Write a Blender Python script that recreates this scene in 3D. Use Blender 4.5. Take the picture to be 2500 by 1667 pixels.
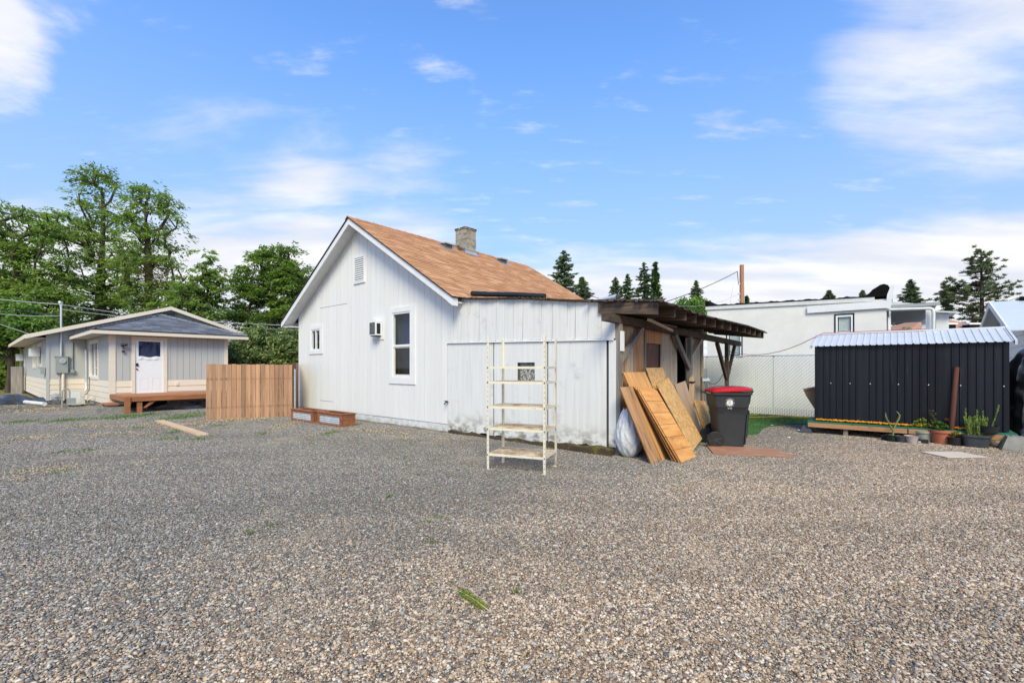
import bpy, bmesh, math, random
import numpy as np
from mathutils import Vector, Matrix

for o in list(bpy.data.objects):
    bpy.data.objects.remove(o)
sc = bpy.context.scene
COL = sc.collection
RNG = random.Random(7)
NP = np.random.default_rng(11)

# ------------------------------------------------------------------ camera
EYE = 1.5
cam_data = bpy.data.cameras.new('camera')
cam_data.lens = 16.0
cam_data.sensor_width = 36.0
cam_data.shift_y = 0.0254
cam_data.clip_start = 0.05
cam_data.clip_end = 3000
cam = bpy.data.objects.new('camera', cam_data)
COL.objects.link(cam)
cam.location = (0, 0, EYE)
cam.rotation_euler = (math.radians(90), 0, 0)
sc.camera = cam

# ------------------------------------------------------------------ sky
SUN_EL, SUN_AZ = math.radians(43), math.radians(176)     # azimuth from +Y (north) towards +X
world = bpy.data.worlds.new('World')
sc.world = world
world.use_nodes = True


def N(nt, typ, **kw):
    n = nt.nodes.new(typ)
    for k, v in kw.items():
        setattr(n, k, v)
    return n


def setin(n, key, val, nt=None):
    if hasattr(val, 'is_linked') or isinstance(val, bpy.types.NodeSocket):
        nt.links.new(val, n.inputs[key])
    else:
        n.inputs[key].default_value = val


def mth(nt, op, a, b=None, c=None, clamp=False):
    n = N(nt, 'ShaderNodeMath', operation=op, use_clamp=clamp)
    for i, x in enumerate((a, b, c)):
        if x is not None:
            setin(n, i, x, nt)
    return n.outputs[0]


def vmth(nt, op, a, b=None):
    n = N(nt, 'ShaderNodeVectorMath', operation=op)
    setin(n, 0, a, nt)
    if b is not None:
        setin(n, 1, b, nt)
    return n.outputs['Value'] if op in ('DOT_PRODUCT', 'LENGTH', 'DISTANCE') else n.outputs[0]


def mix(nt, fac, a, b, blend='MIX'):
    n = N(nt, 'ShaderNodeMix', data_type='RGBA', blend_type=blend)
    setin(n, 0, fac, nt)
    for i, x in ((6, a), (7, b)):
        if isinstance(x, (tuple, list)):
            x = tuple(x) + ((1,) if len(x) == 3 else ())
        setin(n, i, x, nt)
    return n.outputs[2]


def sstep(nt, x, lo, hi):
    n = N(nt, 'ShaderNodeMapRange', interpolation_type='SMOOTHSTEP')
    setin(n, 0, x, nt)
    n.inputs[1].default_value = lo
    n.inputs[2].default_value = hi
    n.inputs[3].default_value = 0
    n.inputs[4].default_value = 1
    return n.outputs[0]


def noise(nt, vec, scale, detail=5, rough=0.55, dist=0.0):
    n = N(nt, 'ShaderNodeTexNoise')
    if vec is not None:
        nt.links.new(vec, n.inputs['Vector'])
    n.inputs['Scale'].default_value = scale
    n.inputs['Detail'].default_value = detail
    n.inputs['Roughness'].default_value = rough
    n.inputs['Distortion'].default_value = dist
    return n.outputs['Fac']


def build_world():
    nt = world.node_tree
    nt.nodes.clear()
    out = N(nt, 'ShaderNodeOutputWorld')
    bg = N(nt, 'ShaderNodeBackground')
    bg.inputs['Strength'].default_value = 0.15
    sky = N(nt, 'ShaderNodeTexSky', sky_type='NISHITA')
    sky.sun_disc = False
    sky.sun_elevation = SUN_EL
    sky.sun_rotation = SUN_AZ
    sky.air_density = 1.0
    sky.dust_density = 0.4
    sky.ozone_density = 2.0
    tc = N(nt, 'ShaderNodeTexCoord')
    d = vmth(nt, 'NORMALIZE', tc.outputs['Generated'])
    sep = N(nt, 'ShaderNodeSeparateXYZ')
    nt.links.new(d, sep.inputs[0])
    x, y, z = sep.outputs
    zc = mth(nt, 'ADD', mth(nt, 'MAXIMUM', z, 0.0), 0.14)
    cmb = N(nt, 'ShaderNodeCombineXYZ')
    nt.links.new(mth(nt, 'DIVIDE', x, zc), cmb.inputs[0])
    nt.links.new(mth(nt, 'DIVIDE', y, zc), cmb.inputs[1])
    mp = N(nt, 'ShaderNodeMapping')
    nt.links.new(cmb.outputs[0], mp.inputs[0])
    mp.inputs['Rotation'].default_value = (0, 0, math.radians(24))
    mp.inputs['Scale'].default_value = (0.62, 1.9, 1)
    uv = mp.outputs[0]
    big = noise(nt, uv, 0.9, 3, 0.5)
    fine = noise(nt, uv, 2.3, 9, 0.60, 0.35)
    puff = noise(nt, cmb.outputs[0], 3.4, 9, 0.6, 0.2)

    def blob(v, lo, hi):
        return sstep(nt, vmth(nt, 'DOT_PRODUCT', d, Vector(v).normalized()), lo, hi)
    # coverage: high close to the horizon, wisps overhead, two banks high up
    low = mth(nt, 'SUBTRACT', 1.0, sstep(nt, z, 0.15, 0.31))
    bank_r = blob((1.05, 1, 0.77), 0.963, 0.994)
    bank_l = mth(nt, 'ADD', mth(nt, 'MULTIPLY', blob((-1.20, 1, 0.70), 0.9935, 0.9995), 1.0), mth(nt, 'MULTIPLY', blob((-1.02, 1, 0.88), 0.9925, 0.9998), 0.75))
    mid_l = blob((-0.62, 1, 0.42), 0.975, 0.999)
    mid_c = blob((-0.30, 1, 0.33), 0.970, 0.998)
    cov = mth(nt, 'MULTIPLY', low, 0.40)
    for b, k in ((bank_r, 0.25), (mid_l, 0.17), (mid_c, 0.15)):
        cov = mth(nt, 'ADD', cov, mth(nt, 'MULTIPLY', b, k))
    dens = mth(nt, 'ADD', mth(nt, 'MULTIPLY', big, 0.40),
               mth(nt, 'ADD', mth(nt, 'MULTIPLY', fine, 0.42), mth(nt, 'MULTIPLY', puff, 0.18)))
    dens = mth(nt, 'ADD', dens, cov)
    m = sstep(nt, dens, 0.585, 0.87)
    pl = mth(nt, 'ADD', mth(nt, 'MULTIPLY', puff, 0.75), mth(nt, 'MULTIPLY', bank_l, 0.36))
    m = mth(nt, 'MAXIMUM', m, sstep(nt, pl, 0.53, 0.84))
    sc_p = mth(nt, 'ADD', mth(nt, 'MULTIPLY', noise(nt, uv, 5.0, 7, 0.6), 0.6), mth(nt, 'MULTIPLY', puff, 0.4))
    m = mth(nt, 'MAXIMUM', m, mth(nt, 'MULTIPLY', sstep(nt, sc_p, 0.53, 0.72), 0.60))
    m = mth(nt, 'MULTIPLY', m, 0.97)
    # thin veil of haze over everything near the horizon
    veil = mth(nt, 'MULTIPLY', mth(nt, 'SUBTRACT', 1.0, sstep(nt, z, -0.05, 0.64)), 0.68)
    shade = sstep(nt, noise(nt, uv, 1.6, 5, 0.5), 0.35, 0.65)
    cloud = mix(nt, shade, (4.0, 4.15, 4.6), (5.1, 5.1, 5.1))
    hs = N(nt, 'ShaderNodeHueSaturation')
    hs.inputs['Saturation'].default_value = 1.0
    hs.inputs['Value'].default_value = 1.0
    nt.links.new(sky.outputs[0], hs.inputs['Color'])
    base = mix(nt, 1.0, hs.outputs[0], mix(nt, sstep(nt, z, 0.0, 0.6), (0.55, 0.68, 0.80), (0.92, 1.28, 1.66)), 'MULTIPLY')
    c = mix(nt, veil, base, (2.9, 3.5, 4.5))
    c = mix(nt, m, c, cloud)
    nt.links.new(c, bg.inputs['Color'])
    nt.links.new(bg.outputs[0], out.inputs[0])


build_world()

# ------------------------------------------------------------------ sun (soft, behind thin cloud)
sun_data = bpy.data.lights.new('sun', 'SUN')
sun_data.energy = 3.0
sun_data.angle = math.radians(26)
sun_data.color = (1.0, 0.90, 0.61)
sun = bpy.data.objects.new('sun', sun_data)
COL.objects.link(sun)
SD = Vector((math.sin(SUN_AZ) * math.cos(SUN_EL), math.cos(SUN_AZ) * math.cos(SUN_EL), math.sin(SUN_EL)))
sun.rotation_euler = SD.to_track_quat('Z', 'Y').to_euler()
sun.location = (0, 0, 30)

sc.view_settings.view_transform = 'Standard'
sc.view_settings.look = 'None'
sc.view_settings.gamma = 1
sc.view_settings.exposure = 0.46
sc.view_settings.use_curve_mapping = False
sc.render.engine = 'CYCLES'
sc.cycles.use_denoising = True
sc.cycles.max_bounces = 6
sc.cycles.transparent_max_bounces = 12
sc.cycles.sample_clamp_indirect = 6

# ------------------------------------------------------------------ helpers
TH = math.atan2(-0.645, 0.764)                 # the yard's common wall direction
CX, CY = 1.77, 7.79                            # outer corner of the lean-to
UX, UY = math.cos(TH), math.sin(TH)
VX, VY = -UY, UX


def hf(s, d, z=0.0):
    """house frame (along the front wall, into the plot) -> world"""
    return Vector((CX + s * UX + d * VX, CY + s * UY + d * VY, z))


def gp(px, py, z=0.0):
    """where the ground (or the level z) lies along a sight line measured in the photograph"""
    Y = 1111.0 * (EYE - z) / (py - 897.0)
    return Vector(((px - 1250) / 1111.0 * Y, Y, z))


def at(px, py, Y):
    return Vector(((px - 1250) / 1111.0 * Y, Y, EYE - (py - 897.0) / 1111.0 * Y))


class MB:
    def __init__(self):
        self.v, self.f, self.mi = [], [], []

    def add(self, vs, fs, mi=0):
        b = len(self.v)
        self.v += [tuple(p) for p in vs]
        for f in fs:
            self.f.append(tuple(b + i for i in f))
            self.mi.append(mi)
        return self

    def hexa(self, p, mi=0):
        # p: bottom 4 (ccw from above), top 4
        return self.add(p, [(3, 2, 1, 0), (4, 5, 6, 7), (0, 1, 5, 4), (1, 2, 6, 5), (2, 3, 7, 6), (3, 0, 4, 7)], mi)

    def box(self, x0, x1, y0, y1, z0, z1, mi=0):
        return self.hexa([(x0, y0, z0), (x1, y0, z0), (x1, y1, z0), (x0, y1, z0),
                          (x0, y0, z1), (x1, y0, z1), (x1, y1, z1), (x0, y1, z1)], mi)

    def prism(self, poly, off, mi=0):
        n = len(poly)
        off = Vector(off)
        a = [Vector(p) for p in poly]
        nrm = Vector((0, 0, 0))
        for i in range(n):
            nrm += a[i].cross(a[(i + 1) % n])
        if nrm.dot(off) > 0:
            a = a[::-1]
        vs = a + [p + off for p in a]
        fs = [tuple(range(n)), tuple(range(2 * n - 1, n - 1, -1))]
        for i in range(n):
            j = (i + 1) % n
            fs.append((i, i + n, j + n, j))
        return self.add(vs, fs, mi)

    def tube(self, pts, r, n=8, caps=True, mi=0, flat=1.0):
        pts = [Vector(p) for p in pts]
        k = len(pts)
        rs = r if isinstance(r, (list, tuple)) else [r] * k
        vs, fs = [], []
        prev = None
        for i in range(k):
            if i == 0:
                t = pts[1] - pts[0]
            elif i == k - 1:
                t = pts[-1] - pts[-2]
            else:
                t = pts[i + 1] - pts[i - 1]
            t = t.normalized() if t.length > 1e-9 else Vector((0, 0, 1))
            if prev is None:
                prev = t.orthogonal().normalized()
            a = prev - t * prev.dot(t)
            a = a.normalized() if a.length > 1e-6 else t.orthogonal().normalized()
            prev = a
            b = t.cross(a)
            for q in range(n):
                an = 2 * math.pi * q / n
                vs.append(pts[i] + a * (math.cos(an) * rs[i]) + b * (math.sin(an) * rs[i] * flat))
        for i in range(k - 1):
            for q in range(n):
                w = (q + 1) % n
                fs.append((i * n + q, i * n + w, (i + 1) * n + w, (i + 1) * n + q))
        if caps:
            fs.append(tuple(range(n - 1, -1, -1)))
            fs.append(tuple((k - 1) * n + q for q in range(n)))
        return self.add(vs, fs, mi)

    def lathe(self, prof, n=24, c=(0, 0, 0), mi=0, sq=None):
        """prof: (r, z) from bottom up, open where r > 0; sq: superellipse power"""
        vs, fs = [], []
        for r, z in prof:
            for q in range(n):
                an = 2 * math.pi * q / n
                ca, sa = math.cos(an), math.sin(an)
                k = 1.0
                if sq:
                    k = 1.0 / (abs(ca) ** sq + abs(sa) ** sq) ** (1.0 / sq)
                vs.append((c[0] + r * k * ca, c[1] + r * k * sa, c[2] + z))
        for i in range(len(prof) - 1):
            for q in range(n):
                w = (q + 1) % n
                fs.append((i * n + q, i * n + w, (i + 1) * n + w, (i + 1) * n + q))
        if prof[0][0] > 1e-4:
            fs.append(tuple(range(n - 1, -1, -1)))
        if prof[-1][0] > 1e-4:
            k = len(prof) - 1
            fs.append(tuple(k * n + q for q in range(n)))
        return self.add(vs, fs, mi)

    def xform(self, M):
        self.v = [tuple(M @ Vector(p)) for p in self.v]
        return self

    def build(self, name, mat, parent=None, smooth=None):
        me = bpy.data.meshes.new(name)
        me.from_pydata(self.v, [], self.f)
        for m in (mat if isinstance(mat, (list, tuple)) else [mat]):
            me.materials.append(m)
        if isinstance(mat, (list, tuple)):
            me.polygons.foreach_set('material_index', self.mi)
        if smooth is not None:
            me.polygons.foreach_set('use_smooth', [True] * len(me.polygons))
            me.set_sharp_from_angle(angle=math.radians(smooth))
        me.update()
        o = bpy.data.objects.new(name, me)
        COL.objects.link(o)
        if parent is not None:
            o.parent = parent
        return o


def tag(o, label=None, cat=None, group=None, kind=None):
    if label:
        o['label'] = label
    if cat:
        o['category'] = cat
    if group:
        o['group'] = group
    if kind:
        o['kind'] = kind
    return o


def thing(name, label, cat, loc=(0, 0, 0), rz=0.0, group=None):
    o = bpy.data.objects.new(name, None)
    o.empty_display_size = 0.2
    COL.objects.link(o)
    o.location = loc
    o.rotation_euler = (0, 0, rz)
    return tag(o, label, cat, group)


def inst(me, name, parent, M, mat=None):
    o = bpy.data.objects.new(name, me)
    COL.objects.link(o)
    o.parent = parent
    o.matrix_local = M
    return o


def quads_mesh(name, V, mat, parent=None, tone=None, n=4):
    """V: (k, n, 3) array of separate n-gons"""
    V = np.asarray(V, dtype=np.float32)
    k = V.shape[0]
    me = bpy.data.meshes.new(name)
    me.vertices.add(k * n)
    me.vertices.foreach_set('co', V.reshape(-1))
    me.loops.add(k * n)
    me.loops.foreach_set('vertex_index', np.arange(k * n, dtype=np.int32))
    me.polygons.add(k)
    me.polygons.foreach_set('loop_start', np.arange(0, k * n, n, dtype=np.int32))
    if tone is not None:
        at_ = me.attributes.new('tone', 'FLOAT', 'POINT')
        at_.data.foreach_set('value', np.repeat(np.asarray(tone, dtype=np.float32), n))
    me.update(calc_edges=True)
    me.materials.append(mat)
    o = bpy.data.objects.new(name, me)
    COL.objects.link(o)
    if parent is not None:
        o.parent = parent
    return o


# ------------------------------------------------------------------ materials
def pmat(name, c1, c2=None, rough=0.7, scale=(6, 6, 6), nscale=1.0, detail=6, lo=0.3, hi=0.7, bump=0.0,
         bscale=(40, 40, 40), rand=0.0, metallic=0.0, stains=(), spec=0.4, bdist=0.01, coord='Object', shift=True):
    """two-tone noisy surface; stains: (colour, scale vector, lo, hi, strength[, zlo, zhi])"""
    m = bpy.data.materials.new(name)
    m.use_nodes = True
    nt = m.node_tree
    bs = nt.nodes['Principled BSDF']
    tc = N(nt, 'ShaderNodeTexCoord')
    vec = tc.outputs[coord]
    oi = N(nt, 'ShaderNodeObjectInfo')
    if shift:
        k = mth(nt, 'MULTIPLY', oi.outputs['Random'], 37.0)
        cb = N(nt, 'ShaderNodeCombineXYZ')
        for i in range(3):
            nt.links.new(k, cb.inputs[i])
        svec = vmth(nt, 'ADD', vec, cb.outputs[0])
    else:
        svec = vec

    def sc_noise(s, det, rg=0.6):
        v = vmth(nt, 'MULTIPLY', svec, Vector(s))
        return noise(nt, v, nscale, det, rg)
    c2 = c2 or tuple(x * 0.82 for x in c1)
    col = mix(nt, sstep(nt, sc_noise(scale, detail), lo, hi), c1, c2)
    if rand:
        hsv = N(nt, 'ShaderNodeHueSaturation')
        nt.links.new(col, hsv.inputs['Color'])
        v = mth(nt, 'ADD', mth(nt, 'MULTIPLY', oi.outputs['Random'], 2 * rand), 1 - rand)
        nt.links.new(v, hsv.inputs['Value'])
        col = hsv.outputs[0]
    for st in stains:
        f = mth(nt, 'MULTIPLY', sstep(nt, sc_noise(st[1], 7, 0.65), st[2], st[3]), st[4])
        if len(st) > 5:
            sp = N(nt, 'ShaderNodeSeparateXYZ')
            nt.links.new(vec, sp.inputs[0])
            f = mth(nt, 'MULTIPLY', f, mth(nt, 'SUBTRACT', 1.0, sstep(nt, sp.outputs[2], st[5], st[6])))
        col = mix(nt, f, col, st[0])
    nt.links.new(col, bs.inputs['Base Color'])
    bs.inputs['Roughness'].default_value = rough
    bs.inputs['Metallic'].default_value = metallic
    bs.inputs['Specular IOR Level'].default_value = spec
    if bump:
        b = N(nt, 'ShaderNodeBump')
        b.inputs['Strength'].default_value = bump
        b.inputs['Distance'].default_value = bdist
        nt.links.new(sc_noise(bscale, 5), b.inputs['Height'])
        nt.links.new(b.outputs[0], bs.inputs['Normal'])
    return m


def leafmat(name, dark, light, rough=0.55, trans=0.35, spec=0.3):
    m = bpy.data.materials.new(name)
    m.use_nodes = True
    nt = m.node_tree
    bs = nt.nodes['Principled BSDF']
    a = N(nt, 'ShaderNodeAttribute', attribute_name='tone')
    c = mix(nt, a.outputs['Fac'], dark, light)
    nt.links.new(c, bs.inputs['Base Color'])
    bs.inputs['Roughness'].default_value = rough
    bs.inputs['Specular IOR Level'].default_value = spec
    tr = N(nt, 'ShaderNodeBsdfTranslucent')
    nt.links.new(mix(nt, 1.0, c, (1.5, 1.5, 0.7), 'MULTIPLY'), tr.inputs['Color'])
    ms = N(nt, 'ShaderNodeMixShader')
    ms.inputs[0].default_value = trans
    nt.links.new(bs.outputs[0], ms.inputs[1])
    nt.links.new(tr.outputs[0], ms.inputs[2])
    nt.links.new(ms.outputs[0], nt.nodes['Material Output'].inputs[0])
    return m


def glassmat(name, tint=(0.92, 0.95, 0.95), refl=0.04):
    m = bpy.data.materials.new(name)
    m.use_nodes = True
    nt = m.node_tree
    nt.nodes.remove(nt.nodes['Principled BSDF'])
    g = N(nt, 'ShaderNodeBsdfGlossy')
    g.inputs['Roughness'].default_value = 0.03
    t = N(nt, 'ShaderNodeBsdfTransparent')
    t.inputs['Color'].default_value = tint + (1,)
    fr = N(nt, 'ShaderNodeFresnel')
    fr.inputs['IOR'].default_value = 1.5
    geo = N(nt, 'ShaderNodeNewGeometry')
    f = mth(nt, 'MULTIPLY', mth(nt, 'ADD', mth(nt, 'MULTIPLY', fr.outputs[0], 1.1), refl - 0.04, clamp=True), mth(nt, 'SUBTRACT', 1.0, geo.outputs['Backfacing']))
    ms = N(nt, 'ShaderNodeMixShader')
    nt.links.new(f, ms.inputs[0])
    nt.links.new(t.outputs[0], ms.inputs[1])
    nt.links.new(g.outputs[0], ms.inputs[2])
    nt.links.new(ms.outputs[0], nt.nodes['Material Output'].inputs[0])
    return m


M = {}
GRIME = (0.10, 0.085, 0.06)
M['white_board'] = pmat('white_board', (0.755, 0.745, 0.715), (0.71, 0.70, 0.67), 0.6, (14, 14, 0.7), lo=0.35, hi=0.75, bump=0.25,
                        bscale=(60, 60, 2.5), rand=0.025, bdist=0.003,
                        stains=[((0.42, 0.43, 0.43), (40, 40, 0.9), 0.66, 0.82, 0.35), ((0.25, 0.2, 0.15), (5, 5, 9), 0.70, 0.8, 0.3)])
M['white_trim'] = pmat('white_trim', (0.77, 0.77, 0.76), (0.72, 0.72, 0.71), 0.5, (3, 3, 3), bump=0.1, bscale=(50, 50, 20),
                       stains=[((0.3, 0.29, 0.27), (7, 7, 7), 0.66, 0.8, 0.35)], bdist=0.003)
M['dark_backing'] = pmat('dark_backing', (0.13, 0.13, 0.135), (0.09, 0.09, 0.09), 0.8)  # wall backing, darkened so the gaps between boards look deep and dark
M['white_ply'] = pmat('white_ply', (0.735, 0.725, 0.695), (0.635, 0.625, 0.60), 0.65, (18, 18, 0.8), lo=0.3, hi=0.8, bump=0.35,
                      bscale=(70, 70, 2.0), rand=0.02, bdist=0.003,
                      stains=[((0.33, 0.33, 0.34), (45, 45, 0.8), 0.60, 0.80, 0.55), ((0.36, 0.33, 0.29), (2.2, 2.2, 2.6), 0.56, 0.75, 0.5),
                              ((0.17, 0.135, 0.09), (4.5, 4.5, 7), 0.42, 0.62, 0.85, 0.06, 0.55), ((0.10, 0.09, 0.08), (9, 9, 14), 0.68, 0.76, 0.7)])
M['white_block'] = pmat('white_block', (0.66, 0.67, 0.67), (0.52, 0.52, 0.50), 0.8, (7, 7, 7), bump=0.4, rand=0.04,
                        stains=[((0.22, 0.18, 0.13), (6, 6, 9), 0.40, 0.65, 0.85, -0.02, 0.13)])
M['footing'] = pmat('footing', (0.24, 0.21, 0.17), (0.14, 0.12, 0.10), 0.9, (6, 6, 6), bump=0.6)
M['ac_dark'] = pmat('ac_dark', (0.09, 0.09, 0.085), (0.05, 0.05, 0.05), 0.6)
M['vinyl'] = pmat('vinyl', (0.76, 0.77, 0.77), (0.72, 0.73, 0.73), 0.35)
M['vinyl_cream'] = pmat('vinyl_cream', (0.66, 0.60, 0.46), (0.6, 0.55, 0.43), 0.4)
M['glass'] = glassmat('glass')
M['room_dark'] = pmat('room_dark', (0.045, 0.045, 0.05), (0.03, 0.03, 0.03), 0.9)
M['curtain_teal'] = pmat('curtain_teal', (0.012, 0.040, 0.038), (0.006, 0.022, 0.024), 0.9, (20, 20, 1))
M['curtain_grey'] = pmat('curtain_grey', (0.014, 0.015, 0.018), (0.007, 0.008, 0.010), 0.6, (6, 6, 2))
M['curtain_navy'] = pmat('curtain_navy', (0.012, 0.030, 0.125), (0.006, 0.016, 0.07), 0.9, (25, 25, 1))
M['felt'] = pmat('felt', (0.035, 0.035, 0.036), (0.02, 0.02, 0.02), 0.9, (9, 9, 9), bump=0.4)
M['roof_grey'] = pmat('roof_grey', (0.20, 0.205, 0.22), (0.13, 0.135, 0.15), 0.9, (5, 5, 5))
M['flashing'] = pmat('flashing', (0.62, 0.66, 0.72), (0.45, 0.48, 0.52), 0.35, (9, 9, 9), metallic=0.7)
M['moss'] = pmat('moss', (0.16, 0.11, 0.012), (0.055, 0.05, 0.01), 0.95, (25, 25, 25), bump=1.0, bscale=(120, 120, 120))
M['cement_block'] = pmat('cement_block', (0.36, 0.335, 0.27), (0.25, 0.23, 0.18), 0.9, (8, 8, 8), bump=0.6, rand=0.08,
                         stains=[((0.09, 0.075, 0.04), (5, 5, 6), 0.52, 0.68, 0.8), ((0.12, 0.09, 0.015), (7, 7, 9), 0.66, 0.75, 0.7)])
M['old_timber'] = pmat('old_timber', (0.125, 0.085, 0.06), (0.05, 0.035, 0.025), 0.85, (7, 7, 7), bump=0.5, rand=0.25,
                       stains=[((0.30, 0.27, 0.24), (6, 6, 2), 0.6, 0.8, 0.5)])
M['old_timber_x'] = pmat('old_timber_x', (0.115, 0.078, 0.055), (0.042, 0.029, 0.021), 0.85, (1.6, 22, 22), bump=0.5, rand=0.3, bscale=(3, 60, 60),
                         stains=[((0.30, 0.27, 0.24), (2, 9, 9), 0.6, 0.8, 0.55)])
M['grey_timber'] = pmat('grey_timber', (0.27, 0.24, 0.21), (0.14, 0.12, 0.10), 0.85, (22, 22, 1.4), bump=0.5, rand=0.15, bscale=(60, 60, 3))
M['red_timber'] = pmat('red_timber', (0.13, 0.055, 0.04), (0.07, 0.032, 0.026), 0.75, (20, 20, 2), bump=0.4)
M['ply_orange'] = pmat('ply_orange', (0.52, 0.26, 0.11), (0.34, 0.155, 0.06), 0.75, (16, 16, 0.9), lo=0.35, hi=0.65, rand=0.08, bump=0.3,
                       bscale=(50, 50, 3), stains=[((0.10, 0.05, 0.025), (12, 12, 5), 0.62, 0.72, 0.8), ((0.36, 0.30, 0.24), (9, 9, 0.5), 0.52, 0.68, 0.65)])
M['ply_tan'] = pmat('ply_tan', (0.50, 0.39, 0.275), (0.36, 0.275, 0.19), 0.8, (8, 8, 1.2), rand=0.12, bump=0.3, bscale=(50, 50, 5),
                    stains=[((0.12, 0.10, 0.08), (4, 4, 4), 0.56, 0.72, 0.6)])
M['ply_brown'] = pmat('ply_brown', (0.15, 0.065, 0.035), (0.10, 0.045, 0.028), 0.7, (9, 9, 0.8), bump=0.2,
                      stains=[((0.26, 0.20, 0.17), (2, 2, 1), 0.6, 0.8, 0.5)])
# sheets and boards: grain along local Y
M['ply_sheet'] = pmat('ply_sheet', (0.68, 0.36, 0.125), (0.53, 0.24, 0.075), 0.6, (13, 1.2, 13), lo=0.35, hi=0.7, rand=0.07, bump=0.15, bscale=(60, 4, 60),
                      stains=[((0.24, 0.085, 0.02), (3, 1.0, 3), 0.60, 0.75, 0.45)])
M['ply_cross'] = pmat('ply_cross', (0.72, 0.36, 0.11), (0.58, 0.25, 0.062), 0.55, (1.6, 9, 9), lo=0.35, hi=0.65, rand=0.05, bump=0.12, bscale=(4, 60, 60),
                      stains=[((0.27, 0.09, 0.018), (2.2, 5, 3), 0.55, 0.72, 0.55)])
M['board_old'] = pmat('board_old', (0.48, 0.265, 0.12), (0.35, 0.175, 0.075), 0.75, (16, 1.2, 16), rand=0.1, bump=0.25, bscale=(60, 4, 60),
                      stains=[((0.085, 0.055, 0.038), (5, 1.6, 5), 0.50, 0.72, 0.8)])
M['board_edge'] = pmat('board_edge', (0.25, 0.115, 0.04), (0.13, 0.055, 0.02), 0.8, (3, 20, 90), rand=0.3)
M['osb'] = pmat('osb', (0.66, 0.41, 0.17), (0.44, 0.235, 0.08), 0.7, (28, 15, 28), lo=0.38, hi=0.62, detail=3, rand=0.05, bump=0.3, bscale=(40, 22, 40),
                stains=[((0.60, 0.42, 0.22), (34, 18, 34), 0.60, 0.66, 0.7), ((0.05, 0.03, 0.02), (1.6, 1.6, 1.6), 0.68, 0.75, 0.7)])
M['ply_grey'] = pmat('ply_grey', (0.46, 0.32, 0.21), (0.37, 0.25, 0.16), 0.75, (12, 1.0, 12), bump=0.15,
                     stains=[((0.15, 0.11, 0.08), (3, 1.5, 3), 0.58, 0.75, 0.5)])
M['green_edge'] = pmat('green_edge', (0.02, 0.16, 0.10), (0.015, 0.11, 0.07), 0.7)
M['flat_red'] = pmat('flat_red', (0.42, 0.20, 0.11), (0.32, 0.145, 0.08), 0.6, (1.2, 14, 14), bump=0.15,
                     stains=[((0.58, 0.50, 0.45), (2.2, 12, 6), 0.55, 0.66, 0.75)])
M['flat_pale'] = pmat('flat_pale', (0.62, 0.52, 0.42), (0.56, 0.46, 0.36), 0.8, (2, 2, 2),
                      stains=[((0.4, 0.33, 0.25), (3, 3, 3), 0.6, 0.8, 0.4)])
M['plank'] = pmat('plank', (0.66, 0.46, 0.29), (0.56, 0.37, 0.22), 0.7, (16, 1.2, 16), bump=0.15, bscale=(60, 4, 60),
                  stains=[((0.36, 0.22, 0.13), (8, 3, 8), 0.66, 0.74, 0.6)])
M['fence_wood'] = pmat('fence_wood', (0.43, 0.245, 0.14), (0.30, 0.16, 0.088), 0.8, (22, 22, 1.0), lo=0.3, hi=0.7, rand=0.30, bump=0.35, bscale=(70, 70, 3),
                       stains=[((0.24, 0.185, 0.14), (5, 5, 0.6), 0.52, 0.75, 0.7), ((0.06, 0.035, 0.022), (30, 30, 5), 0.71, 0.76, 0.75)])
M['fence_dark'] = pmat('fence_dark', (0.17, 0.11, 0.08), (0.10, 0.07, 0.05), 0.85, (22, 22, 1.0), rand=0.1, bump=0.3)
M['planter_wood'] = pmat('planter_wood', (0.32, 0.125, 0.055), (0.20, 0.075, 0.034), 0.65, (9, 9, 9), rand=0.12, bump=0.25)
M['deck_wood'] = pmat('deck_wood', (0.44, 0.175, 0.07), (0.30, 0.11, 0.042), 0.55, (1.5, 9, 9), rand=0.15, bump=0.2, bscale=(4, 60, 60),
                      stains=[((0.62, 0.55, 0.52), (2.5, 14, 14), 0.64, 0.72, 0.75)])
M['galv'] = pmat('galv', (0.66, 0.68, 0.70), (0.52, 0.55, 0.57), 0.38, (7, 7, 7), metallic=0.35)
M['soil'] = pmat('soil', (0.05, 0.035, 0.025), (0.03, 0.02, 0.015), 0.95, (20, 20, 20), bump=1.0)
M['shelf_paint'] = pmat('shelf_paint', (0.72, 0.67, 0.54), (0.66, 0.61, 0.47), 0.5, (8, 8, 8), rand=0.03,
                        stains=[((0.16, 0.075, 0.03), (22, 22, 9), 0.60, 0.70, 0.85), ((0.20, 0.10, 0.045), (5, 5, 4), 0.46, 0.66, 0.85, 0.0, 0.22)])
M['shelf_rust'] = pmat('shelf_rust', (0.68, 0.59, 0.44), (0.44, 0.28, 0.16), 0.7, (5, 5, 5), lo=0.38, hi=0.62,
                       stains=[((0.13, 0.055, 0.02), (16, 16, 16), 0.56, 0.66, 0.8)])
M['rust_bolt'] = pmat('rust_bolt', (0.05, 0.03, 0.02), None, 0.7)
M['bag'] = pmat('bag', (0.70, 0.71, 0.72), (0.60, 0.61, 0.62), 0.35, (5, 5, 5), spec=0.5, bump=0.9, bscale=(14, 14, 9), bdist=0.02,
                stains=[((0.40, 0.38, 0.34), (3, 3, 5), 0.58, 0.75, 0.5)])
M['bin_grey'] = pmat('bin_grey', (0.036, 0.038, 0.041), (0.029, 0.031, 0.033), 0.42, (4, 4, 4), bump=0.08, bscale=(220, 220, 220), bdist=0.001,
                     stains=[((0.09, 0.085, 0.075), (6, 6, 1.6), 0.60, 0.8, 0.3)])
M['bin_grey2'] = pmat('bin_grey2', (0.09, 0.10, 0.11), (0.075, 0.08, 0.09), 0.4)
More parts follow.
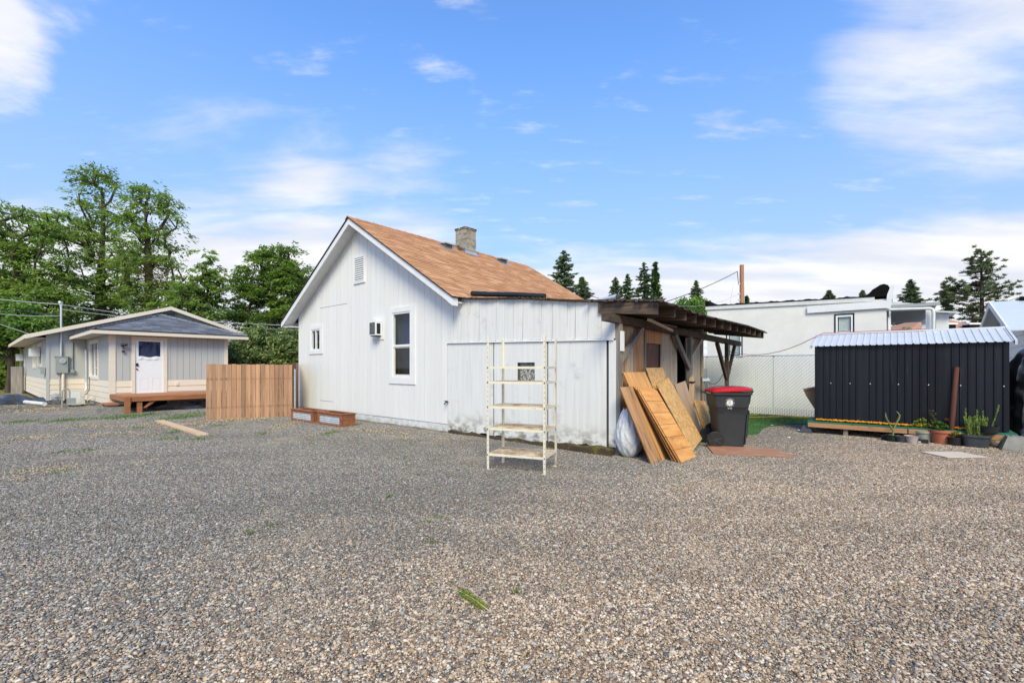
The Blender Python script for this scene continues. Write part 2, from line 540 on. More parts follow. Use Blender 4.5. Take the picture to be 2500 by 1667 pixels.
M['bin_red'] = pmat('bin_red', (0.52, 0.016, 0.02), (0.45, 0.013, 0.016), 0.35, (5, 5, 5), stains=[((0.62, 0.2, 0.18), (4, 4, 4), 0.62, 0.8, 0.25)])
M['rubber'] = pmat('rubber', (0.014, 0.014, 0.015), None, 0.6)
M['print_white'] = pmat('print_white', (0.74, 0.75, 0.75), None, 0.5)
M['shed_black'] = pmat('shed_black', (0.0135, 0.0165, 0.022), (0.010, 0.0125, 0.017), 0.36, (10, 10, 0.7), spec=0.28, rand=0.30,
                       stains=[((0.075, 0.08, 0.088), (14, 14, 0.6), 0.56, 0.80, 0.5), ((0.10, 0.10, 0.10), (30, 30, 2.5), 0.66, 0.76, 0.35)])
M['shed_roof'] = pmat('shed_roof', (0.58, 0.59, 0.60), (0.53, 0.54, 0.55), 0.42, (3, 3, 3), metallic=0.1, rand=0.03)
M['screw'] = pmat('screw', (0.75, 0.77, 0.8), None, 0.25, metallic=0.3)
M['deck_beam'] = pmat('deck_beam', (0.46, 0.26, 0.13), (0.36, 0.185, 0.09), 0.75, (1.4, 20, 20), bump=0.25, bscale=(4, 60, 60), rand=0.06,
                      stains=[((0.06, 0.035, 0.02), (2.2, 5, 5), 0.60, 0.70, 0.8)])
M['foam'] = pmat('foam', (0.72, 0.30, 0.012), (0.58, 0.21, 0.006), 0.7, (25, 25, 25), bump=0.8, bscale=(60, 60, 60))
M['concrete'] = pmat('concrete', (0.29, 0.275, 0.24), (0.20, 0.19, 0.165), 0.9, (7, 7, 7), bump=0.6, bscale=(60, 60, 60),
                     stains=[((0.07, 0.065, 0.03), (5, 5, 5), 0.55, 0.72, 0.7)])
M['tarp_black'] = pmat('tarp_black', (0.013, 0.014, 0.016), (0.009, 0.0095, 0.011), 0.28, (3, 3, 3), spec=0.6, stains=[((0.06, 0.065, 0.07), (4, 4, 2), 0.58, 0.8, 0.35)])
M['tarp_sheet'] = pmat('tarp_sheet', (0.05, 0.055, 0.065), (0.03, 0.033, 0.04), 0.25, (3, 3, 3), spec=0.6)
M['card'] = pmat('card', (0.36, 0.225, 0.115), (0.30, 0.18, 0.09), 0.8, (3, 3, 3))
M['pipe_rust'] = pmat('pipe_rust', (0.13, 0.045, 0.028), (0.085, 0.03, 0.02), 0.8, (12, 12, 1.5), bump=0.3)
M['terracotta'] = pmat('terracotta', (0.46, 0.145, 0.075), (0.40, 0.12, 0.06), 0.6, (6, 6, 6), stains=[((0.5, 0.3, 0.22), (7, 7, 5), 0.6, 0.8, 0.4)])
M['pot_sage'] = pmat('pot_sage', (0.33, 0.345, 0.27), (0.29, 0.30, 0.24), 0.55)
M['pot_mauve'] = pmat('pot_mauve', (0.48, 0.40, 0.385), (0.42, 0.35, 0.34), 0.6, (7, 7, 7))
M['pot_black'] = pmat('pot_black', (0.016, 0.016, 0.018), (0.011, 0.011, 0.012), 0.5)
M['pot_char'] = pmat('pot_char', (0.05, 0.056, 0.065), (0.038, 0.043, 0.05), 0.5, (7, 7, 7), stains=[((0.16, 0.13, 0.10), (5, 5, 4), 0.58, 0.75, 0.5)])
M['pot_green'] = pmat('pot_green', (0.012, 0.035, 0.02), (0.01, 0.025, 0.016), 0.5)
M['stucco'] = pmat('stucco', (0.78, 0.76, 0.70), (0.71, 0.69, 0.635), 0.9, (1.5, 1.5, 1.5), bump=0.5, bscale=(45, 45, 45), bdist=0.012,
                   stains=[((0.42, 0.40, 0.36), (3, 3, 5), 0.62, 0.78, 0.45), ((0.30, 0.28, 0.25), (14, 14, 14), 0.66, 0.74, 0.5), ((0.5, 0.45, 0.38), (6, 6, 0.8), 0.6, 0.8, 0.3)])
M['tar'] = pmat('tar', (0.009, 0.0085, 0.009), (0.006, 0.006, 0.006), 0.95, spec=0.1, scale=(9, 9, 9), bump=0.8, bscale=(25, 25, 25))
M['grey_paint'] = pmat('grey_paint', (0.36, 0.375, 0.385), (0.30, 0.315, 0.325), 0.7, (1, 12, 12))
M['slat_white'] = pmat('slat_white', (0.80, 0.81, 0.80), (0.75, 0.76, 0.75), 0.5, (9, 9, 1.5))
M['wire'] = pmat('wire', (0.30, 0.32, 0.32), (0.22, 0.24, 0.24), 0.45, metallic=0.5)
M['house_grey'] = pmat('house_grey', (0.455, 0.46, 0.445), (0.425, 0.43, 0.415), 0.7, (9, 9, 0.8), bump=0.2, bscale=(80, 80, 3), rand=0.025, bdist=0.003)
M['house_cream'] = pmat('house_cream', (0.72, 0.635, 0.52), (0.68, 0.59, 0.475), 0.65, (0.8, 9, 9), rand=0.015)
M['door_white'] = pmat('door_white', (0.76, 0.765, 0.77), (0.73, 0.735, 0.74), 0.4)
M['meter_grey'] = pmat('meter_grey', (0.30, 0.325, 0.325), (0.26, 0.285, 0.285), 0.45)
M['pipe_silver'] = pmat('pipe_silver', (0.66, 0.68, 0.69), None, 0.3, metallic=0.6)
M['pvc'] = pmat('pvc', (0.70, 0.70, 0.67), (0.62, 0.62, 0.58), 0.45)
M['heat_pump'] = pmat('heat_pump', (0.60, 0.58, 0.52), (0.55, 0.53, 0.48), 0.5)
M['black_iron'] = pmat('black_iron', (0.02, 0.021, 0.023), None, 0.5)
M['cable'] = pmat('cable', (0.03, 0.03, 0.033), None, 0.6)
M['cable_grey'] = pmat('cable_grey', (0.42, 0.42, 0.43), None, 0.6)
M['cord_red'] = pmat('cord_red', (0.50, 0.06, 0.045), None, 0.5)
M['hose_yellow'] = pmat('hose_yellow', (0.62, 0.36, 0.02), None, 0.5)
M['pole_wood'] = pmat('pole_wood', (0.42, 0.20, 0.11), (0.32, 0.15, 0.085), 0.8, (14, 14, 0.8))
M['bark'] = pmat('bark', (0.085, 0.06, 0.045), (0.045, 0.033, 0.026), 0.9, (5, 5, 1.2), bump=0.7, bscale=(14, 14, 3))
M['bark_conifer'] = pmat('bark_conifer', (0.07, 0.05, 0.04), (0.045, 0.03, 0.025), 0.9, (5, 5, 1.2))
M['asphalt'] = pmat('asphalt', (0.16, 0.16, 0.165), (0.12, 0.12, 0.125), 0.9, (2, 2, 2))
M['roof_tan_far'] = pmat('roof_tan_far', (0.44, 0.235, 0.16), (0.36, 0.185, 0.12), 0.9, (2, 9, 9))
M['metal_pale'] = pmat('metal_pale', (0.62, 0.65, 0.67), (0.58, 0.61, 0.63), 0.4, (2, 2, 2), metallic=0.2)
M['brush_blue'] = pmat('brush_blue', (0.10, 0.30, 0.50), (0.6, 0.65, 0.68), 0.6, (14, 14, 14))
M['leaf_tree'] = leafmat('leaf_tree', (0.08, 0.14, 0.033), (0.31, 0.44, 0.115), trans=0.47)
M['leaf_tree_dense'] = leafmat('leaf_tree_dense', (0.07, 0.13, 0.03), (0.26, 0.39, 0.09), trans=0.45)
M['leaf_bright'] = leafmat('leaf_bright', (0.07, 0.15, 0.03), (0.23, 0.37, 0.08))
M['leaf_dry'] = leafmat('leaf_dry', (0.075, 0.075, 0.025), (0.17, 0.13, 0.055))
M['leaf_laurel'] = leafmat('leaf_laurel', (0.075, 0.13, 0.035), (0.30, 0.36, 0.12), 0.35, 0.25, 0.5)
M['leaf_conifer'] = leafmat('leaf_conifer', (0.075, 0.115, 0.07), (0.22, 0.29, 0.17), 0.7, 0.35)
M['leaf_pine'] = leafmat('leaf_pine', (0.08, 0.115, 0.07), (0.24, 0.29, 0.175), 0.7, 0.35)
M['leaf_cypress'] = leafmat('leaf_cypress', (0.05, 0.10, 0.032), (0.13, 0.21, 0.065), 0.7, 0.25)
M['leaf_rosemary'] = leafmat('leaf_rosemary', (0.16, 0.24, 0.04), (0.34, 0.43, 0.13), 0.6, 0.3)
M['leaf_pot'] = leafmat('leaf_pot', (0.035, 0.085, 0.02), (0.12, 0.22, 0.045), 0.5, 0.3)
M['leaf_yellow'] = leafmat('leaf_yellow', (0.10, 0.17, 0.02), (0.32, 0.36, 0.05), 0.5, 0.3)
M['leaf_red'] = leafmat('leaf_red', (0.14, 0.05, 0.03), (0.40, 0.13, 0.09), 0.5, 0.3)
M['grass_blade'] = leafmat('grass_blade', (0.07, 0.14, 0.02), (0.17, 0.28, 0.05), 0.6, 0.3)
M['straw'] = leafmat('straw', (0.40, 0.29, 0.16), (0.62, 0.50, 0.32), 0.7, 0.2)
M['turf_blade'] = leafmat('turf_blade', (0.045, 0.14, 0.025), (0.11, 0.26, 0.05), 0.6, 0.2)
M['succulent'] = pmat('succulent', (0.13, 0.16, 0.05), (0.20, 0.22, 0.09), 0.7, (12, 12, 12), bump=0.8)
# ------------------------------------------------------------------ ground and gravel
def warm_nodes(nt):
    """share of tan stones over the yard: grey crushed rock on the house side, tan river gravel on the near side"""
    g = N(nt, 'ShaderNodeNewGeometry')
    sp = N(nt, 'ShaderNodeSeparateXYZ')
    nt.links.new(g.outputs['Position'], sp.inputs[0])
    v = mth(nt, 'SUBTRACT', mth(nt, 'ADD', mth(nt, 'MULTIPLY', sp.outputs[0], 0.72), 4.7), sp.outputs[1])
    nz = noise(nt, g.outputs['Position'], 0.55, 4, 0.6)
    v = mth(nt, 'ADD', v, mth(nt, 'MULTIPLY', mth(nt, 'SUBTRACT', nz, 0.5), 5.0))
    w = sstep(nt, v, -2.2, 2.6)
    return mth(nt, 'ADD', mth(nt, 'MULTIPLY', w, 0.62), 0.13), g.outputs['Position'], sp


def ramp(nt, fac, stops):
    r = N(nt, 'ShaderNodeValToRGB')
    el = r.color_ramp.elements
    el[0].position, el[0].color = stops[0][0], stops[0][1] + (1,)
    el[1].position, el[1].color = stops[-1][0], stops[-1][1] + (1,)
    for p, c in stops[1:-1]:
        e = el.new(p)
        e.color = c + (1,)
    nt.links.new(fac, r.inputs[0])
    return r.outputs[0]


GREYS = [(0.0, (0.085, 0.080, 0.073)), (0.3, (0.185, 0.172, 0.153)), (0.65, (0.30, 0.277, 0.243)), (0.92, (0.41, 0.38, 0.335)), (1.0, (0.55, 0.52, 0.475))]
TANS = [(0.0, (0.20, 0.125, 0.078)), (0.3, (0.42, 0.29, 0.185)), (0.65, (0.58, 0.435, 0.295)), (0.92, (0.67, 0.55, 0.415)), (1.0, (0.74, 0.66, 0.55))]


def packed(nt, pos, sp, col, w):
    """wheel tracks and packed, dusty patches: damper, browner stone along the drive and loose pale stone between"""
    mp = N(nt, 'ShaderNodeMapping')
    nt.links.new(pos, mp.inputs[0])
    mp.inputs['Rotation'].default_value = (0, 0, math.radians(24))
    mp.inputs['Scale'].default_value = (0.16, 0.75, 1)
    tr = noise(nt, mp.outputs[0], 1.0, 5, 0.6, 0.6)
    f = sstep(nt, tr, 0.40, 0.66)
    f = mth(nt, 'ADD', mth(nt, 'MULTIPLY', f, 0.26), mth(nt, 'MULTIPLY', mth(nt, 'SUBTRACT', 0.75, w), 0.20))
    col = mix(nt, f, col, (0.105, 0.092, 0.076))
    du = sstep(nt, noise(nt, pos, 0.9, 7, 0.7), 0.50, 0.72)
    return mix(nt, mth(nt, 'MULTIPLY', du, 0.36), col, (0.42, 0.34, 0.245))


def stone_mat():
    m = bpy.data.materials.new('gravel_stone')
    m.use_nodes = True
    nt = m.node_tree
    bs = nt.nodes['Principled BSDF']
    w, pos, sp = warm_nodes(nt)
    a = N(nt, 'ShaderNodeAttribute', attribute_name='tone')
    b = N(nt, 'ShaderNodeAttribute', attribute_name='lean')
    f = mth(nt, 'LESS_THAN', b.outputs['Fac'], w)
    col = mix(nt, f, ramp(nt, a.outputs['Fac'], GREYS), ramp(nt, a.outputs['Fac'], TANS))
    col = packed(nt, pos, sp, col, w)
    nt.links.new(col, bs.inputs['Base Color'])
    bs.inputs['Roughness'].default_value = 0.75
    bs.inputs['Specular IOR Level'].default_value = 0.35
    return m


def ground_mat():
    m = bpy.data.materials.new('gravel_ground')
    m.use_nodes = True
    nt = m.node_tree
    bs = nt.nodes['Principled BSDF']
    w, pos, sp = warm_nodes(nt)
    vo = N(nt, 'ShaderNodeTexVoronoi', feature='F1')
    nt.links.new(pos, vo.inputs['Vector'])
    vo.inputs['Scale'].default_value = 42
    ve = N(nt, 'ShaderNodeTexVoronoi', feature='DISTANCE_TO_EDGE')
    nt.links.new(pos, ve.inputs['Vector'])
    ve.inputs['Scale'].default_value = 42
    sc_ = N(nt, 'ShaderNodeSeparateColor')
    nt.links.new(vo.outputs['Color'], sc_.inputs[0])
    tone = mth(nt, 'POWER', sc_.outputs[0], 1.35)
    f = mth(nt, 'LESS_THAN', sc_.outputs[1], w)
    col = mix(nt, f, ramp(nt, tone, GREYS), ramp(nt, tone, TANS))
    gap = sstep(nt, ve.outputs['Distance'], 0.0, 0.16)
    col = mix(nt, gap, (0.06, 0.053, 0.045), col)
    col = packed(nt, pos, sp, col, w)
    # beyond the gravel: worn drive, dry grass and green grass
    far = noise(nt, pos, 0.35, 6, 0.6)
    farm = N(nt, 'ShaderNodeMapRange', interpolation_type='SMOOTHSTEP')
    nt.links.new(mth(nt, 'ADD', sp.outputs[1], mth(nt, 'MULTIPLY', mth(nt, 'SUBTRACT', far, 0.5), 7.0)), farm.inputs[0])
    farm.inputs[1].default_value = 19.5
    farm.inputs[2].default_value = 21.0
    grass = mix(nt, sstep(nt, noise(nt, pos, 1.3, 6, 0.65), 0.4, 0.6), (0.34, 0.235, 0.11), (0.085, 0.13, 0.03))
    grass = mix(nt, sstep(nt, noise(nt, pos, 22, 4, 0.7), 0.4, 0.7), grass, (0.16, 0.13, 0.06))
    col = mix(nt, farm.outputs[0], col, grass)
    nt.links.new(col, bs.inputs['Base Color'])
    bs.inputs['Roughness'].default_value = 0.9
    b = N(nt, 'ShaderNodeBump')
    b.inputs['Strength'].default_value = 0.8
    b.inputs['Distance'].default_value = 0.012
    nt.links.new(sstep(nt, ve.outputs['Distance'], 0.0, 0.35), b.inputs['Height'])
    nt.links.new(b.outputs[0], bs.inputs['Normal'])
    return m


g = MB()
g.add([(-700, -60, 0), (700, -60, 0), (700, 900, 0), (-700, 900, 0)], [(0, 1, 2, 3)])
ground = g.build('ground', ground_mat())
tag(ground, 'grey and tan gravel yard running back to dry grass', 'ground', kind='structure')


def make_gravel():
    """one square metre of loose stones, repeated over the yard by geometry nodes with random quarter turns"""
    n = 12500
    t = (1 + 5 ** 0.5) / 2
    ico = np.array([(-1, t, 0), (1, t, 0), (-1, -t, 0), (1, -t, 0), (0, -1, t), (0, 1, t), (0, -1, -t), (0, 1, -t),
                    (t, 0, -1), (t, 0, 1), (-t, 0, -1), (-t, 0, 1)]) / math.sqrt(1 + t * t)
    fc = np.array([(0, 11, 5), (0, 5, 1), (0, 1, 7), (0, 7, 10), (0, 10, 11), (1, 5, 9), (5, 11, 4), (11, 10, 2), (10, 7, 6), (7, 1, 8),
                   (3, 9, 4), (3, 4, 2), (3, 2, 6), (3, 6, 8), (3, 8, 9), (4, 9, 5), (2, 4, 11), (6, 2, 10), (8, 6, 7), (9, 8, 1)])
    r = NP.lognormal(math.log(0.0056), 0.40, n).clip(0.003, 0.019)
    V = ico[None] * (1 + NP.uniform(-0.24, 0.24, (n, 12, 1)))
    V = V * np.stack([r * NP.uniform(1.0, 1.5, n), r * NP.uniform(0.75, 1.0, n), r * NP.uniform(0.45, 0.75, n)], 1)[:, None, :]
    # tilt a little, spin fully
    tx, tz = NP.normal(0, 0.35, n), NP.uniform(0, 2 * math.pi, n)
    cx, sx, cz, sz = np.cos(tx), np.sin(tx), np.cos(tz), np.sin(tz)
    y = V[..., 1] * cx[:, None] - V[..., 2] * sx[:, None]
    z = V[..., 1] * sx[:, None] + V[..., 2] * cx[:, None]
    x = V[..., 0].copy()
    X = x * cz[:, None] - y * sz[:, None]
    Y = x * sz[:, None] + y * cz[:, None]
    px, py = NP.uniform(-0.51, 0.51, n), NP.uniform(-0.51, 0.51, n)
    pz = NP.uniform(0.0, 0.009, n)
    P = np.stack([X + px[:, None], Y + py[:, None], z + pz[:, None]], 2).reshape(-1, 3)
    F = (fc[None] + (np.arange(n) * 12)[:, None, None]).reshape(-1, 3)
    me = bpy.data.meshes.new('gravel')
    me.vertices.add(len(P))
    me.vertices.foreach_set('co', P.astype(np.float32).reshape(-1))
    me.loops.add(len(F) * 3)
    me.loops.foreach_set('vertex_index', F.astype(np.int32).reshape(-1))
    me.polygons.add(len(F))
    me.polygons.foreach_set('loop_start', np.arange(0, len(F) * 3, 3, dtype=np.int32))
    for nm, vals in (('tone', NP.uniform(0, 1, n) ** 1.35), ('lean', NP.uniform(0, 1, n))):
        a = me.attributes.new(nm, 'FLOAT', 'POINT')
        a.data.foreach_set('value', np.repeat(vals, 12).astype(np.float32))
    me.update(calc_edges=True)
    mat = stone_mat()
    me.materials.append(mat)
    o = bpy.data.objects.new('gravel', me)
    COL.objects.link(o)
    ng = bpy.data.node_groups.new('gravel_spread', 'GeometryNodeTree')
    ng.interface.new_socket('Geometry', in_out='INPUT', socket_type='NodeSocketGeometry')
    ng.interface.new_socket('Geometry', in_out='OUTPUT', socket_type='NodeSocketGeometry')
    gi, go = ng.nodes.new('NodeGroupInput'), ng.nodes.new('NodeGroupOutput')
    L = ng.links.new
    grid = ng.nodes.new('GeometryNodeMeshGrid')
    x0, x1, y0, y1 = -16, 15, 1, 19
    grid.inputs['Size X'].default_value = x1 - x0
    grid.inputs['Size Y'].default_value = y1 - y0
    grid.inputs['Vertices X'].default_value = x1 - x0 + 1
    grid.inputs['Vertices Y'].default_value = y1 - y0 + 1
    tr = ng.nodes.new('GeometryNodeTransform')
    tr.inputs['Translation'].default_value = ((x0 + x1) / 2, (y0 + y1) / 2, 0)
    L(grid.outputs['Mesh'], tr.inputs['Geometry'])
    # drop the squares the camera could never see (behind the wedge of view)
    pos = ng.nodes.new('GeometryNodeInputPosition')
    sx_ = ng.nodes.new('ShaderNodeSeparateXYZ')
    L(pos.outputs[0], sx_.inputs[0])

    def m2(op, a, b):
        k = ng.nodes.new('ShaderNodeMath')
        k.operation = op
        for i, q in enumerate((a, b)):
            if isinstance(q, (int, float)):
                k.inputs[i].default_value = q
            else:
                L(q, k.inputs[i])
        return k.outputs[0]
    absx = m2('ABSOLUTE', sx_.outputs[0], 0)
    lim = m2('ADD', m2('MULTIPLY', sx_.outputs[1], 1.15), 2.5)
    sel = m2('LESS_THAN', absx, lim)
    iop = ng.nodes.new('GeometryNodeInstanceOnPoints')
    L(tr.outputs[0], iop.inputs['Points'])
    L(gi.outputs[0], iop.inputs['Instance'])
    L(sel, iop.inputs['Selection'])
    rv = ng.nodes.new('FunctionNodeRandomValue')
    rv.data_type = 'INT'
    rv.inputs[4].default_value = 0
    rv.inputs[5].default_value = 3
    cb = ng.nodes.new('ShaderNodeCombineXYZ')
    L(m2('MULTIPLY', rv.outputs[2], math.pi / 2), cb.inputs[2])
    e2r = ng.nodes.new('FunctionNodeEulerToRotation')
    L(cb.outputs[0], e2r.inputs[0])
    L(e2r.outputs[0], iop.inputs['Rotation'])
    L(iop.outputs[0], go.inputs[0])
    md = o.modifiers.new('spread', 'NODES')
    md.node_group = ng
    tag(o, 'loose grey and tan gravel stones covering the whole yard', 'gravel', kind='stuff')
    return o


make_gravel()

# road far behind the grey house
r = MB()
r.add([(-70, 34, 0.02), (-20, 34, 0.02), (-20, 41, 0.02), (-70, 41, 0.02)], [(0, 1, 2, 3)])
tag(r.build('road', M['asphalt']), 'grey asphalt road far behind the grey house', 'road', kind='structure')
# ------------------------------------------------------------------ boards with openings
def cut_panel(mb, x0, x1, y0, y1, zb, zt, holes=(), extra=(), mi=0):
    """vertical panel between x0..x1, zb(x)..zt(x), minus rectangular holes (hx0, hx1, hz0, hz1)"""
    xs = {x0, x1}
    for h in holes:
        for q in h[:2]:
            if x0 < q < x1:
                xs.add(q)
    for q in extra:
        if x0 < q < x1:
            xs.add(q)
    xs = sorted(xs)
    for a, b in zip(xs[:-1], xs[1:]):
        mid = (a + b) / 2
        hs = sorted((h[2], h[3]) for h in holes if h[0] <= mid <= h[1])
        za, zb_ = zb(a), zb(b)
        spans = []
        cur = None
        for lo, hi in hs:
            spans.append((cur, lo))
            cur = hi
        spans.append((cur, None))
        for lo, hi in spans:
            la, lb = (zb(a), zb(b)) if lo is None else (lo, lo)
            ha, hb = (zt(a), zt(b)) if hi is None else (hi, hi)
            ha, hb = min(ha, zt(a)), min(hb, zt(b))
            if max(ha - la, hb - lb) < 0.003:
                continue
            ha, hb = max(ha, la), max(hb, lb)
            mb.hexa([(a, y0, la), (b, y0, lb), (b, y1, lb), (a, y1, la), (a, y0, ha), (b, y0, hb), (b, y1, hb), (a, y1, ha)], mi)
    return mb


def frame_rect(mb, x0, x1, z0, z1, w, y0, y1, wl=None, wr=None, wt=None, wb=None):
    wl = w if wl is None else wl
    wr = w if wr is None else wr
    wt = w if wt is None else wt
    wb = w if wb is None else wb
    mb.box(x0, x0 + wl, y0, y1, z0, z1)
    mb.box(x1 - wr, x1, y0, y1, z0, z1)
    mb.box(x0 + wl, x1 - wr, y0, y1, z1 - wt, z1)
    mb.box(x0 + wl, x1 - wr, y0, y1, z0, z0 + wb)
    return mb


def curtain(name, x0, x1, z0, z1, y, mat, parent, folds=6, amp=0.02):
    mb = MB()
    n = folds * 6
    top, bot = [], []
    for i in range(n + 1):
        x = x0 + (x1 - x0) * i / n
        yy = y + amp * math.sin(i / n * folds * 2 * math.pi) + amp * 0.4 * math.sin(i * 1.7)
        top.append((x, yy, z1))
        bot.append((x, yy, z0))
    mb.add(bot + top, [(i, i + 1, n + 2 + i, n + 1 + i) for i in range(n)])
    return mb.build(name, mat, parent, smooth=60)


# ------------------------------------------------------------------ the white house with its lean-to
H = thing('white_house', 'white board house with tan shingle gable roof and a rotting lean-to', 'house', hf(0, 0), TH)
RX, RZ, EZ, HALF = -7.96, 5.68, 3.07, 4.24
SL = (RZ - EZ) / HALF
XL, XR = -11.75, -4.27
D1 = 7.4


def roof_z(x):
    return RZ - SL * abs(x - RX)


def gable_top(x):
    return roof_z(x) - 0.13


HOLES = [(-6.50, -5.52, 1.16, 2.98), (-10.93, -10.16, 1.98, 2.79)]
SEAMS = [(-10.2, -8.6, 3.372, 3.384), (-10.2, -9.45, 0.45, 0.462)]
# backing wall
cut_panel(MB(), XL + 0.01, XR - 0.01, 0.024, 0.13, lambda x: 0.1, gable_top, HOLES, (RX,)).build('wall', M['dark_backing'], H)
nb = 36
bw = (XR - XL) / nb
for i in range(nb):
    a, b = XL + i * bw, XL + (i + 1) * bw
    j = RNG.uniform(-0.002, 0.002)
    sm = [q for q in SEAMS if q[0] < (a + b) / 2 < q[1]]
    sm = [(a - 0.1, b + 0.1, q[2], q[3]) for q in sm]
    wdt = 0.009 if abs(a + 10.2) < bw / 2 or abs(a + 8.6) < bw / 2 else 0.008
    full = [h for h in HOLES if h[0] <= a + wdt and h[1] >= b - wdt]
    if full:
        h = full[0]
        spans = [(0.19, h[2], False), (h[3], None, True)]
    else:
        spans = [(0.19, None, True)]
    for lo, hi, top in spans:
        mb = cut_panel(MB(), a + wdt / 2, b - wdt / 2, 0.0 + j, 0.008, lambda x: lo, gable_top if top else (lambda x: hi), ([] if full else HOLES) + sm, (RX,))
        if mb.v:
            mb.build('siding_board', M['white_board'], H)
# other walls
MB().box(XL, XL + 0.12, 0.13, D1, 0.0, 3.35).build('side_wall', M['white_board'], H)
MB().box(XR - 0.12, XR, 0.13, D1, 0.0, 3.2).build('side_wall', M['white_board'], H)
cut_panel(MB(), XL + 0.01, XR - 0.01, D1 - 0.1, D1, lambda x: 0.0, gable_top, (), (RX,)).build('rear_wall', M['white_board'], H)
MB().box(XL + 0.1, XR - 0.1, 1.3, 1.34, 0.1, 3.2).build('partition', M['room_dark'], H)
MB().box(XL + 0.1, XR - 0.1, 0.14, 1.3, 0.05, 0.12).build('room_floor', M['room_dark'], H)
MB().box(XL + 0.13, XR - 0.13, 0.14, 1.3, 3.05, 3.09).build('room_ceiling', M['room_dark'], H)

# foundation course of painted blocks on a low footing
x = XL
while x < XR - 0.02:
    w = min(0.40, XR - x)
    t = RNG.uniform(-0.004, 0.004)
    o = MB().box(x + 0.004, x + w - 0.004, 0.012 + t, 0.1, 0.005, 0.183 + RNG.uniform(-0.006, 0.0)).build('foundation_block', M['white_block'], H)
    x += 0.40
mb = MB()
for i in range(30):
    x0 = XL + (XR - XL) * i / 30
    x1 = XL + (XR - XL) * (i + 1) / 30
    mb.box(x0, x1, -0.10 + 0.03 * math.sin(i * 2.1), 0.09, -0.05, 0.022 + 0.010 * math.sin(i * 1.3))
mb.build('footing', M['footing'], H)


def house_window(holes, trim, rail=None, mull=None, curtains=()):
    x0, x1, z0, z1 = trim
    w = MB()
    hx0, hx1, hz0, hz1 = holes
    frame_rect(w, x0, x1, z0, z1, 0, -0.026, 0.0225, hx0 - x0 + 0.01, x1 - hx1 + 0.01, z1 - hz1 + 0.01, hz0 - z0 + 0.01)
    win = w.build('window', M['white_trim'], H)
    s = MB()
    frame_rect(s, hx0 + 0.008, hx1 - 0.008, hz0 + 0.008, hz1 - 0.008, 0.045, -0.012, 0.06)
    if rail:
        s.box(hx0 + 0.05, hx1 - 0.05, -0.006, 0.05, rail - 0.03, rail + 0.03)
    if mull:
        s.box(mull - 0.022, mull + 0.022, -0.006, 0.05, hz0 + 0.05, hz1 - 0.05)
    s.build('sash', M['vinyl'], win)
    if rail:
        # the lower sash sits further back and is a little yellowed
        l = MB()
        frame_rect(l, hx0 + 0.055, hx1 - 0.055, hz0 + 0.055, rail - 0.032, 0.028, 0.012, 0.04)
        l.build('lower_sash', M['vinyl_cream'], win)
        MB().box(hx0 + 0.052, hx1 - 0.052, 0.022, 0.026, rail + 0.031, hz1 - 0.055).build('pane', M['glass'], win)
        MB().box(hx0 + 0.084, hx1 - 0.084, 0.028, 0.032, hz0 + 0.084, rail - 0.061).build('pane', M['glass'], win)
    else:
        MB().box(hx0 + 0.052, mull - 0.023, 0.022, 0.026, hz0 + 0.055, hz1 - 0.055).build('pane', M['glass'], win)
        MB().box(mull + 0.023, hx1 - 0.052, 0.022, 0.026, hz0 + 0.055, hz1 - 0.055).build('pane', M['glass'], win)
    for c in curtains:
        curtain('curtain', c[0], c[1], c[2], c[3], 0.17, c[4], win, c[5])
    return win


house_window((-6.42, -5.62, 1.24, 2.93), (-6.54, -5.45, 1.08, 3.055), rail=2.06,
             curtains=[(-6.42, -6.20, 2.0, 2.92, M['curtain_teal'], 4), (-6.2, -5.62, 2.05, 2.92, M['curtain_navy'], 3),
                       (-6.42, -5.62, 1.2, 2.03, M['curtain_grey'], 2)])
house_window((-10.86, -10.24, 2.04, 2.73), (-10.99, -10.09, 1.93, 2.855), mull=-10.56,
             curtains=[(-10.86, -10.24, 2.0, 2.73, M['curtain_grey'], 3)])

# louvred attic vent
v = MB()
frame_rect(v, -8.27, -7.69, 3.89, 4.67, 0.055, -0.032, -0.002)
vent = v.build('attic_vent', M['white_trim'], H)
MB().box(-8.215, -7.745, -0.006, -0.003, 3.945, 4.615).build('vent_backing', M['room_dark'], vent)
for i in range(11):
    z = 3.955 + i * 0.0605
    MB().hexa([(-8.215, -0.030, z), (-7.745, -0.030, z), (-7.745, -0.007, z + 0.032), (-8.215, -0.007, z + 0.032),
               (-8.215, -0.030, z + 0.022), (-7.745, -0.030, z + 0.022), (-7.745, -0.007, z + 0.050), (-8.215, -0.007, z + 0.050)]).build('slat', M['white_trim'], vent)

# through-wall air conditioner
ac = MB()
frame_rect(ac, -7.32, -6.79, 2.25, 2.84, 0.10, -0.022, -0.002)
acu = ac.build('air_conditioner', M['white_trim'], H)
MB().box(-7.17, -6.88, -0.21, -0.024, 2.36, 2.72).build('case', M['vinyl'], acu)
MB().box(-7.15, -6.90, -0.216, -0.211, 2.385, 2.70).build('grille', M['ac_dark'], acu)
for i in range(8):
    MB().box(-7.15, -6.90, -0.222, -0.217, 2.40 + i * 0.037, 2.405 + i * 0.037).build('grille_bar', M['flashing'], acu)
MB().box(-6.878, -6.874, -0.17, -0.06, 2.40, 2.68).build('side_vent', M['curtain_grey'], acu)
MB().box(-7.13, -6.92, -0.2, -0.03, 2.335, 2.358).build('bracket', M['ac_dark'], acu)

# rake boards, soffit, roof
OV = -0.36


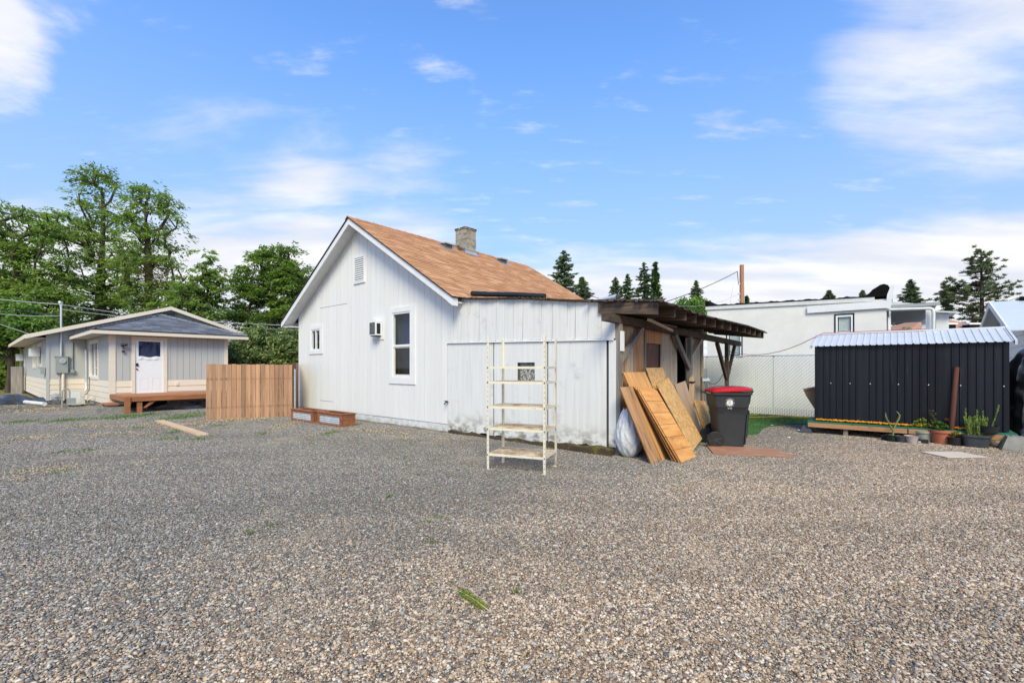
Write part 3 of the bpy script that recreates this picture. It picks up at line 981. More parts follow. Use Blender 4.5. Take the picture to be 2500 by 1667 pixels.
def slope_box(xa, xb, ya, yb, t_top, t_bot):
    """slab following the roof between xa..xb (same side of the ridge); t offsets are vertical below the roof surface"""
    za, zb = roof_z(xa), roof_z(xb)
    return [(xa, ya, za - t_bot), (xb, ya, zb - t_bot), (xb, yb, zb - t_bot), (xa, yb, za - t_bot),
            (xa, ya, za - t_top), (xb, ya, zb - t_top), (xb, yb, zb - t_top), (xa, yb, za - t_top)]


EL, ER = RX - HALF, RX + HALF
for xa, xb in ((EL, RX), (RX, ER)):
    rk = MB().hexa(slope_box(xa, xb, OV, OV + 0.035, 0.03, 0.20)).build('rake_board', M['white_trim'], H)
# return ends of the two eaves
MB().hexa(slope_box(ER - 0.14, ER + 0.012, OV - 0.006, OV + 0.16, 0.035, 0.21)).build('eave_return', M['white_trim'], H)
MB().box(EL + 0.02, EL + 0.47, OV + 0.04, -0.002, roof_z(EL) - 0.22, roof_z(EL) - 0.195).build('eave_return', M['white_trim'], H)
k = 16
for side in (0, 1):
    for i in range(k):
        f0, f1 = i / k, (i + 1) / k
        xa, xb = (EL + (RX - EL) * f0, EL + (RX - EL) * f1) if side == 0 else (RX + (ER - RX) * f0, RX + (ER - RX) * f1)
        e = 0.004
        MB().hexa(slope_box(xa + e, xb - e, OV + 0.036, -0.003 if side == 0 or xb < XR else 0.3, 0.125 + RNG.uniform(0, 0.004), 0.148)).build('soffit_board', M['white_trim'], H)
for xa, xb in ((EL - 0.03, RX), (RX, ER + 0.03)):
    MB().hexa(slope_box(xa, xb, OV - 0.03, D1 + 0.3, 0.0, 0.028)).build('roof_deck', M['felt'], H)
MB().hexa(slope_box(EL - 0.05, EL, OV, D1 + 0.3, 0.03, 0.19)).build('eave_fascia', M['white_trim'], H)


def shingle_mat(name, use_attr):
    m = bpy.data.materials.new(name)
    m.use_nodes = True
    nt = m.node_tree
    bs = nt.nodes['Principled BSDF']
    if use_attr:
        f = N(nt, 'ShaderNodeAttribute', attribute_name='tone').outputs['Fac']
    else:
        f = N(nt, 'ShaderNodeObjectInfo').outputs['Random']
    c = ramp(nt, f, [(0.0, (0.39, 0.185, 0.088)), (0.35, (0.46, 0.235, 0.116)), (0.75, (0.52, 0.275, 0.138)), (1.0, (0.63, 0.365, 0.20))])
    tc = N(nt, 'ShaderNodeNewGeometry')
    nz = noise(nt, tc.outputs['Position'], 60, 4, 0.7)
    c = mix(nt, sstep(nt, nz, 0.35, 0.75), c, mix(nt, 0.35, c, (0.30, 0.145, 0.08)))
    nz2 = noise(nt, tc.outputs['Position'], 1.1, 5, 0.6)
    c = mix(nt, mth(nt, 'MULTIPLY', sstep(nt, nz2, 0.5, 0.72), 0.22), c, (0.38, 0.23, 0.165))
    nt.links.new(c, bs.inputs['Base Color'])
    bs.inputs['Roughness'].default_value = 0.95
    bs.inputs['Specular IOR Level'].default_value = 0.2
    return m


def shingle_roof():
    ang = math.atan(SL)
    L = (HALF + 0.05) / math.cos(ang)
    rows = int(L / 0.142)
    exp = L / rows
    dn = Vector((math.cos(ang), 0, -math.sin(ang)))
    nr = Vector((math.sin(ang), 0, math.cos(ang)))
    al = Vector((0, 1, 0))
    spots = []
    for r_ in range(rows):
        y = OV - 0.045 - RNG.uniform(0, 0.0)
        first = True
        while y < D1 + 0.30:
            w = RNG.choice((0.20, 0.28, 0.33, 0.40))
            if first:
                w *= RNG.uniform(0.4, 1)
                first = False
            w = min(w, D1 + 0.33 - y)
            spots.append((r_, y, w, RNG.uniform(-0.012, 0.012) + (0.02 if RNG.random() < 0.05 else 0)))
            y += w
    camp = Vector((0, 0, EYE))
    Mh = Matrix.Translation(hf(0, 0)) @ Matrix.Rotation(TH, 4, 'Z')

    def verts(w, jit, thick):
        # local: x down slope 0..exp+lap, y along, z normal; the butt end stands proud
        e = exp + 0.05
        return [(-0.05, 0.0015, 0.0), (exp + jit, 0.0015, 0.004), (exp + jit, w - 0.0015, 0.004), (-0.05, w - 0.0015, 0.0),
                (-0.05, 0.0015, 0.003), (exp + jit, 0.0015, 0.004 + thick), (exp + jit, w - 0.0015, 0.004 + thick), (-0.05, w - 0.0015, 0.003)]
    faces = [(3, 2, 1, 0), (4, 5, 6, 7), (0, 1, 5, 4), (1, 2, 6, 5), (2, 3, 7, 6), (3, 0, 4, 7)]
    items = []
    for r_, y, w, jit in spots:
        base = Vector((RX, y, RZ + 0.001)) + dn * (r_ * exp) + nr * 0.004
        dist = ((Mh @ base) - camp).length
        items.append((dist, base, w, jit))
    items.sort(key=lambda q: q[0])
    near, rest = items[:300], items[300:]
    mA, mB = shingle_mat('shingle', False), shingle_mat('shingle_far', True)
    R = Matrix((dn, al, nr)).transposed().to_4x4()
    cache = {}
    roof = MB().hexa(slope_box(RX, ER + 0.03, OV - 0.03, D1 + 0.3, -0.003, 0.0)).build('roof', M['felt'], H)
    for dist, base, w, jit in near:
        key = (round(w, 2), round(jit / 0.006))
        if key not in cache:
            me = bpy.data.meshes.new('shingle')
            me.from_pydata(verts(key[0], key[1] * 0.006, 0.011), [], faces)
            me.materials.append(mA)
            cache[key] = me
        inst(cache[key], 'shingle', roof, Matrix.Translation(base) @ R)
    V, F, T = [], [], []
    for dist, base, w, jit in rest:
        b = len(V)
        X = Matrix.Translation(base) @ R
        V += [tuple(X @ Vector(p)) for p in verts(w, jit, 0.011)]
        F += [tuple(b + i for i in f) for f in faces]
        T += [RNG.random()] * 8
    me = bpy.data.meshes.new('shingles')
    me.from_pydata(V, [], F)
    a = me.attributes.new('tone', 'FLOAT', 'POINT')
    a.data.foreach_set('value', T)
    me.materials.append(mB)
    o = bpy.data.objects.new('shingles', me)
    COL.objects.link(o)
    o.parent = roof
    o['kind'] = 'stuff'
    # ridge caps
    y = OV - 0.04
    cap = bpy.data.meshes.new('ridge_cap')
    c = MB()
    for sgn in (-1, 1):
        dx, dz = 0.13, 0.13 * SL
        c.hexa([(0, 0, 0.012), (sgn * dx, 0, 0.012 - dz), (sgn * dx, 0.30, 0.004 - dz), (0, 0.30, 0.004),
                (0, 0, 0.026), (sgn * dx, 0, 0.026 - dz), (sgn * dx, 0.30, 0.012 - dz), (0, 0.30, 0.012)] if sgn > 0 else
               [(sgn * dx, 0, 0.012 - dz), (0, 0, 0.012), (0, 0.30, 0.004), (sgn * dx, 0.30, 0.004 - dz),
                (sgn * dx, 0, 0.026 - dz), (0, 0, 0.026), (0, 0.30, 0.012), (sgn * dx, 0.30, 0.012 - dz)])
    cap.from_pydata(c.v, [], c.f)
    cap.materials.append(mA)
    while y < D1 + 0.2:
        if not 2.6 < y < 3.1 and not 3.55 < y < 4.2:
            inst(cap, 'ridge_cap', roof, Matrix.Translation((RX, y, RZ + 0.006)))
        y += 0.27
    return roof


ROOF = shingle_roof()

# chimney of cement blocks, a few courses, moss on top
CHX, CHD = -7.72, 3.92
ch = MB().box(CHX - 0.22, CHX + 0.22, CHD - 0.22, CHD + 0.22, 5.1, 6.20).build('chimney', M['footing'], H)
for c_ in range(6):
    z = 5.14 + c_ * 0.185
    for (ax, bx_, ay, by) in ((-0.25, 0.0, -0.25, -0.2), (0.005, 0.25, -0.25, -0.2), (0.2, 0.25, -0.195, 0.0), (0.2, 0.25, 0.005, 0.25), (-0.25, -0.2, -0.195, 0.25)):
        o = RNG.uniform(-0.004, 0.004)
        MB().box(CHX + ax + o, CHX + bx_ + o, CHD + ay + o, CHD + by + o, z, z + 0.18).build('chimney_block', M['cement_block'], ch)
MB().box(CHX - 0.27, CHX + 0.27, CHD - 0.27, CHD + 0.27, 6.215, 6.27).build('chimney_cap', M['cement_block'], ch)
mb = MB()
for i in range(40):
    a = RNG.uniform(-0.26, 0.26)
    side = RNG.choice((0, 1))
    p = (CHX + a, CHD - 0.27, 6.262) if side == 0 else (CHX + 0.27, CHD + a, 6.262)
    r_ = RNG.uniform(0.015, 0.035)
    mb.lathe([(0.001, -r_), (r_, 0), (0.001, r_ * 0.6)], 6, p)
mo = mb.build('moss', M['moss'], ch)
mo['kind'] = 'stuff'
f = MB()
for yy0, yy1 in ((CHD - 0.33, CHD + 0.3),):
    f.hexa(slope_box(CHX + 0.251, CHX + 0.40, yy0, yy1, -0.034, -0.030))
f.box(CHX + 0.251, CHX + 0.262, CHD - 0.30, CHD + 0.28, 5.30, 5.46)
f.box(CHX - 0.2, CHX + 0.25, CHD - 0.262, CHD - 0.251, 5.34, 5.62)
f.build('flashing', M['flashing'], ch)
# twigs and needles caught above the chimney
V = []
for i in range(120):
    c = np.array([CHX + RNG.uniform(-0.05, 0.28), CHD - 0.30 - RNG.uniform(0, 0.22), 0])
    c[2] = roof_z(c[0]) + 0.03 + RNG.uniform(0, 0.07)
    d_ = np.array([RNG.uniform(-1, 1), RNG.uniform(-1, 1), RNG.uniform(0, 0.8)])
    d_ = d_ / np.linalg.norm(d_) * 0.09
    V.append([c, c + d_ * 0.5 + [0, 0, .008], c + d_, c + d_ * .5 - [0, 0, .008]])
M['leaf_litter'] = leafmat('leaf_litter', (0.03, 0.035, 0.02), (0.12, 0.10, 0.07))
o = quads_mesh('leaf_litter', V, M['leaf_litter'], ch, NP.uniform(0, 1, len(V)))
o['kind'] = 'stuff'

# two slant-back roof vents
for (vx, vy) in ((-7.62, 2.85), (-7.60, 5.55)):
    z = roof_z(vx)
    b = MB().hexa(slope_box(vx - 0.02, vx + 0.36, vy - 0.26, vy + 0.26, -0.030, -0.026)).build('roof_vent', M['flashing'], H)
    q = MB()
    q.hexa([(vx, vy - 0.15, roof_z(vx) + 0.03), (vx + 0.22, vy - 0.15, roof_z(vx + 0.22) + 0.03), (vx + 0.22, vy + 0.15, roof_z(vx + 0.22) + 0.03), (vx, vy + 0.15, roof_z(vx) + 0.03),
            (vx, vy - 0.15, roof_z(vx) + 0.05), (vx + 0.22, vy - 0.15, roof_z(vx) + 0.02), (vx + 0.22, vy + 0.15, roof_z(vx) + 0.02), (vx, vy + 0.15, roof_z(vx) + 0.05)])
    q.build('vent_throat', M['ac_dark'], b)
    MB().hexa([(vx - 0.02, vy - 0.18, roof_z(vx) + 0.053), (vx + 0.27, vy - 0.18, roof_z(vx) + 0.013), (vx + 0.27, vy + 0.18, roof_z(vx) + 0.013), (vx - 0.02, vy + 0.18, roof_z(vx) + 0.053),
               (vx - 0.02, vy - 0.17, roof_z(vx) + 0.085), (vx + 0.26, vy - 0.17, roof_z(vx) + 0.055), (vx + 0.26, vy + 0.17, roof_z(vx) + 0.055), (vx - 0.02, vy + 0.17, roof_z(vx) + 0.085)]).build('vent_hood', M['cement_block'], b)

# ------------------------------------------------------------------ lean-to: front wall
def lt(x):
    """top of the lean-to roof"""
    return EZ - 0.112 * (x - ER) + 0.012 * math.sin(x * 2.3)


LD = 7.75            # depth of the lean-to roof
OH = 0.79            # eave overhang


def ledge(x):
    return 2.075 + (x - XR) / (0 - XR) * (1.985 - 2.075)


OPEN = (-2.177, -1.733, 1.177, 1.60)
cut_panel(MB(), XR + 0.01, -0.06, 0.05, 0.09, lambda x: 0.1, lambda x: lt(x) - 0.05, [OPEN]).build('lean_to_wall', M['dark_backing'], H)
n = 17
edges = [XR + (0 - XR) * i / n + (RNG.uniform(-0.05, 0.05) if 0 < i < n else 0) for i in range(n + 1)]
for i in range(n):
    a, b = edges[i] + 0.004, edges[i + 1] - 0.004
    lean = 0.022 + RNG.uniform(-0.006, 0.006)
    zb, ztl, ztr = ledge((a + b) / 2) + 0.012, lt(a) - 0.035, lt(b) - 0.035
    al, bl = a - (lean if i else 0), b - (lean if i < n - 1 else 0)
    y0 = -0.012 + RNG.uniform(-0.003, 0.003)
    y1 = 0.002
    MB().hexa([(al, y0, zb), (bl, y0, zb), (bl, y1, zb), (al, y1, zb), (a, y0, ztl), (b, y0, ztr), (b, y1, ztr), (a, y1, ztl)]).build('upper_board', M['white_ply'], H)
# ledge strip in three lengths
for a, b in ((XR + 0.01, -2.55), (-2.54, -0.95), (-0.94, -0.03)):
    MB().hexa([(a, -0.034, ledge(a) - 0.016), (b, -0.034, ledge(b) - 0.016), (b, 0.04, ledge(b) - 0.016), (a, 0.04, ledge(a) - 0.016),
               (a, -0.028, ledge(a) + 0.006), (b, -0.028, ledge(b) + 0.006), (b, 0.04, ledge(b) + 0.011), (a, 0.04, ledge(a) + 0.011)]).build('drip_ledge', M['white_trim'], H)
# plywood sheets below, with a rotted lower edge
for a, b, gl in ((XR + 0.006, -2.84, 0), (-2.808, -1.44, 0.0), (-1.408, -0.175, 0.0), (-0.125, 0.012, 0.0)):
    mb = MB()
    m_ = max(2, int((b - a) / 0.055))
    holes = [OPEN] if a < OPEN[0] < b else []
    tilt = 0.0
    seg = [a + (b - a) * i / m_ for i in range(m_ + 1)]
    ph = RNG.uniform(0, 6)

    def low(x, ph=ph):
        k = 0.060 + (0.045 if x > -1.45 else 0.0) + 0.018 * math.sin(x * 3.1 + ph) + 0.014 * math.sin(x * 17 + ph * 2) + 0.008 * math.sin(x * 41)
        if -4.2 < x < -3.95:
            k += 0.03
        return k
    y0 = RNG.uniform(-0.003, 0.003)
    for p, q in zip(seg[:-1], seg[1:]):
        cut_panel(mb, p, q, y0, 0.014, low, lambda x: ledge(x) - 0.02, holes)
    mb.build('plywood_sheet', M['white_ply'], H)
# hole in the sheet, closed from inside with pebble-pattern board
M['pebbled'] = pmat('pebbled', (0.50, 0.49, 0.46), (0.10, 0.095, 0.085), 0.85, (38, 38, 38), lo=0.42, hi=0.58, detail=2, bump=0.8, bscale=(38, 38, 38))
pb = MB().box(OPEN[0] - 0.02, OPEN[1] + 0.02, 0.092, 0.10, OPEN[2] - 0.02, OPEN[3] + 0.02).build('patch_board', M['pebbled'], H)
MB().box(OPEN[0], OPEN[1], 0.01, 0.09, OPEN[2], OPEN[2] + 0.022).build('opening_sill', M['rust_bolt'], H)
# mossy sill timber lying along the foot of the wall
mb = MB()
prev = None
for i in range(26):
    x = -4.15 + i * 0.166
    top = 0.055 + 0.016 * math.sin(i * 1.7) + 0.012 * math.sin(i * 0.6) + (0.055 if x > -1.45 else 0)
    fr = -0.10 - 0.02 * math.sin(i * 0.9) - (0.09 if x > -1.45 else 0)
    cur = [(x, fr, -0.03), (x, 0.048, -0.03), (x, 0.048, top), (x, fr + 0.02, top)]
    if prev:
        mb.add(prev + cur, [(0, 4, 5, 1), (1, 5, 6, 2), (2, 6, 7, 3), (3, 7, 4, 0)])
    else:
        mb.add(cur, [(0, 1, 2, 3)])
    prev = cur
mb.add(prev, [(3, 2, 1, 0)])
M['sill_timber'] = pmat('sill_timber', (0.075, 0.05, 0.03), (0.04, 0.027, 0.017), 0.95, (3, 12, 12), bump=0.9,
                        stains=[((0.115, 0.105, 0.018), (5, 5, 5), 0.48, 0.62, 0.9), ((0.20, 0.14, 0.09), (4, 4, 4), 0.6, 0.75, 0.5)])
mb.build('sill_timber', M['sill_timber'], H, smooth=40)
# hose tap at the joint
tp = MB()
tp.tube([(XR + 0.02, 0.0, 0.70), (XR + 0.02, -0.09, 0.70), (XR + 0.02, -0.12, 0.655)], 0.014, 8)
tp.box(XR - 0.035, XR + 0.075, -0.075, -0.055, 0.722, 0.737)
tp.box(XR + 0.012, XR + 0.028, -0.075, -0.055, 0.70, 0.722)
tp.build('hose_tap', pmat('tap_green', (0.02, 0.06, 0.05), None, 0.5), H, smooth=40)

# lean-to roof sheet with a ragged felt edge and moss
mb = MB()
xs = [ER - 0.25 + (OH + 0.03 - ER + 0.25) * i / 40 for i in range(41)]
rows_y = [-0.09, 1.0, 2.5, 4.0, 5.5, 6.8, LD + 0.1]


def sag(x, y):
    t = max(0.0, min(1.0, x / OH)) if x > 0 else 0
    return -0.05 * t * (y / LD) - 0.025 * math.sin(y * 0.8) * (1 if x > -1 else 0.3)


vs, fs = [], []
for y in rows_y:
    for x in xs:
        yy = y + (0.018 * math.sin(x * 9.0) + 0.012 * math.sin(x * 23) if y < 0 else 0)
        xx = x + (0.02 * math.sin(yy * 7) if x > OH else 0)
        vs.append((xx, yy, lt(x) + sag(x, y)))
nv = len(vs)
vs += [(p[0], p[1], p[2] - 0.03) for p in vs]
w = len(xs)
for j in range(len(rows_y) - 1):
    for i in range(w - 1):
        a = j * w + i
        fs.append((a, a + 1, a + w + 1, a + w))
        fs.append((nv + a + w, nv + a + w + 1, nv + a + 1, nv + a))
for i in range(w - 1):
    fs.append((nv + i, nv + i + 1, i + 1, i))
    a = (len(rows_y) - 1) * w + i
    fs.append((a, a + 1, nv + a + 1, nv + a))
for j in range(len(rows_y) - 1):
    a, b = j * w + w - 1, (j + 1) * w + w - 1
    fs.append((nv + a, nv + b, b, a))
M['lean_roof'] = pmat('lean_roof', (0.085, 0.065, 0.05), (0.035, 0.028, 0.024), 0.9, (4, 4, 4), bump=0.5,
                      stains=[((0.16, 0.12, 0.02), (5, 5, 5), 0.6, 0.72, 0.6)])
MB().add(vs, fs).build('lean_to_roof', M['lean_roof'], H)
mb = MB()
for i in range(190):
    x = RNG.uniform(ER - 0.2, 0.1)
    if math.sin(x * 2.9) + RNG.uniform(-1, 0.6) < -0.2:
        continue
    r_ = RNG.uniform(0.012, 0.032)
    mb.lathe([(0.001, -r_ * 0.6), (r_, 0), (0.001, r_ * 0.55)], 6, (x, -0.085 + RNG.uniform(-0.02, 0.06), lt(x) + RNG.uniform(-0.015, 0.006)))
mb.build('edge_moss', M['moss'], H)['kind'] = 'stuff'

# torn strips of roofing hanging over the eave and the front edge
for i in range(30):
    if i < 14:
        x, y = RNG.uniform(-0.5, OH), -0.11 - RNG.uniform(0, 0.05)
        w_, dx, dy = RNG.uniform(0.05, 0.16), 1, 0
    else:
        x, y = OH + RNG.uniform(0.02, 0.06), RNG.uniform(0.0, LD - 0.2)
        w_, dx, dy = RNG.uniform(0.06, 0.22), 0, 1
    z = lt(min(x, OH)) + sag(min(x, OH), max(y, 0)) - 0.012
    hg = RNG.uniform(0.02, 0.06)
    n_ = (0, -1) if dx else (1, 0)
    a = (x, y, z)
    MB().add([(x, y, z), (x + dx * w_, y + dy * w_, z - 0.003), (x + dx * w_ * 0.9 + n_[0] * 0.03, y + dy * w_ * 0.9 + n_[1] * 0.03, z - hg), (x + dx * w_ * 0.2 + n_[0] * 0.03, y + dy * w_ * 0.2 + n_[1] * 0.03, z - hg * RNG.uniform(0.5, 1.1)),
              (x - n_[0] * 0.05, y - n_[1] * 0.05, z + 0.016), (x + dx * w_ - n_[0] * 0.05, y + dy * w_ - n_[1] * 0.05, z + 0.016)],
             [(0, 1, 2, 3), (3, 2, 1, 0), (4, 5, 1, 0), (0, 1, 5, 4)]).build('roofing_scrap', M['lean_roof'], H)

# rafters with square tails, the wall-line beam, posts and braces
raf_d = [0.02, 0.72, 1.28, 1.80, 2.38, 2.95, 3.55, 4.2, 4.8, 5.4, 5.95, 6.5, 7.1, 7.65]
for i, d_ in enumerate(raf_d):
    xi, xo = -0.62, OH - RNG.uniform(0, 0.05)
    hgt = 0.165 if i else 0.20
    y0, y1 = d_ - 0.022, d_ + 0.022
    if i == 0:
        xi, y0, y1 = -0.30, -0.062, -0.020
    z = lambda x: lt(x) + sag(x, d_) - 0.034
    MB().hexa([(xi, y0, z(xi) - hgt), (xo, y0, z(xo) - hgt), (xo, y1, z(xo) - hgt), (xi, y1, z(xi) - hgt),
               (xi, y0, z(xi)), (xo, y0, z(xo)), (xo, y1, z(xo)), (xi, y1, z(xi))]).build('rafter', M['old_timber_x'], H)
BZ = 2.24
b = MB()
b.hexa([(-0.015, -0.46, BZ + 0.02), (0.10, -0.46, BZ + 0.02), (0.10, 7.85, BZ - 0.1), (-0.015, 7.85, BZ - 0.1),
        (-0.015, -0.46, BZ + 0.145), (0.10, -0.46, BZ + 0.145), (0.10, 7.85, BZ + 0.04), (-0.015, 7.85, BZ + 0.04)])
b.build('beam', M['old_timber'], H)


def bz(d_):
    return BZ + 0.02 - 0.12 * (d_ + 0.46) / 8.3


for d_, m_, zz in ((0.05, 'grey_timber', 0), (3.54, 'grey_timber', 0), (6.53, 'old_timber', 0)):
    MB().box(0.0, 0.09, d_ - 0.05, d_ + 0.05, -0.02, bz(d_)).build('post', M[m_], H)
for (d0, z0, d1_, m_, wd) in ((0.10, 1.62, 0.98, 'grey_timber', 0.045), (3.48, 1.50, 2.60, 'grey_timber', 0.06), (3.60, 1.72, 4.36, 'ply_tan', 0.04),
                              (6.47, 1.22, 5.60, 'red_timber', 0.06), (6.59, 1.22, 7.35, 'old_timber', 0.045)):
    a, c = Vector((0.045, d0, z0)), Vector((0.045, d1_, bz(d1_)))
    t = (c - a).normalized()
    s = t.cross(Vector((1, 0, 0))).normalized() * wd
    e = Vector((0.035, 0, 0))
    MB().hexa([a - s - e, a - s + e, a + s + e, a + s - e, c - s - e, c - s + e, c + s + e, c + s - e]).build('knee_brace', M[m_], H)
# a board hanging loose from the rafters and a short white offcut on the corner
MB().hexa([(0.30, 0.62, 2.33), (0.33, 0.70, 2.33), (0.35, 1.72, 2.20), (0.32, 1.70, 2.20), (0.30, 0.62, 2.37), (0.33, 0.70, 2.37), (0.35, 1.72, 2.24), (0.32, 1.70, 2.24)]).build('hanging_batten', M['ply_tan'], H)
MB().box(0.093, 0.118, -0.01, 0.10, 1.78, 2.12).build('corner_offcut', M['white_trim'], H)

# ------------------------------------------------------------------ lean-to: side wall of odd panels
SX = -0.055          # face of the side wall
for (d0, d1_, z0, z1, m_, pr) in ((0.10, 0.52, 0.0, 2.42, 'ply_orange', 0.0), (0.525, 0.80, 0.0, 2.42, 'ply_tan', 0.004), (0.805, 1.28, 0.0, 2.42, 'ply_orange', 0.0),
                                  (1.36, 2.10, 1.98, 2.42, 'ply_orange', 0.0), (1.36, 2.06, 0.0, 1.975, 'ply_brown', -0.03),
                                  (2.13, 3.02, 0.95, 2.42, 'ply_tan', 0.0), (2.13, 3.02, 0.55, 0.945, 'ply_tan', 0.006), (2.13, 3.02, 0.0, 0.545, 'ply_orange', 0.0),
                                  (3.60, 4.18, 0.92, 2.36, 'ply_tan', 0.0), (3.60, 4.18, 0.0, 0.915, 'ply_tan', 0.005), (4.185, 4.60, 0.0, 2.36, 'ply_tan', 0.0)):
    MB().box(SX - 0.03 + pr, SX + pr, d0 + 0.004, d1_ - 0.004, z0, z1).build('wall_panel', M[m_], H)
MB().box(SX - 0.02, SX + 0.02, 1.285, 1.355, 0.0, 2.42).build('batten', M['grey_timber'], H)
MB().box(SX - 0.02, SX + 0.012, 4.60, 4.66, 0.0, 2.3).build('batten', M['old_timber'], H)
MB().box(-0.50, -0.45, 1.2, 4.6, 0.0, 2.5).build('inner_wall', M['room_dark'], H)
MB().box(-1.9, 0.0, 4.605, 4.66, 0.0, 2.45).build('rear_panel', M['ply_tan'], H)
# ------------------------------------------------------------------ the grey house on the far side of the yard
G = thing('grey_house', 'low grey house with cream skirting and a hip-roofed entry bay', 'house', hf(-17.87, -3.9), TH + math.pi / 2)
BW, BD = 3.73, 5.4            # bay width, depth to the main wall
MX0, MX1 = -1.2, 7.05         # main block
MRX, MRZ, MHALF, MEZ = 2.93, 4.41, 4.76, 2.82
MSL = (MRZ - MEZ) / MHALF
SB, SPL = 0.16, 1.02          # bottom of siding, cream/grey split


def mroof(x):
    return MRZ - MSL * abs(x - MRX)


DOORH = (0.575, 1.645, 0.3, 2.64)


def grey_wall(tf, x0, x1, ztop, holes, corner=(), step=0.203, extra=(), boards=True):
    """cream lap boards below, grooved grey boards above; tf maps (x, y, z) of a wall facing -y into the house frame"""
    n_ = 4
    h_ = (SPL - SB) / n_
    for i in range(n_):
        z0 = SB + i * h_
        xs = [x0] + sorted(q for h in holes if h[2] < SPL for q in h[:2]) + [x1]
        for a, b in zip(xs[::2], xs[1::2]):
            mb = MB()
            mb.hexa([(a, -0.034, z0 - 0.012), (b, -0.034, z0 - 0.012), (b, 0.0, z0 - 0.012), (a, 0.0, z0 - 0.012),
                     (a, -0.018, z0 + h_ - 0.004), (b, -0.018, z0 + h_ - 0.004), (b, 0.0, z0 + h_ - 0.004), (a, 0.0, z0 + h_ - 0.004)])
            mb.v = [tf(p) for p in mb.v]
            mb.build('lap_board', M['house_cream'], G)
    if boards:
        k = max(1, round((x1 - x0) / step))
        for i in range(k):
            a, b = x0 + (x1 - x0) * i / k, x0 + (x1 - x0) * (i + 1) / k
            mb = cut_panel(MB(), a + 0.004, b - 0.004, -0.016, -0.001, lambda x: SPL, ztop, holes, extra)
            if mb.v:
                mb.v = [tf(p) for p in mb.v]
                mb.build('siding_board', M['house_grey'], G)
    else:
        mb = cut_panel(MB(), x0, x1, -0.016, -0.001, lambda x: SPL, ztop, holes, extra)
        mb.v = [tf(p) for p in mb.v]
        mb.build('siding', M['house_grey'], G)
    mb = cut_panel(MB(), x0 - 0.0, x1 + 0.0, 0.0, 0.1, lambda x: 0.0, ztop, holes, extra)
    mb.v = [tf(p) for p in mb.v]
    mb.build('wall', M['felt'], G)


def tf_front(p):
    return p


def tf_main(p):
    return (p[0], p[1] + BD, p[2])


def tf_bayleft(p):            # wall in the plane x = 0; its own x runs from the back (0) to the front (BD)
    return (p[1], BD - p[0], p[2])


def tf_mainleft(p):
    return (MX0 + p[1], 23.0 - p[0], p[2])


grey_wall(tf_front, 0.12, BW - 0.12, lambda x: 2.74, [DOORH])
WIN = (BD - 4.42, BD - 2.42, 1.06, 2.58)
grey_wall(tf_bayleft, 0.02, BD - 0.0, lambda x: 2.74, [WIN], step=0.41)
grey_wall(tf_main, MX0 + 0.03, -0.02, lambda x: mroof(x) - 0.1, [], step=0.40)
LW = [(23 - 9.4, 23 - 7.35, 1.55, 2.58), (23 - 12.0, 23 - 10.55, 1.5, 2.6), (23 - 21.0, 23 - 18.0, 1.45, 2.6)]
grey_wall(tf_mainleft, 0.0, 23.0 - BD - 0.02, lambda x: 2.78, LW, boards=False)
# upper gable above the bay, right and rear walls
cut_panel(MB(), 0.0, MX1, BD - 0.016, BD + 0.1, lambda x: 2.6, lambda x: mroof(x) - 0.08, [], (MRX,)).build('gable', M['house_grey'], G)
for i in range(20):
    x = 0.2 + i * 0.34
    if mroof(x) - 0.1 > 2.95:
        MB().box(x - 0.012, x + 0.012, BD - 0.022, BD - 0.017, 2.7, mroof(x) - 0.13).build('groove_strip', M['meter_grey'], G)
gv = MB()
frame_rect(gv, MRX - 0.62, MRX + 0.28, 3.72, 4.16, 0.04, BD - 0.045, BD - 0.024)
gv = gv.build('gable_vent', M['meter_grey'], G)
MB().box(MRX - 0.58, MRX + 0.24, BD - 0.026, BD - 0.023, 3.76, 4.12).build('vent_backing', M['room_dark'], gv)
for i in range(5):
    z = 3.77 + i * 0.07
    MB().hexa([(MRX - 0.58, BD - 0.06, z), (MRX + 0.24, BD - 0.06, z), (MRX + 0.24, BD - 0.028, z + 0.035), (MRX - 0.58, BD - 0.028, z + 0.035),
               (MRX - 0.58, BD - 0.06, z + 0.012), (MRX + 0.24, BD - 0.06, z + 0.012), (MRX + 0.24, BD - 0.028, z + 0.047), (MRX - 0.58, BD - 0.028, z + 0.047)]).build('slat', M['meter_grey'], gv)
MB().box(BW - 0.1, BW, 0.1, BD, 0.0, 2.74).build('side_wall', M['house_grey'], G)
MB().box(MX1 - 0.1, MX1, BD, 23, 0.0, 2.78).build('side_wall', M['house_grey'], G)
MB().box(MX0, MX1, 22.9, 23, 0.0, 2.78).build('rear_wall', M['house_grey'], G)
for a, b, y0 in ((0.0, 0.125, -0.045), (BW - 0.125, BW, -0.045)):
    MB().box(a - (0.045 if a == 0 else 0), b, y0, 0.0, 0.12, 2.74).build('corner_trim', M['house_cream'], G)
MB().box(-0.045, -0.002, 0.002, 0.12, 0.12, 2.74).build('corner_trim', M['house_cream'], G)
MB().box(MX0 - 0.04, MX0 + 0.06, BD - 0.04, BD - 0.001, 0.12, 2.85).build('corner_trim', M['house_grey'], G)
MB().box(0.0, BW, 0.02, 0.1, -0.02, SB).build('foundation', M['concrete'], G)
MB().box(-0.001, 0.1, 0.0, BD, -0.02, SB).build('foundation', M['concrete'], G)
MB().box(MX0, 0.0, BD + 0.02, BD + 0.1, -0.02, SB).build('foundation', M['footing'], G)
MB().box(MX0 + 0.02, MX0 + 0.1, BD, 23, -0.02, SB).build('foundation', M['footing'], G)
MB().box(-0.012, -0.003, 4.6, 4.9, 0.02, 0.14).build('crawl_vent', M['room_dark'], G)
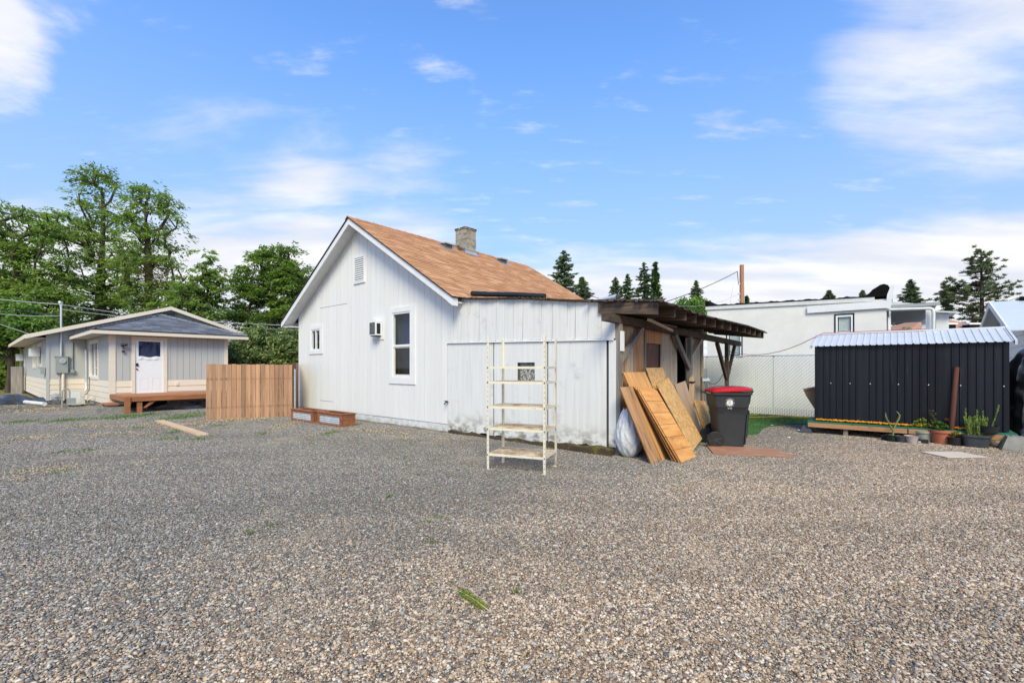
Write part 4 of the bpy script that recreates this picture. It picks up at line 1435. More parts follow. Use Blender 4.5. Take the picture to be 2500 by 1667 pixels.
# a dark room behind the openings
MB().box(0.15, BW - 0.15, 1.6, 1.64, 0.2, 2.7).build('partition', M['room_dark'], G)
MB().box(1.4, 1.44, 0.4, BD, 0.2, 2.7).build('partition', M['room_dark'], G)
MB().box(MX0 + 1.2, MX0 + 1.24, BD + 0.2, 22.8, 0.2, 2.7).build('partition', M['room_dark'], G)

# front door
dr = MB()
frame_rect(dr, 0.575, 1.645, 0.50, 2.64, 0.10, -0.05, 0.05, wb=0.04)
door = dr.build('door', M['house_cream'], G)
leaf = MB()
frame_rect(leaf, 0.68, 1.54, 0.545, 2.535, 0.0, -0.012, 0.03, 0.10, 0.10, 0.06, 1.30)
leaf.build('door_leaf', M['door_white'], door)
pan = MB()
for a, b in ((0.80, 1.05), (1.17, 1.42)):
    frame_rect(pan, a, b, 0.70, 1.12, 0.018, -0.018, -0.0125)
pan.build('door_panel', M['door_white'], door)
MB().box(0.781, 1.439, 0.012, 0.016, 1.846, 2.474).build('pane', M['glass'], door)
curtain('curtain', 0.785, 1.435, 1.85, 2.47, 0.05, M['curtain_navy'], door, 5, 0.004)
v = MB()
n_ = 20
lo, hi_ = [], []
for i in range(n_ + 1):
    x = 0.775 + 0.67 * i / n_
    yy = -0.020 - 0.008 * math.sin(i * 0.9)
    lo.append((x, yy - 0.006, 1.80 + 0.018 * math.sin(i * 0.45)))
    hi_.append((x, yy, 1.905 + 0.022 * math.sin(i * 0.45 + 0.5)))
v.add(lo + hi_, [(i, i + 1, n_ + 2 + i, n_ + 1 + i) for i in range(n_)])
v.build('valance', M['vinyl'], door, smooth=60)
for z in (1.44, 1.60):
    MB().tube([(0.73, -0.012, z), (0.73, -0.05, z)], 0.026, 10).build('door_handle' if z < 1.5 else 'deadbolt', M['black_iron'], door, smooth=40)
MB().box(0.70, 0.765, -0.05, -0.013, 1.555, 1.66).build('keypad', M['black_iron'], door)
# porch light
pl = MB()
pl.tube([(0.33, -0.02, 2.22), (0.33, -0.14, 2.22)], 0.025, 8)
pl.tube([(0.26, -0.14, 2.30), (0.42, -0.20, 2.34)], 0.055, 10)
pl.tube([(0.33, -0.08, 2.12), (0.33, -0.10, 2.06)], 0.045, 10)
pl.build('porch_light', M['black_iron'], G, smooth=40)
MB().box(1.92, 2.01, -0.055, -0.022, 0.80, 0.93).build('outlet_box', M['house_cream'], G)


def grey_window(tf, x0, x1, z0, z1, mulls, bars=0, ac=None):
    w_ = MB()
    frame_rect(w_, x0 - 0.10, x1 + 0.10, z0 - 0.10, z1 + 0.08, 0.11, -0.045, 0.02)
    w_.v = [tf(p) for p in w_.v]
    win = w_.build('window', M['house_cream'], G)
    s = MB()
    frame_rect(s, x0 + 0.01, x1 - 0.01, z0 + 0.01, z1 - 0.01, 0.05, -0.02, 0.05)
    for m_ in mulls:
        s.box(m_ - 0.025, m_ + 0.025, -0.012, 0.04, z0 + 0.06, z1 - 0.06)
    for i in range(bars):
        z = z0 + (z1 - z0) * (i + 1) / (bars + 1)
        s.box(mulls[0] + 0.026, x1 - 0.06, 0.006, 0.02, z - 0.01, z + 0.01)
    s.v = [tf(p) for p in s.v]
    s.build('sash', M['vinyl'], win)
    p = MB().box(x0 + 0.06, x1 - 0.06, 0.024, 0.028, z0 + 0.06, z1 - 0.06)
    p.v = [tf(q) for q in p.v]
    p.build('pane', M['glass'], win)
    if ac:
        a = MB().box(ac[0], ac[1], -0.35, -0.05, ac[2], ac[3])
        a.v = [tf(q) for q in a.v]
        a.build('window_cooler', M['vinyl'], win)
    return win


grey_window(tf_bayleft, WIN[0] + 0.06, WIN[1] - 0.06, WIN[2] + 0.06, WIN[3] - 0.04, [(WIN[0] + WIN[1]) / 2], bars=3)
grey_window(tf_mainleft, LW[0][0] + 0.06, LW[0][1] - 0.06, 1.62, 2.52, [(LW[0][0] + LW[0][1]) / 2], 0, (LW[0][0] + 0.5, LW[0][0] + 1.6, 2.0, 2.36))
grey_window(tf_mainleft, LW[1][0] + 0.06, LW[1][1] - 0.06, 1.56, 2.54, [(LW[1][0] + LW[1][1]) / 2])
grey_window(tf_mainleft, LW[2][0] + 0.06, LW[2][1] - 0.06, 1.51, 2.54, [(LW[2][0] + LW[2][1]) / 2], 0, (LW[2][0] + 1.9, LW[2][0] + 2.6, 1.9, 2.3))

# main roof
FY, BY = BD - 0.42, 23.5
for sgn in (-1, 1):
    xe = MRX + sgn * MHALF
    xa, xb = (xe, MRX) if sgn < 0 else (MRX, xe)
    z = lambda x: mroof(x)
    MB().hexa([(xa, FY, z(xa) - 0.04), (xb, FY, z(xb) - 0.04), (xb, BY, z(xb) - 0.04), (xa, BY, z(xa) - 0.04),
               (xa, FY, z(xa)), (xb, FY, z(xb)), (xb, BY, z(xb)), (xa, BY, z(xa))]).build('roof', M['roof_grey'], G)
    MB().hexa([(xa, FY - 0.03, z(xa) - 0.16), (xb, FY - 0.03, z(xb) - 0.16), (xb, FY + 0.002, z(xb) - 0.16), (xa, FY + 0.002, z(xa) - 0.16),
               (xa, FY - 0.03, z(xa) + 0.004), (xb, FY - 0.03, z(xb) + 0.004), (xb, FY + 0.002, z(xb) + 0.004), (xa, FY + 0.002, z(xa) + 0.004)]).build('rake_board', M['house_cream'], G)
    MB().hexa([(xa, FY + 0.004, z(xa) - 0.075), (xb, FY + 0.004, z(xb) - 0.075), (xb, BD - 0.03, z(xb) - 0.075), (xa, BD - 0.03, z(xa) - 0.075),
               (xa, FY + 0.004, z(xa) - 0.045), (xb, FY + 0.004, z(xb) - 0.045), (xb, BD - 0.03, z(xb) - 0.045), (xa, BD - 0.03, z(xa) - 0.045)]).build('soffit', M['meter_grey'], G)
xe = MRX - MHALF
MB().box(xe - 0.03, xe - 0.001, FY, BY, mroof(xe) - 0.15, mroof(xe) + 0.005).build('fascia', M['house_cream'], G)
MB().box(xe, MX0, BD, BY, mroof(xe) - 0.11, mroof(xe) - 0.08).build('soffit', M['house_cream'], G)

# bay hip roof, shingled in grey
HX0, HX1, HY0, HZ0, HZ1 = -0.53, 4.36, -0.40, 2.83, 3.70
AX, AY = (HX0 + HX1) / 2, HY0 + (HX1 - HX0) / 2
deck = MB()
deck.add([(HX0, HY0, HZ0), (HX1, HY0, HZ0), (AX, AY, HZ1), (HX0, BD - 0.03, HZ0), (AX, BD - 0.03, HZ1), (HX1, BD - 0.03, HZ0),
          (HX0, HY0, HZ0 - 0.03), (HX1, HY0, HZ0 - 0.03), (HX0, BD - 0.03, HZ0 - 0.03), (HX1, BD - 0.03, HZ0 - 0.03)],
         [(0, 1, 2), (0, 2, 4, 3), (1, 5, 4, 2), (6, 0, 3, 8), (7, 9, 5, 1), (6, 7, 1, 0), (6, 8, 9, 7)])
bayroof = deck.build('bay_roof', M['roof_grey'], G)
hz = MB()
tones = []
rows = 17
for r_ in range(rows):
    t0, t1 = r_ / rows, (r_ + 1) / rows
    # front face courses: between hips
    def pt(u, t, face):
        if face == 0:
            xl, xr = HX0 + (AX - HX0) * t, HX1 + (AX - HX1) * t
            return Vector((xl + (xr - xl) * u, HY0 + (AY - HY0) * t, HZ0 + (HZ1 - HZ0) * t))
        ys, ye = HY0 + (AY - HY0) * t, BD - 0.03
        return Vector((HX0 + (AX - HX0) * t, ys + (ye - ys) * u, HZ0 + (HZ1 - HZ0) * t))
    for face in (0, 1):
        ln = (pt(1, t0, face) - pt(0, t0, face)).length
        k = max(1, int(ln / 0.3))
        nn = (pt(1, t0, face) - pt(0, t0, face)).cross(pt(0, t1, face) - pt(0, t0, face)).normalized()
        if nn.z < 0:
            nn = -nn
        off = RNG.uniform(0, 1)
        for i in range(k + 1):
            u0, u1 = max(0, (i - off) / k), min(1, (i + 1 - off) / k)
            if u1 - u0 < 0.002:
                continue
            e = 0.002 / max(ln, 0.2)
            a, b, c, d_ = pt(u0 + e, t0, face), pt(u1 - e, t0, face), pt(u1 - e, t1, face), pt(u0 + e, t1, face)
            lift, lift2 = nn * 0.016, nn * 0.003
            hz.hexa([a + nn * 0.001, b + nn * 0.001, c + nn * 0.001, d_ + nn * 0.001, a + lift, b + lift, c + lift2, d_ + lift2])
            tones += [RNG.random()] * 8
sm = bpy.data.materials.new('shingle_grey')
sm.use_nodes = True
nt = sm.node_tree
aa = N(nt, 'ShaderNodeAttribute', attribute_name='tone')
nt.links.new(ramp(nt, aa.outputs['Fac'], [(0, (0.085, 0.09, 0.105)), (0.6, (0.14, 0.148, 0.17)), (1.0, (0.20, 0.21, 0.235))]), nt.nodes['Principled BSDF'].inputs['Base Color'])
nt.nodes['Principled BSDF'].inputs['Roughness'].default_value = 0.85
o = hz.build('shingles', sm, bayroof)
o.data.attributes.new('tone', 'FLOAT', 'POINT').data.foreach_set('value', tones)
o['kind'] = 'stuff'
# hip caps
for (p, q) in (((HX0, HY0, HZ0), (AX, AY, HZ1)), ((HX1, HY0, HZ0), (AX, AY, HZ1)), ((AX, AY, HZ1), (AX, BD - 0.05, HZ1))):
    p, q = Vector(p), Vector(q)
    k = int((q - p).length / 0.2)
    for i in range(k):
        a, b = p.lerp(q, i / k), p.lerp(q, (i + 1.15) / k)
        MB().tube([a + Vector((0, 0, 0.02)), b + Vector((0, 0, 0.008))], [0.06, 0.045], 6, flat=0.45).build('hip_cap', M['roof_grey'], bayroof)
for (x0, x1, y0, y1) in ((HX0 - 0.03, HX1 + 0.03, HY0 - 0.03, HY0 - 0.001), (HX0 - 0.03, HX0 - 0.001, HY0, BD - 0.04)):
    MB().box(x0, x1, y0, y1, HZ0 - 0.15, HZ0 - 0.025).build('fascia', M['house_cream'], G)
    MB().box(x0 - 0.01, x1 + 0.01, y0 - 0.01, y1, HZ0 - 0.024, HZ0 + 0.014).build('drip_edge', M['black_iron'], G)
MB().box(HX0, HX1, HY0, 0.0, HZ0 - 0.115, HZ0 - 0.085).build('soffit', M['house_cream'], G)
MB().box(HX0, -0.001, 0.0, BD - 0.04, HZ0 - 0.115, HZ0 - 0.085).build('soffit', M['house_cream'], G)

# service gear on the wall by the bay
mt = MB().box(-0.96, -0.60, BD - 0.17, BD - 0.036, 1.27, 1.94).build('meter_box', M['meter_grey'], G)
MB().tube([(-0.76, BD - 0.171, 1.77), (-0.76, BD - 0.21, 1.77)], 0.095, 16).build('meter_ring', M['galv'], mt, smooth=40)
MB().lathe([(0.075, 0), (0.07, 0.05), (0.03, 0.075), (0.0005, 0.08)], 14).xform(Matrix.Translation((-0.76, BD - 0.211, 1.77)) @ Matrix.Rotation(math.radians(90), 4, 'X')).build('meter_dome', M['glass'], mt, smooth=60)
MB().box(-1.0, -0.55, BD - 0.18, BD - 0.036, 1.945, 1.975).build('hood', M['meter_grey'], mt)
MB().tube([(-0.80, BD - 0.09, 1.98), (-0.80, BD - 0.09, 4.12)], 0.035, 10).build('service_mast', M['galv'], G, smooth=40)
hd = MB()
hd.tube([(-0.80, BD - 0.09, 4.10), (-0.80, BD - 0.10, 4.22), (-0.86, BD - 0.16, 4.24)], [0.05, 0.06, 0.05], 10)
hd.build('weatherhead', M['pvc'], G, smooth=40)
MB().tube([(-0.74, BD - 0.09, 0.1), (-0.74, BD - 0.09, 1.27)], 0.05, 10).build('conduit', M['house_cream'], G, smooth=40)
MB().tube([(-0.84, BD - 0.09, 0.1), (-0.84, BD - 0.09, 1.27)], 0.018, 8).build('conduit', M['meter_grey'], G, smooth=40)
MB().tube([(-0.45, BD - 0.06, 1.3), (-0.45, BD - 0.06, 2.6)], 0.025, 8).build('conduit', M['meter_grey'], G, smooth=40)
MB().box(-0.52, -0.40, BD - 0.14, BD - 0.036, 1.27, 1.42).build('junction_box', M['meter_grey'], G)
MB().box(MX0 - 0.15, MX0 - 0.036, BD + 0.35, BD + 0.9, 1.22, 1.5).build('phone_box', M['meter_grey'], G)
ls = MB()
ls.tube([(-0.08, 4.85, 2.25), (-0.075, 4.85, 1.0), (-0.09, 4.8, 0.55), (-0.2, 4.65, 0.36), (-0.4, 4.5, 0.33)], 0.05, 10)
ls.build('line_cover', M['pipe_silver'], G, smooth=50)
MB().tube([(-0.06, 4.2, 1.1), (-0.06, 4.25, 0.55), (-0.15, 4.4, 0.35)], 0.012, 6).build('cable', M['cable'], G)

# ------------------------------------------------------------------ heat pump and gas meter beside it
hp = thing('heat_pump', 'beige outdoor heat pump unit beside the grey house wall', 'heat pump', gp(186, 991), TH + math.pi / 2)
MB().box(-0.24, 0.24, -0.15, 0.15, 0.07, 0.62).build('case', M['heat_pump'], hp)
MB().box(-0.235, 0.10, -0.156, -0.151, 0.12, 0.56).build('grille', M['pvc'], hp)
MB().box(0.13, 0.225, -0.175, -0.151, 0.35, 0.5).build('valve_cover', M['heat_pump'], hp)
for x in (-0.18, 0.18):
    MB().box(x - 0.03, x + 0.03, -0.17, 0.17, 0.0, 0.07).build('foot', M['black_iron'], hp)
MB().tube([(0.20, -0.17, 0.30), (0.30, -0.2, 0.22), (0.45, -0.1, 0.28)], 0.025, 8).build('line', M['pvc'], hp, smooth=50)
gm = thing('gas_meter', 'dark gas regulator and pipe standing left of the heat pump', 'gas meter', gp(152, 996), TH + math.pi / 2)
gm_p = MB()
gm_p.tube([(0, 0, 0), (0, 0, 0.62), (0.05, 0.02, 0.70), (0.16, 0.03, 0.70), (0.20, 0.03, 0.6), (0.20, 0.03, 0.36)], 0.025, 8)
gm_p.build('pipe', M['meter_grey'], gm, smooth=50)
MB().lathe([(0.001, -0.05), (0.12, -0.035), (0.14, 0), (0.12, 0.035), (0.05, 0.05), (0.04, 0.09), (0.001, 0.095)], 18).xform(
    Matrix.Translation((-0.17, 0, 0.42)) @ Matrix.Rotation(math.radians(80), 4, 'X')).build('regulator', M['meter_grey'], gm, smooth=40)
MB().tube([(-0.17, 0, 0.42), (0, 0, 0.42)], 0.03, 8).build('coupling', M['meter_grey'], gm)
MB().box(0.12, 0.36, -0.1, 0.1, 0.14, 0.36).build('meter_body', M['meter_grey'], gm)

# ------------------------------------------------------------------ entry deck
DK = thing('entry_deck', 'low reddish wooden deck in front of the white door', 'deck', hf(-17.87, -3.9), TH + math.pi / 2)
DY0 = -2.45
for i in range(16):
    y0 = DY0 + i * 0.15
    MB().box(-0.02, BW, y0 + 0.004, y0 + 0.146, 0.515, 0.55).build('deck_board', M['deck_wood'], DK)
MB().box(-0.01, BW, DY0 - 0.035, DY0 + 0.003, 0.39, 0.545).build('rim_joist', M['deck_wood'], DK)
MB().box(-0.045, -0.021, DY0 - 0.03, -0.06, 0.39, 0.548).build('rim_joist', M['deck_wood'], DK)
for x in (-0.02, 0.30, 3.2):
    MB().box(x, x + 0.13, DY0 - 0.075 if x < 0.1 else DY0 + 0.01, DY0 + 0.12, 0.0, 0.50 if x > 0.1 else 0.545).build('post', M['deck_wood'], DK)
MB().box(0.2, BW, DY0 + 0.9, DY0 + 0.94, 0.32, 0.50).build('joist', M['ply_tan'], DK)
MB().hexa([(0.45, DY0 + 0.03, 0.16), (0.53, DY0 + 0.03, 0.16), (0.53, DY0 + 0.07, 0.16), (0.45, DY0 + 0.07, 0.16),
           (0.78, DY0 + 0.03, 0.5), (0.98, DY0 + 0.03, 0.5), (0.98, DY0 + 0.07, 0.5), (0.78, DY0 + 0.07, 0.5)]).build('brace', M['deck_wood'], DK)
for i in range(2):
    MB().box(-0.40, -0.05, DY0 + 0.7 + i * 0.5, DY0 + 1.15 + i * 0.5, 0.26, 0.30).build('step_tread', M['deck_wood'], DK)
MB().box(-0.37, -0.06, DY0 + 0.8, DY0 + 0.85, 0.0, 0.26).build('step_riser', M['ply_tan'], DK)
MB().box(-0.37, -0.06, DY0 + 1.5, DY0 + 1.55, 0.0, 0.26).build('step_riser', M['ply_tan'], DK)
st = MB().box(-0.35, 0.35, -0.2, 0.2, -0.02, 0.19).build('step_block', M['concrete'])
st.location = gp(268, 1008)
st.rotation_euler = (0, 0, TH + math.pi / 2)
tag(st, 'pale concrete step block beside the reddish deck', 'step')


# crumpled sheeting: under the deck and the pile on the far left
def crumple(name, cx, cy, rx, ry, h, mat, seed, label, cat, rz=0.0, nx=46, ny=30):
    rg = np.random.default_rng(seed)
    ph = rg.uniform(0, 6.28, 12)
    vs, fs = [], []
    for j in range(ny + 1):
        for i in range(nx + 1):
            u, v_ = i / nx * 2 - 1, j / ny * 2 - 1
            k = 1 + 0.22 * math.sin(3 * math.atan2(v_, u) + ph[0]) + 0.12 * math.sin(7 * math.atan2(v_, u) + ph[1])
            e = max(0.0, 1 - (u * u + v_ * v_))
            z = h * (e ** 0.6) * (0.5 + 0.25 * math.sin(u * 7 + ph[2] + 2 * v_) + 0.25 * abs(math.sin(v_ * 9 + ph[3] + 3 * u)) + 0.15 * math.sin(u * 19 + v_ * 13 + ph[4]))
            vs.append((u * rx * k, v_ * ry * k, 0.02 + max(0.0, z)))
    for j in range(ny):
        for i in range(nx):
            a = j * (nx + 1) + i
            fs.append((a, a + 1, a + nx + 2, a + nx + 1))
    o = MB().add(vs, fs).build(name, mat, None, smooth=35)
    o.location = (cx, cy, 0)
    o.rotation_euler = (0, 0, rz)
    return tag(o, label, cat)


p = hf(-17.87 + 1.3, -3.9 + 2.2)
M['film'] = pmat('film', (0.40, 0.41, 0.42), (0.25, 0.26, 0.27), 0.25, (4, 4, 4), spec=0.6)
crumple('plastic_sheet', p.x, p.y, 1.0, 0.55, 0.26, M['film'], 3, 'crumpled clear plastic sheet in the dark under the entry deck', 'plastic sheet', TH + math.pi / 2)
p = gp(38, 984)
crumple('plastic_sheet', p.x, p.y, 1.9, 1.0, 0.34, M['tarp_sheet'], 8, 'crumpled black plastic sheeting heaped left of the grey house', 'plastic sheet', 0.2)
pp = MB()
a, b = gp(62, 981, 0.08), gp(109, 986, 0.08)
pp.tube([a, b], 0.075, 12)
o = pp.build('drain_pipe', M['pvc'], None, smooth=40)
tag(o, 'short white drain pipe lying beside the black plastic heap', 'pipe')
ps = MB().box(-0.32, 0.32, -0.06, 0.06, -0.05, 1.55).build('gate_post', M['grey_timber'])
ps.location = gp(43, 961)
tag(ps, 'weathered grey board post behind the corner of the grey house', 'post')
# ------------------------------------------------------------------ cedar fence
def fence(p0, p1, n_, z1, mat, label, drop=0.0, h1=None):
    p0, p1 = Vector(p0), Vector(p1)
    L_ = (p1 - p0).length
    F_ = thing('board_fence', label, 'fence', p0, math.atan2(p1.y - p0.y, p1.x - p0.x))
    w_ = L_ / n_
    for i in range(n_):
        a, b = i * w_, (i + 1) * w_
        j = RNG.uniform(-0.004, 0.004)
        ln = RNG.uniform(-0.008, 0.008)
        zt = z1 + RNG.uniform(-0.012, 0.008)
        g0, g1 = RNG.uniform(0.002, 0.006), RNG.uniform(0.002, 0.006)
        MB().hexa([(a + g0 + ln, j, 0.01), (b - g1 + ln, j, 0.01), (b - g1 + ln, j + 0.016, 0.01), (a + g0 + ln, j + 0.016, 0.01),
                   (a + g0, j, zt), (b - g1, j, zt), (b - g1, j + 0.016, zt), (a + g0, j + 0.016, zt)]).build('fence_board', M[mat], F_)
    for z in (0.30, 1.12):
        MB().box(0.0, L_, 0.022, 0.06, z, z + 0.088).build('rail', M['fence_dark'], F_)
        for i in range(n_):
            for q in (0.3, 0.72):
                MB().box((i + q) * w_ - 0.003, (i + q) * w_ + 0.003, -0.0075, -0.003, z + 0.015 + 0.02 * q, z + 0.07).build('nail_stain', M['rust_bolt'], F_)
    for x in (0.0, L_ - 0.09):
        MB().box(x, x + 0.09, 0.061, 0.15, -0.1, z1 - 0.02).build('post', M['fence_dark'], F_)
    return F_


fence(gp(503, 1025.4), gp(714, 1016), 18, 1.60, 'fence_wood', 'reddish brown cedar board fence between the grey and white houses')
FD = thing('board_fence', 'narrow dark strip of board fence against the white house corner', 'fence', (-6.78, 14.04, 0), math.atan2(1.33, -0.42))
for i in range(9):
    MB().box(i * 0.14 + 0.002, i * 0.14 + 0.138, -0.008, 0.008, 0.0, 1.66).build('fence_board', M['fence_dark'] if i < 5 else M['fence_wood'], FD)
MB().tube([(0.12, -0.05, 0.0), (0.12, -0.05, 1.45)], 0.03, 10).build('steel_post', M['galv'], FD, smooth=40)

# ------------------------------------------------------------------ chain-link fence with white privacy slats
CL = thing('chain_link_fence', 'chain link fence with white privacy slats behind the bin', 'fence', hf(-3.2, 8.85), TH)
CW, CH = 6.4, 1.87
nt_ = int(CW / 0.062)
sl = MB()
for i in range(nt_):
    x = i * 0.062
    sl.box(x + 0.005, x + 0.057, 0.004, 0.008, 0.05, CH - 0.03 - RNG.uniform(0, 0.02))
o = sl.build('privacy_slats', M['slat_white'], CL)
o['kind'] = 'stuff'
wr = MB()
pitch = 0.105
k = int((CW + CH) / pitch)
for i in range(k):
    for sgn in (1, -1):
        x0 = i * pitch - (CH if sgn > 0 else 0)
        a, b = (x0, 0.05), (x0 + sgn * (CH - 0.05), CH)
        # clip to the fence length
        pts = []
        for t in (0, 1):
            pts.append((a[0] + (b[0] - a[0]) * t, a[1] + (b[1] - a[1]) * t))
        (xa, za), (xb, zb_) = pts
        lo_, hi_ = (xa, xb) if xa < xb else (xb, xa)
        if hi_ < 0 or lo_ > CW:
            continue

        def zat(x):
            return za + (zb_ - za) * (x - xa) / (xb - xa)
        c0, c1 = max(lo_, 0), min(hi_, CW)
        if c1 - c0 < 0.02:
            continue
        y = -0.003 if sgn > 0 else 0.012
        wr.tube([(c0, y, zat(c0)), (c1, y, zat(c1))], 0.0032 if sgn > 0 else 0.0022, 4, caps=False)
o = wr.build('wire_mesh', M['wire'], CL)
o['kind'] = 'stuff'
MB().tube([(0, 0.02, CH), (CW, 0.02, CH)], 0.02, 8).build('top_rail', M['galv'], CL, smooth=40)
for x in (0.05, 2.0, 3.97, 6.2):
    MB().tube([(x, 0.035, -0.05), (x, 0.035, CH + 0.02)], 0.024, 8).build('post', M['wire'], CL, smooth=40)

# ------------------------------------------------------------------ artificial turf strip in front of that fence
def turf():
    poly = [hf(-1.6, 8.75), hf(4.2, 8.7), hf(4.2, 7.0), hf(1.6, 6.9)] + [gp(1880, 1042), gp(1862, 1047), gp(1852, 1060), gp(1838, 1063), gp(1812, 1062), gp(1790, 1060)] + [hf(-1.6, 6.2)]
    mb = MB()
    mb.prism([(p.x, p.y, 0.004) for p in poly], (0, 0, 0.024))
    o = mb.build('artificial_turf', pmat('turf_base', (0.045, 0.13, 0.025), (0.035, 0.10, 0.02), 0.8, (2, 2, 2), bump=0.5))
    tag(o, 'bright green artificial turf laid before the white slatted fence', 'turf')
    # short blades
    V, T = [], []
    P2 = [(p.x, p.y) for p in poly]

    def inside(x, y):
        c = False
        j = len(P2) - 1
        for i in range(len(P2)):
            if (P2[i][1] > y) != (P2[j][1] > y) and x < (P2[j][0] - P2[i][0]) * (y - P2[i][1]) / (P2[j][1] - P2[i][1]) + P2[i][0]:
                c = not c
            j = i
        return c
    xs_, ys_ = [p[0] for p in P2], [p[1] for p in P2]
    n_ = 0
    while n_ < 14000:
        x, y = RNG.uniform(min(xs_), max(xs_)), RNG.uniform(min(ys_), max(ys_))
        n_ += 1
        if not inside(x, y):
            continue
        a = RNG.uniform(0, 6.28)
        h_ = RNG.uniform(0.02, 0.045)
        dx, dy = math.cos(a) * 0.006, math.sin(a) * 0.006
        lx, ly = RNG.uniform(-0.02, 0.02), RNG.uniform(-0.02, 0.02)
        V.append([(x - dx, y - dy, 0.028), (x + dx, y + dy, 0.028), (x + dx * .3 + lx, y + dy * .3 + ly, 0.028 + h_), (x - dx * .3 + lx, y - dy * .3 + ly, 0.028 + h_)])
        T.append(RNG.random())
    q = quads_mesh('turf_pile', V, M['turf_blade'], o, T)
    q['kind'] = 'stuff'


turf()
hz_ = MB()
pts = [gp(1822, 1017), gp(1850, 1016), gp(1875, 1021), gp(1905, 1020), gp(1935, 1024), gp(1975, 1023)]
hz_.tube([p + Vector((0, 0, 0.06)) for p in pts], 0.011, 6)
pts = [gp(1818, 1024), gp(1860, 1023), gp(1890, 1024), gp(1920, 1021), gp(1960, 1021)]
hz_.tube([p + Vector((0, 0, 0.06)) for p in pts], 0.011, 6)
tag(hz_.build('garden_hose', M['hose_yellow'], None, smooth=50), 'yellow hose lying across the green turf', 'hose')

# ------------------------------------------------------------------ black metal shed on its skid deck
S0, S1, SD0, SDEP = 2.265, 5.265, 5.32, 1.8
SH = thing('metal_shed', 'black ribbed metal shed with a white metal roof', 'shed', hf(S0, SD0), TH)
SW, SZ0, SZ1 = S1 - S0, 0.30, 1.985
RISE = 0.30


def rib_profile(x0, x1, pitch, h_, off=0.0):
    """(x, depth) outline of a ribbed sheet with narrow flat-topped ribs"""
    out = [(x0, 0.0)]
    k = math.ceil((x0 - off) / pitch)
    while off + k * pitch < x1 - 0.02:
        c = off + k * pitch
        if c > x0 + 0.02:
            out += [(c - 0.019, 0.0), (c - 0.009, h_), (c + 0.009, h_), (c + 0.019, 0.0)]
        k += 1
    out.append((x1, 0.0))
    return out


PITCH = SW / 26
npan = 7
for i in range(npan):
    a, b = SW * i / npan, SW * (i + 1) / npan
    pr = rib_profile(a, b, PITCH, 0.020, PITCH / 2)
    vs = [(x, -d_ - (0.0015 if i % 2 else 0), SZ0) for x, d_ in pr] + [(x, -d_ - (0.0015 if i % 2 else 0), SZ1) for x, d_ in pr]
    k = len(pr)
    MB().add(vs, [(q, q + 1, k + q + 1, k + q) for q in range(k - 1)]).build('wall_panel', M['shed_black'], SH)
    for z in (1.15,):
        MB().lathe([(0.012, 0), (0.010, 0.008), (0.0005, 0.011)], 8).xform(Matrix.Translation(((math.floor((0.10, 0.204, 0.344, 0.49, 0.644, 0.807, 0.975)[i] * SW / PITCH) + 0.5) * PITCH, -0.0215, z)) @ Matrix.Rotation(math.radians(90), 4, 'X')).build('screw', M['screw'], SH)
MB().box(0.0, 0.02, 0.004, SDEP, SZ0, SZ1).build('side_panel', M['shed_black'], SH)
MB().box(SW - 0.02, SW, 0.004, SDEP, SZ0, SZ1).build('side_panel', M['shed_black'], SH)
MB().box(0.02, SW - 0.02, SDEP - 0.02, SDEP, SZ0, SZ1).build('rear_panel', M['shed_black'], SH)
for x in (0.02, SW):
    MB().prism([(x, 0.004, SZ1), (x, SDEP, SZ1), (x, SDEP / 2, SZ1 + RISE - 0.02)], (-0.02, 0, 0)).build('gable_panel', M['shed_black'], SH)
for x in (-0.012, SW - 0.055):
    MB().box(x, x + 0.065, -0.03, -0.0205, SZ0, SZ1 + 0.01).build('corner_trim', M['shed_black'], SH)
for i in range(npan):
    a, b = -0.09 + (SW + 0.18) * i / npan, -0.09 + (SW + 0.18) * (i + 1) / npan
    for side in (0, 1):
        pr = rib_profile(a, b, PITCH, 0.015, PITCH / 2)
        vs = []
        for x, d_ in pr:
            vs.append((x, -0.085 if side == 0 else SDEP + 0.085, SZ1 - 0.01 + d_ + (0.001 if i % 2 else 0)))
        for x, d_ in pr:
            vs.append((x, SDEP / 2, SZ1 + RISE + d_ + (0.001 if i % 2 else 0)))
        k = len(pr)
        MB().add(vs, [(q, q + 1, k + q + 1, k + q) if side == 0 else (k + q, k + q + 1, q + 1, q) for q in range(k - 1)]).build('roof_panel', M['shed_roof'], SH)
MB().tube([(-0.1, SDEP / 2, SZ1 + RISE + 0.012), (SW + 0.1, SDEP / 2, SZ1 + RISE + 0.012)], 0.035, 6, flat=0.6).build('ridge_cap', M['shed_roof'], SH)
for x in (-0.105, SW + 0.072):
    for s_ in (0, 1):
        y0, y1 = (-0.095, SDEP / 2) if s_ == 0 else (SDEP / 2, SDEP + 0.095)
        z0, z1 = (SZ1 - 0.012, SZ1 + RISE) if s_ == 0 else (SZ1 + RISE, SZ1 - 0.012)
        MB().hexa([(x, y0, z0 - 0.05), (x + 0.033, y0, z0 - 0.05), (x + 0.033, y1, z1 - 0.05), (x, y1, z1 - 0.05),
                   (x, y0, z0 + 0.03), (x + 0.033, y0, z0 + 0.03), (x + 0.033, y1, z1 + 0.03), (x, y1, z1 + 0.03)]).build('rake_trim', M['shed_roof'], SH)
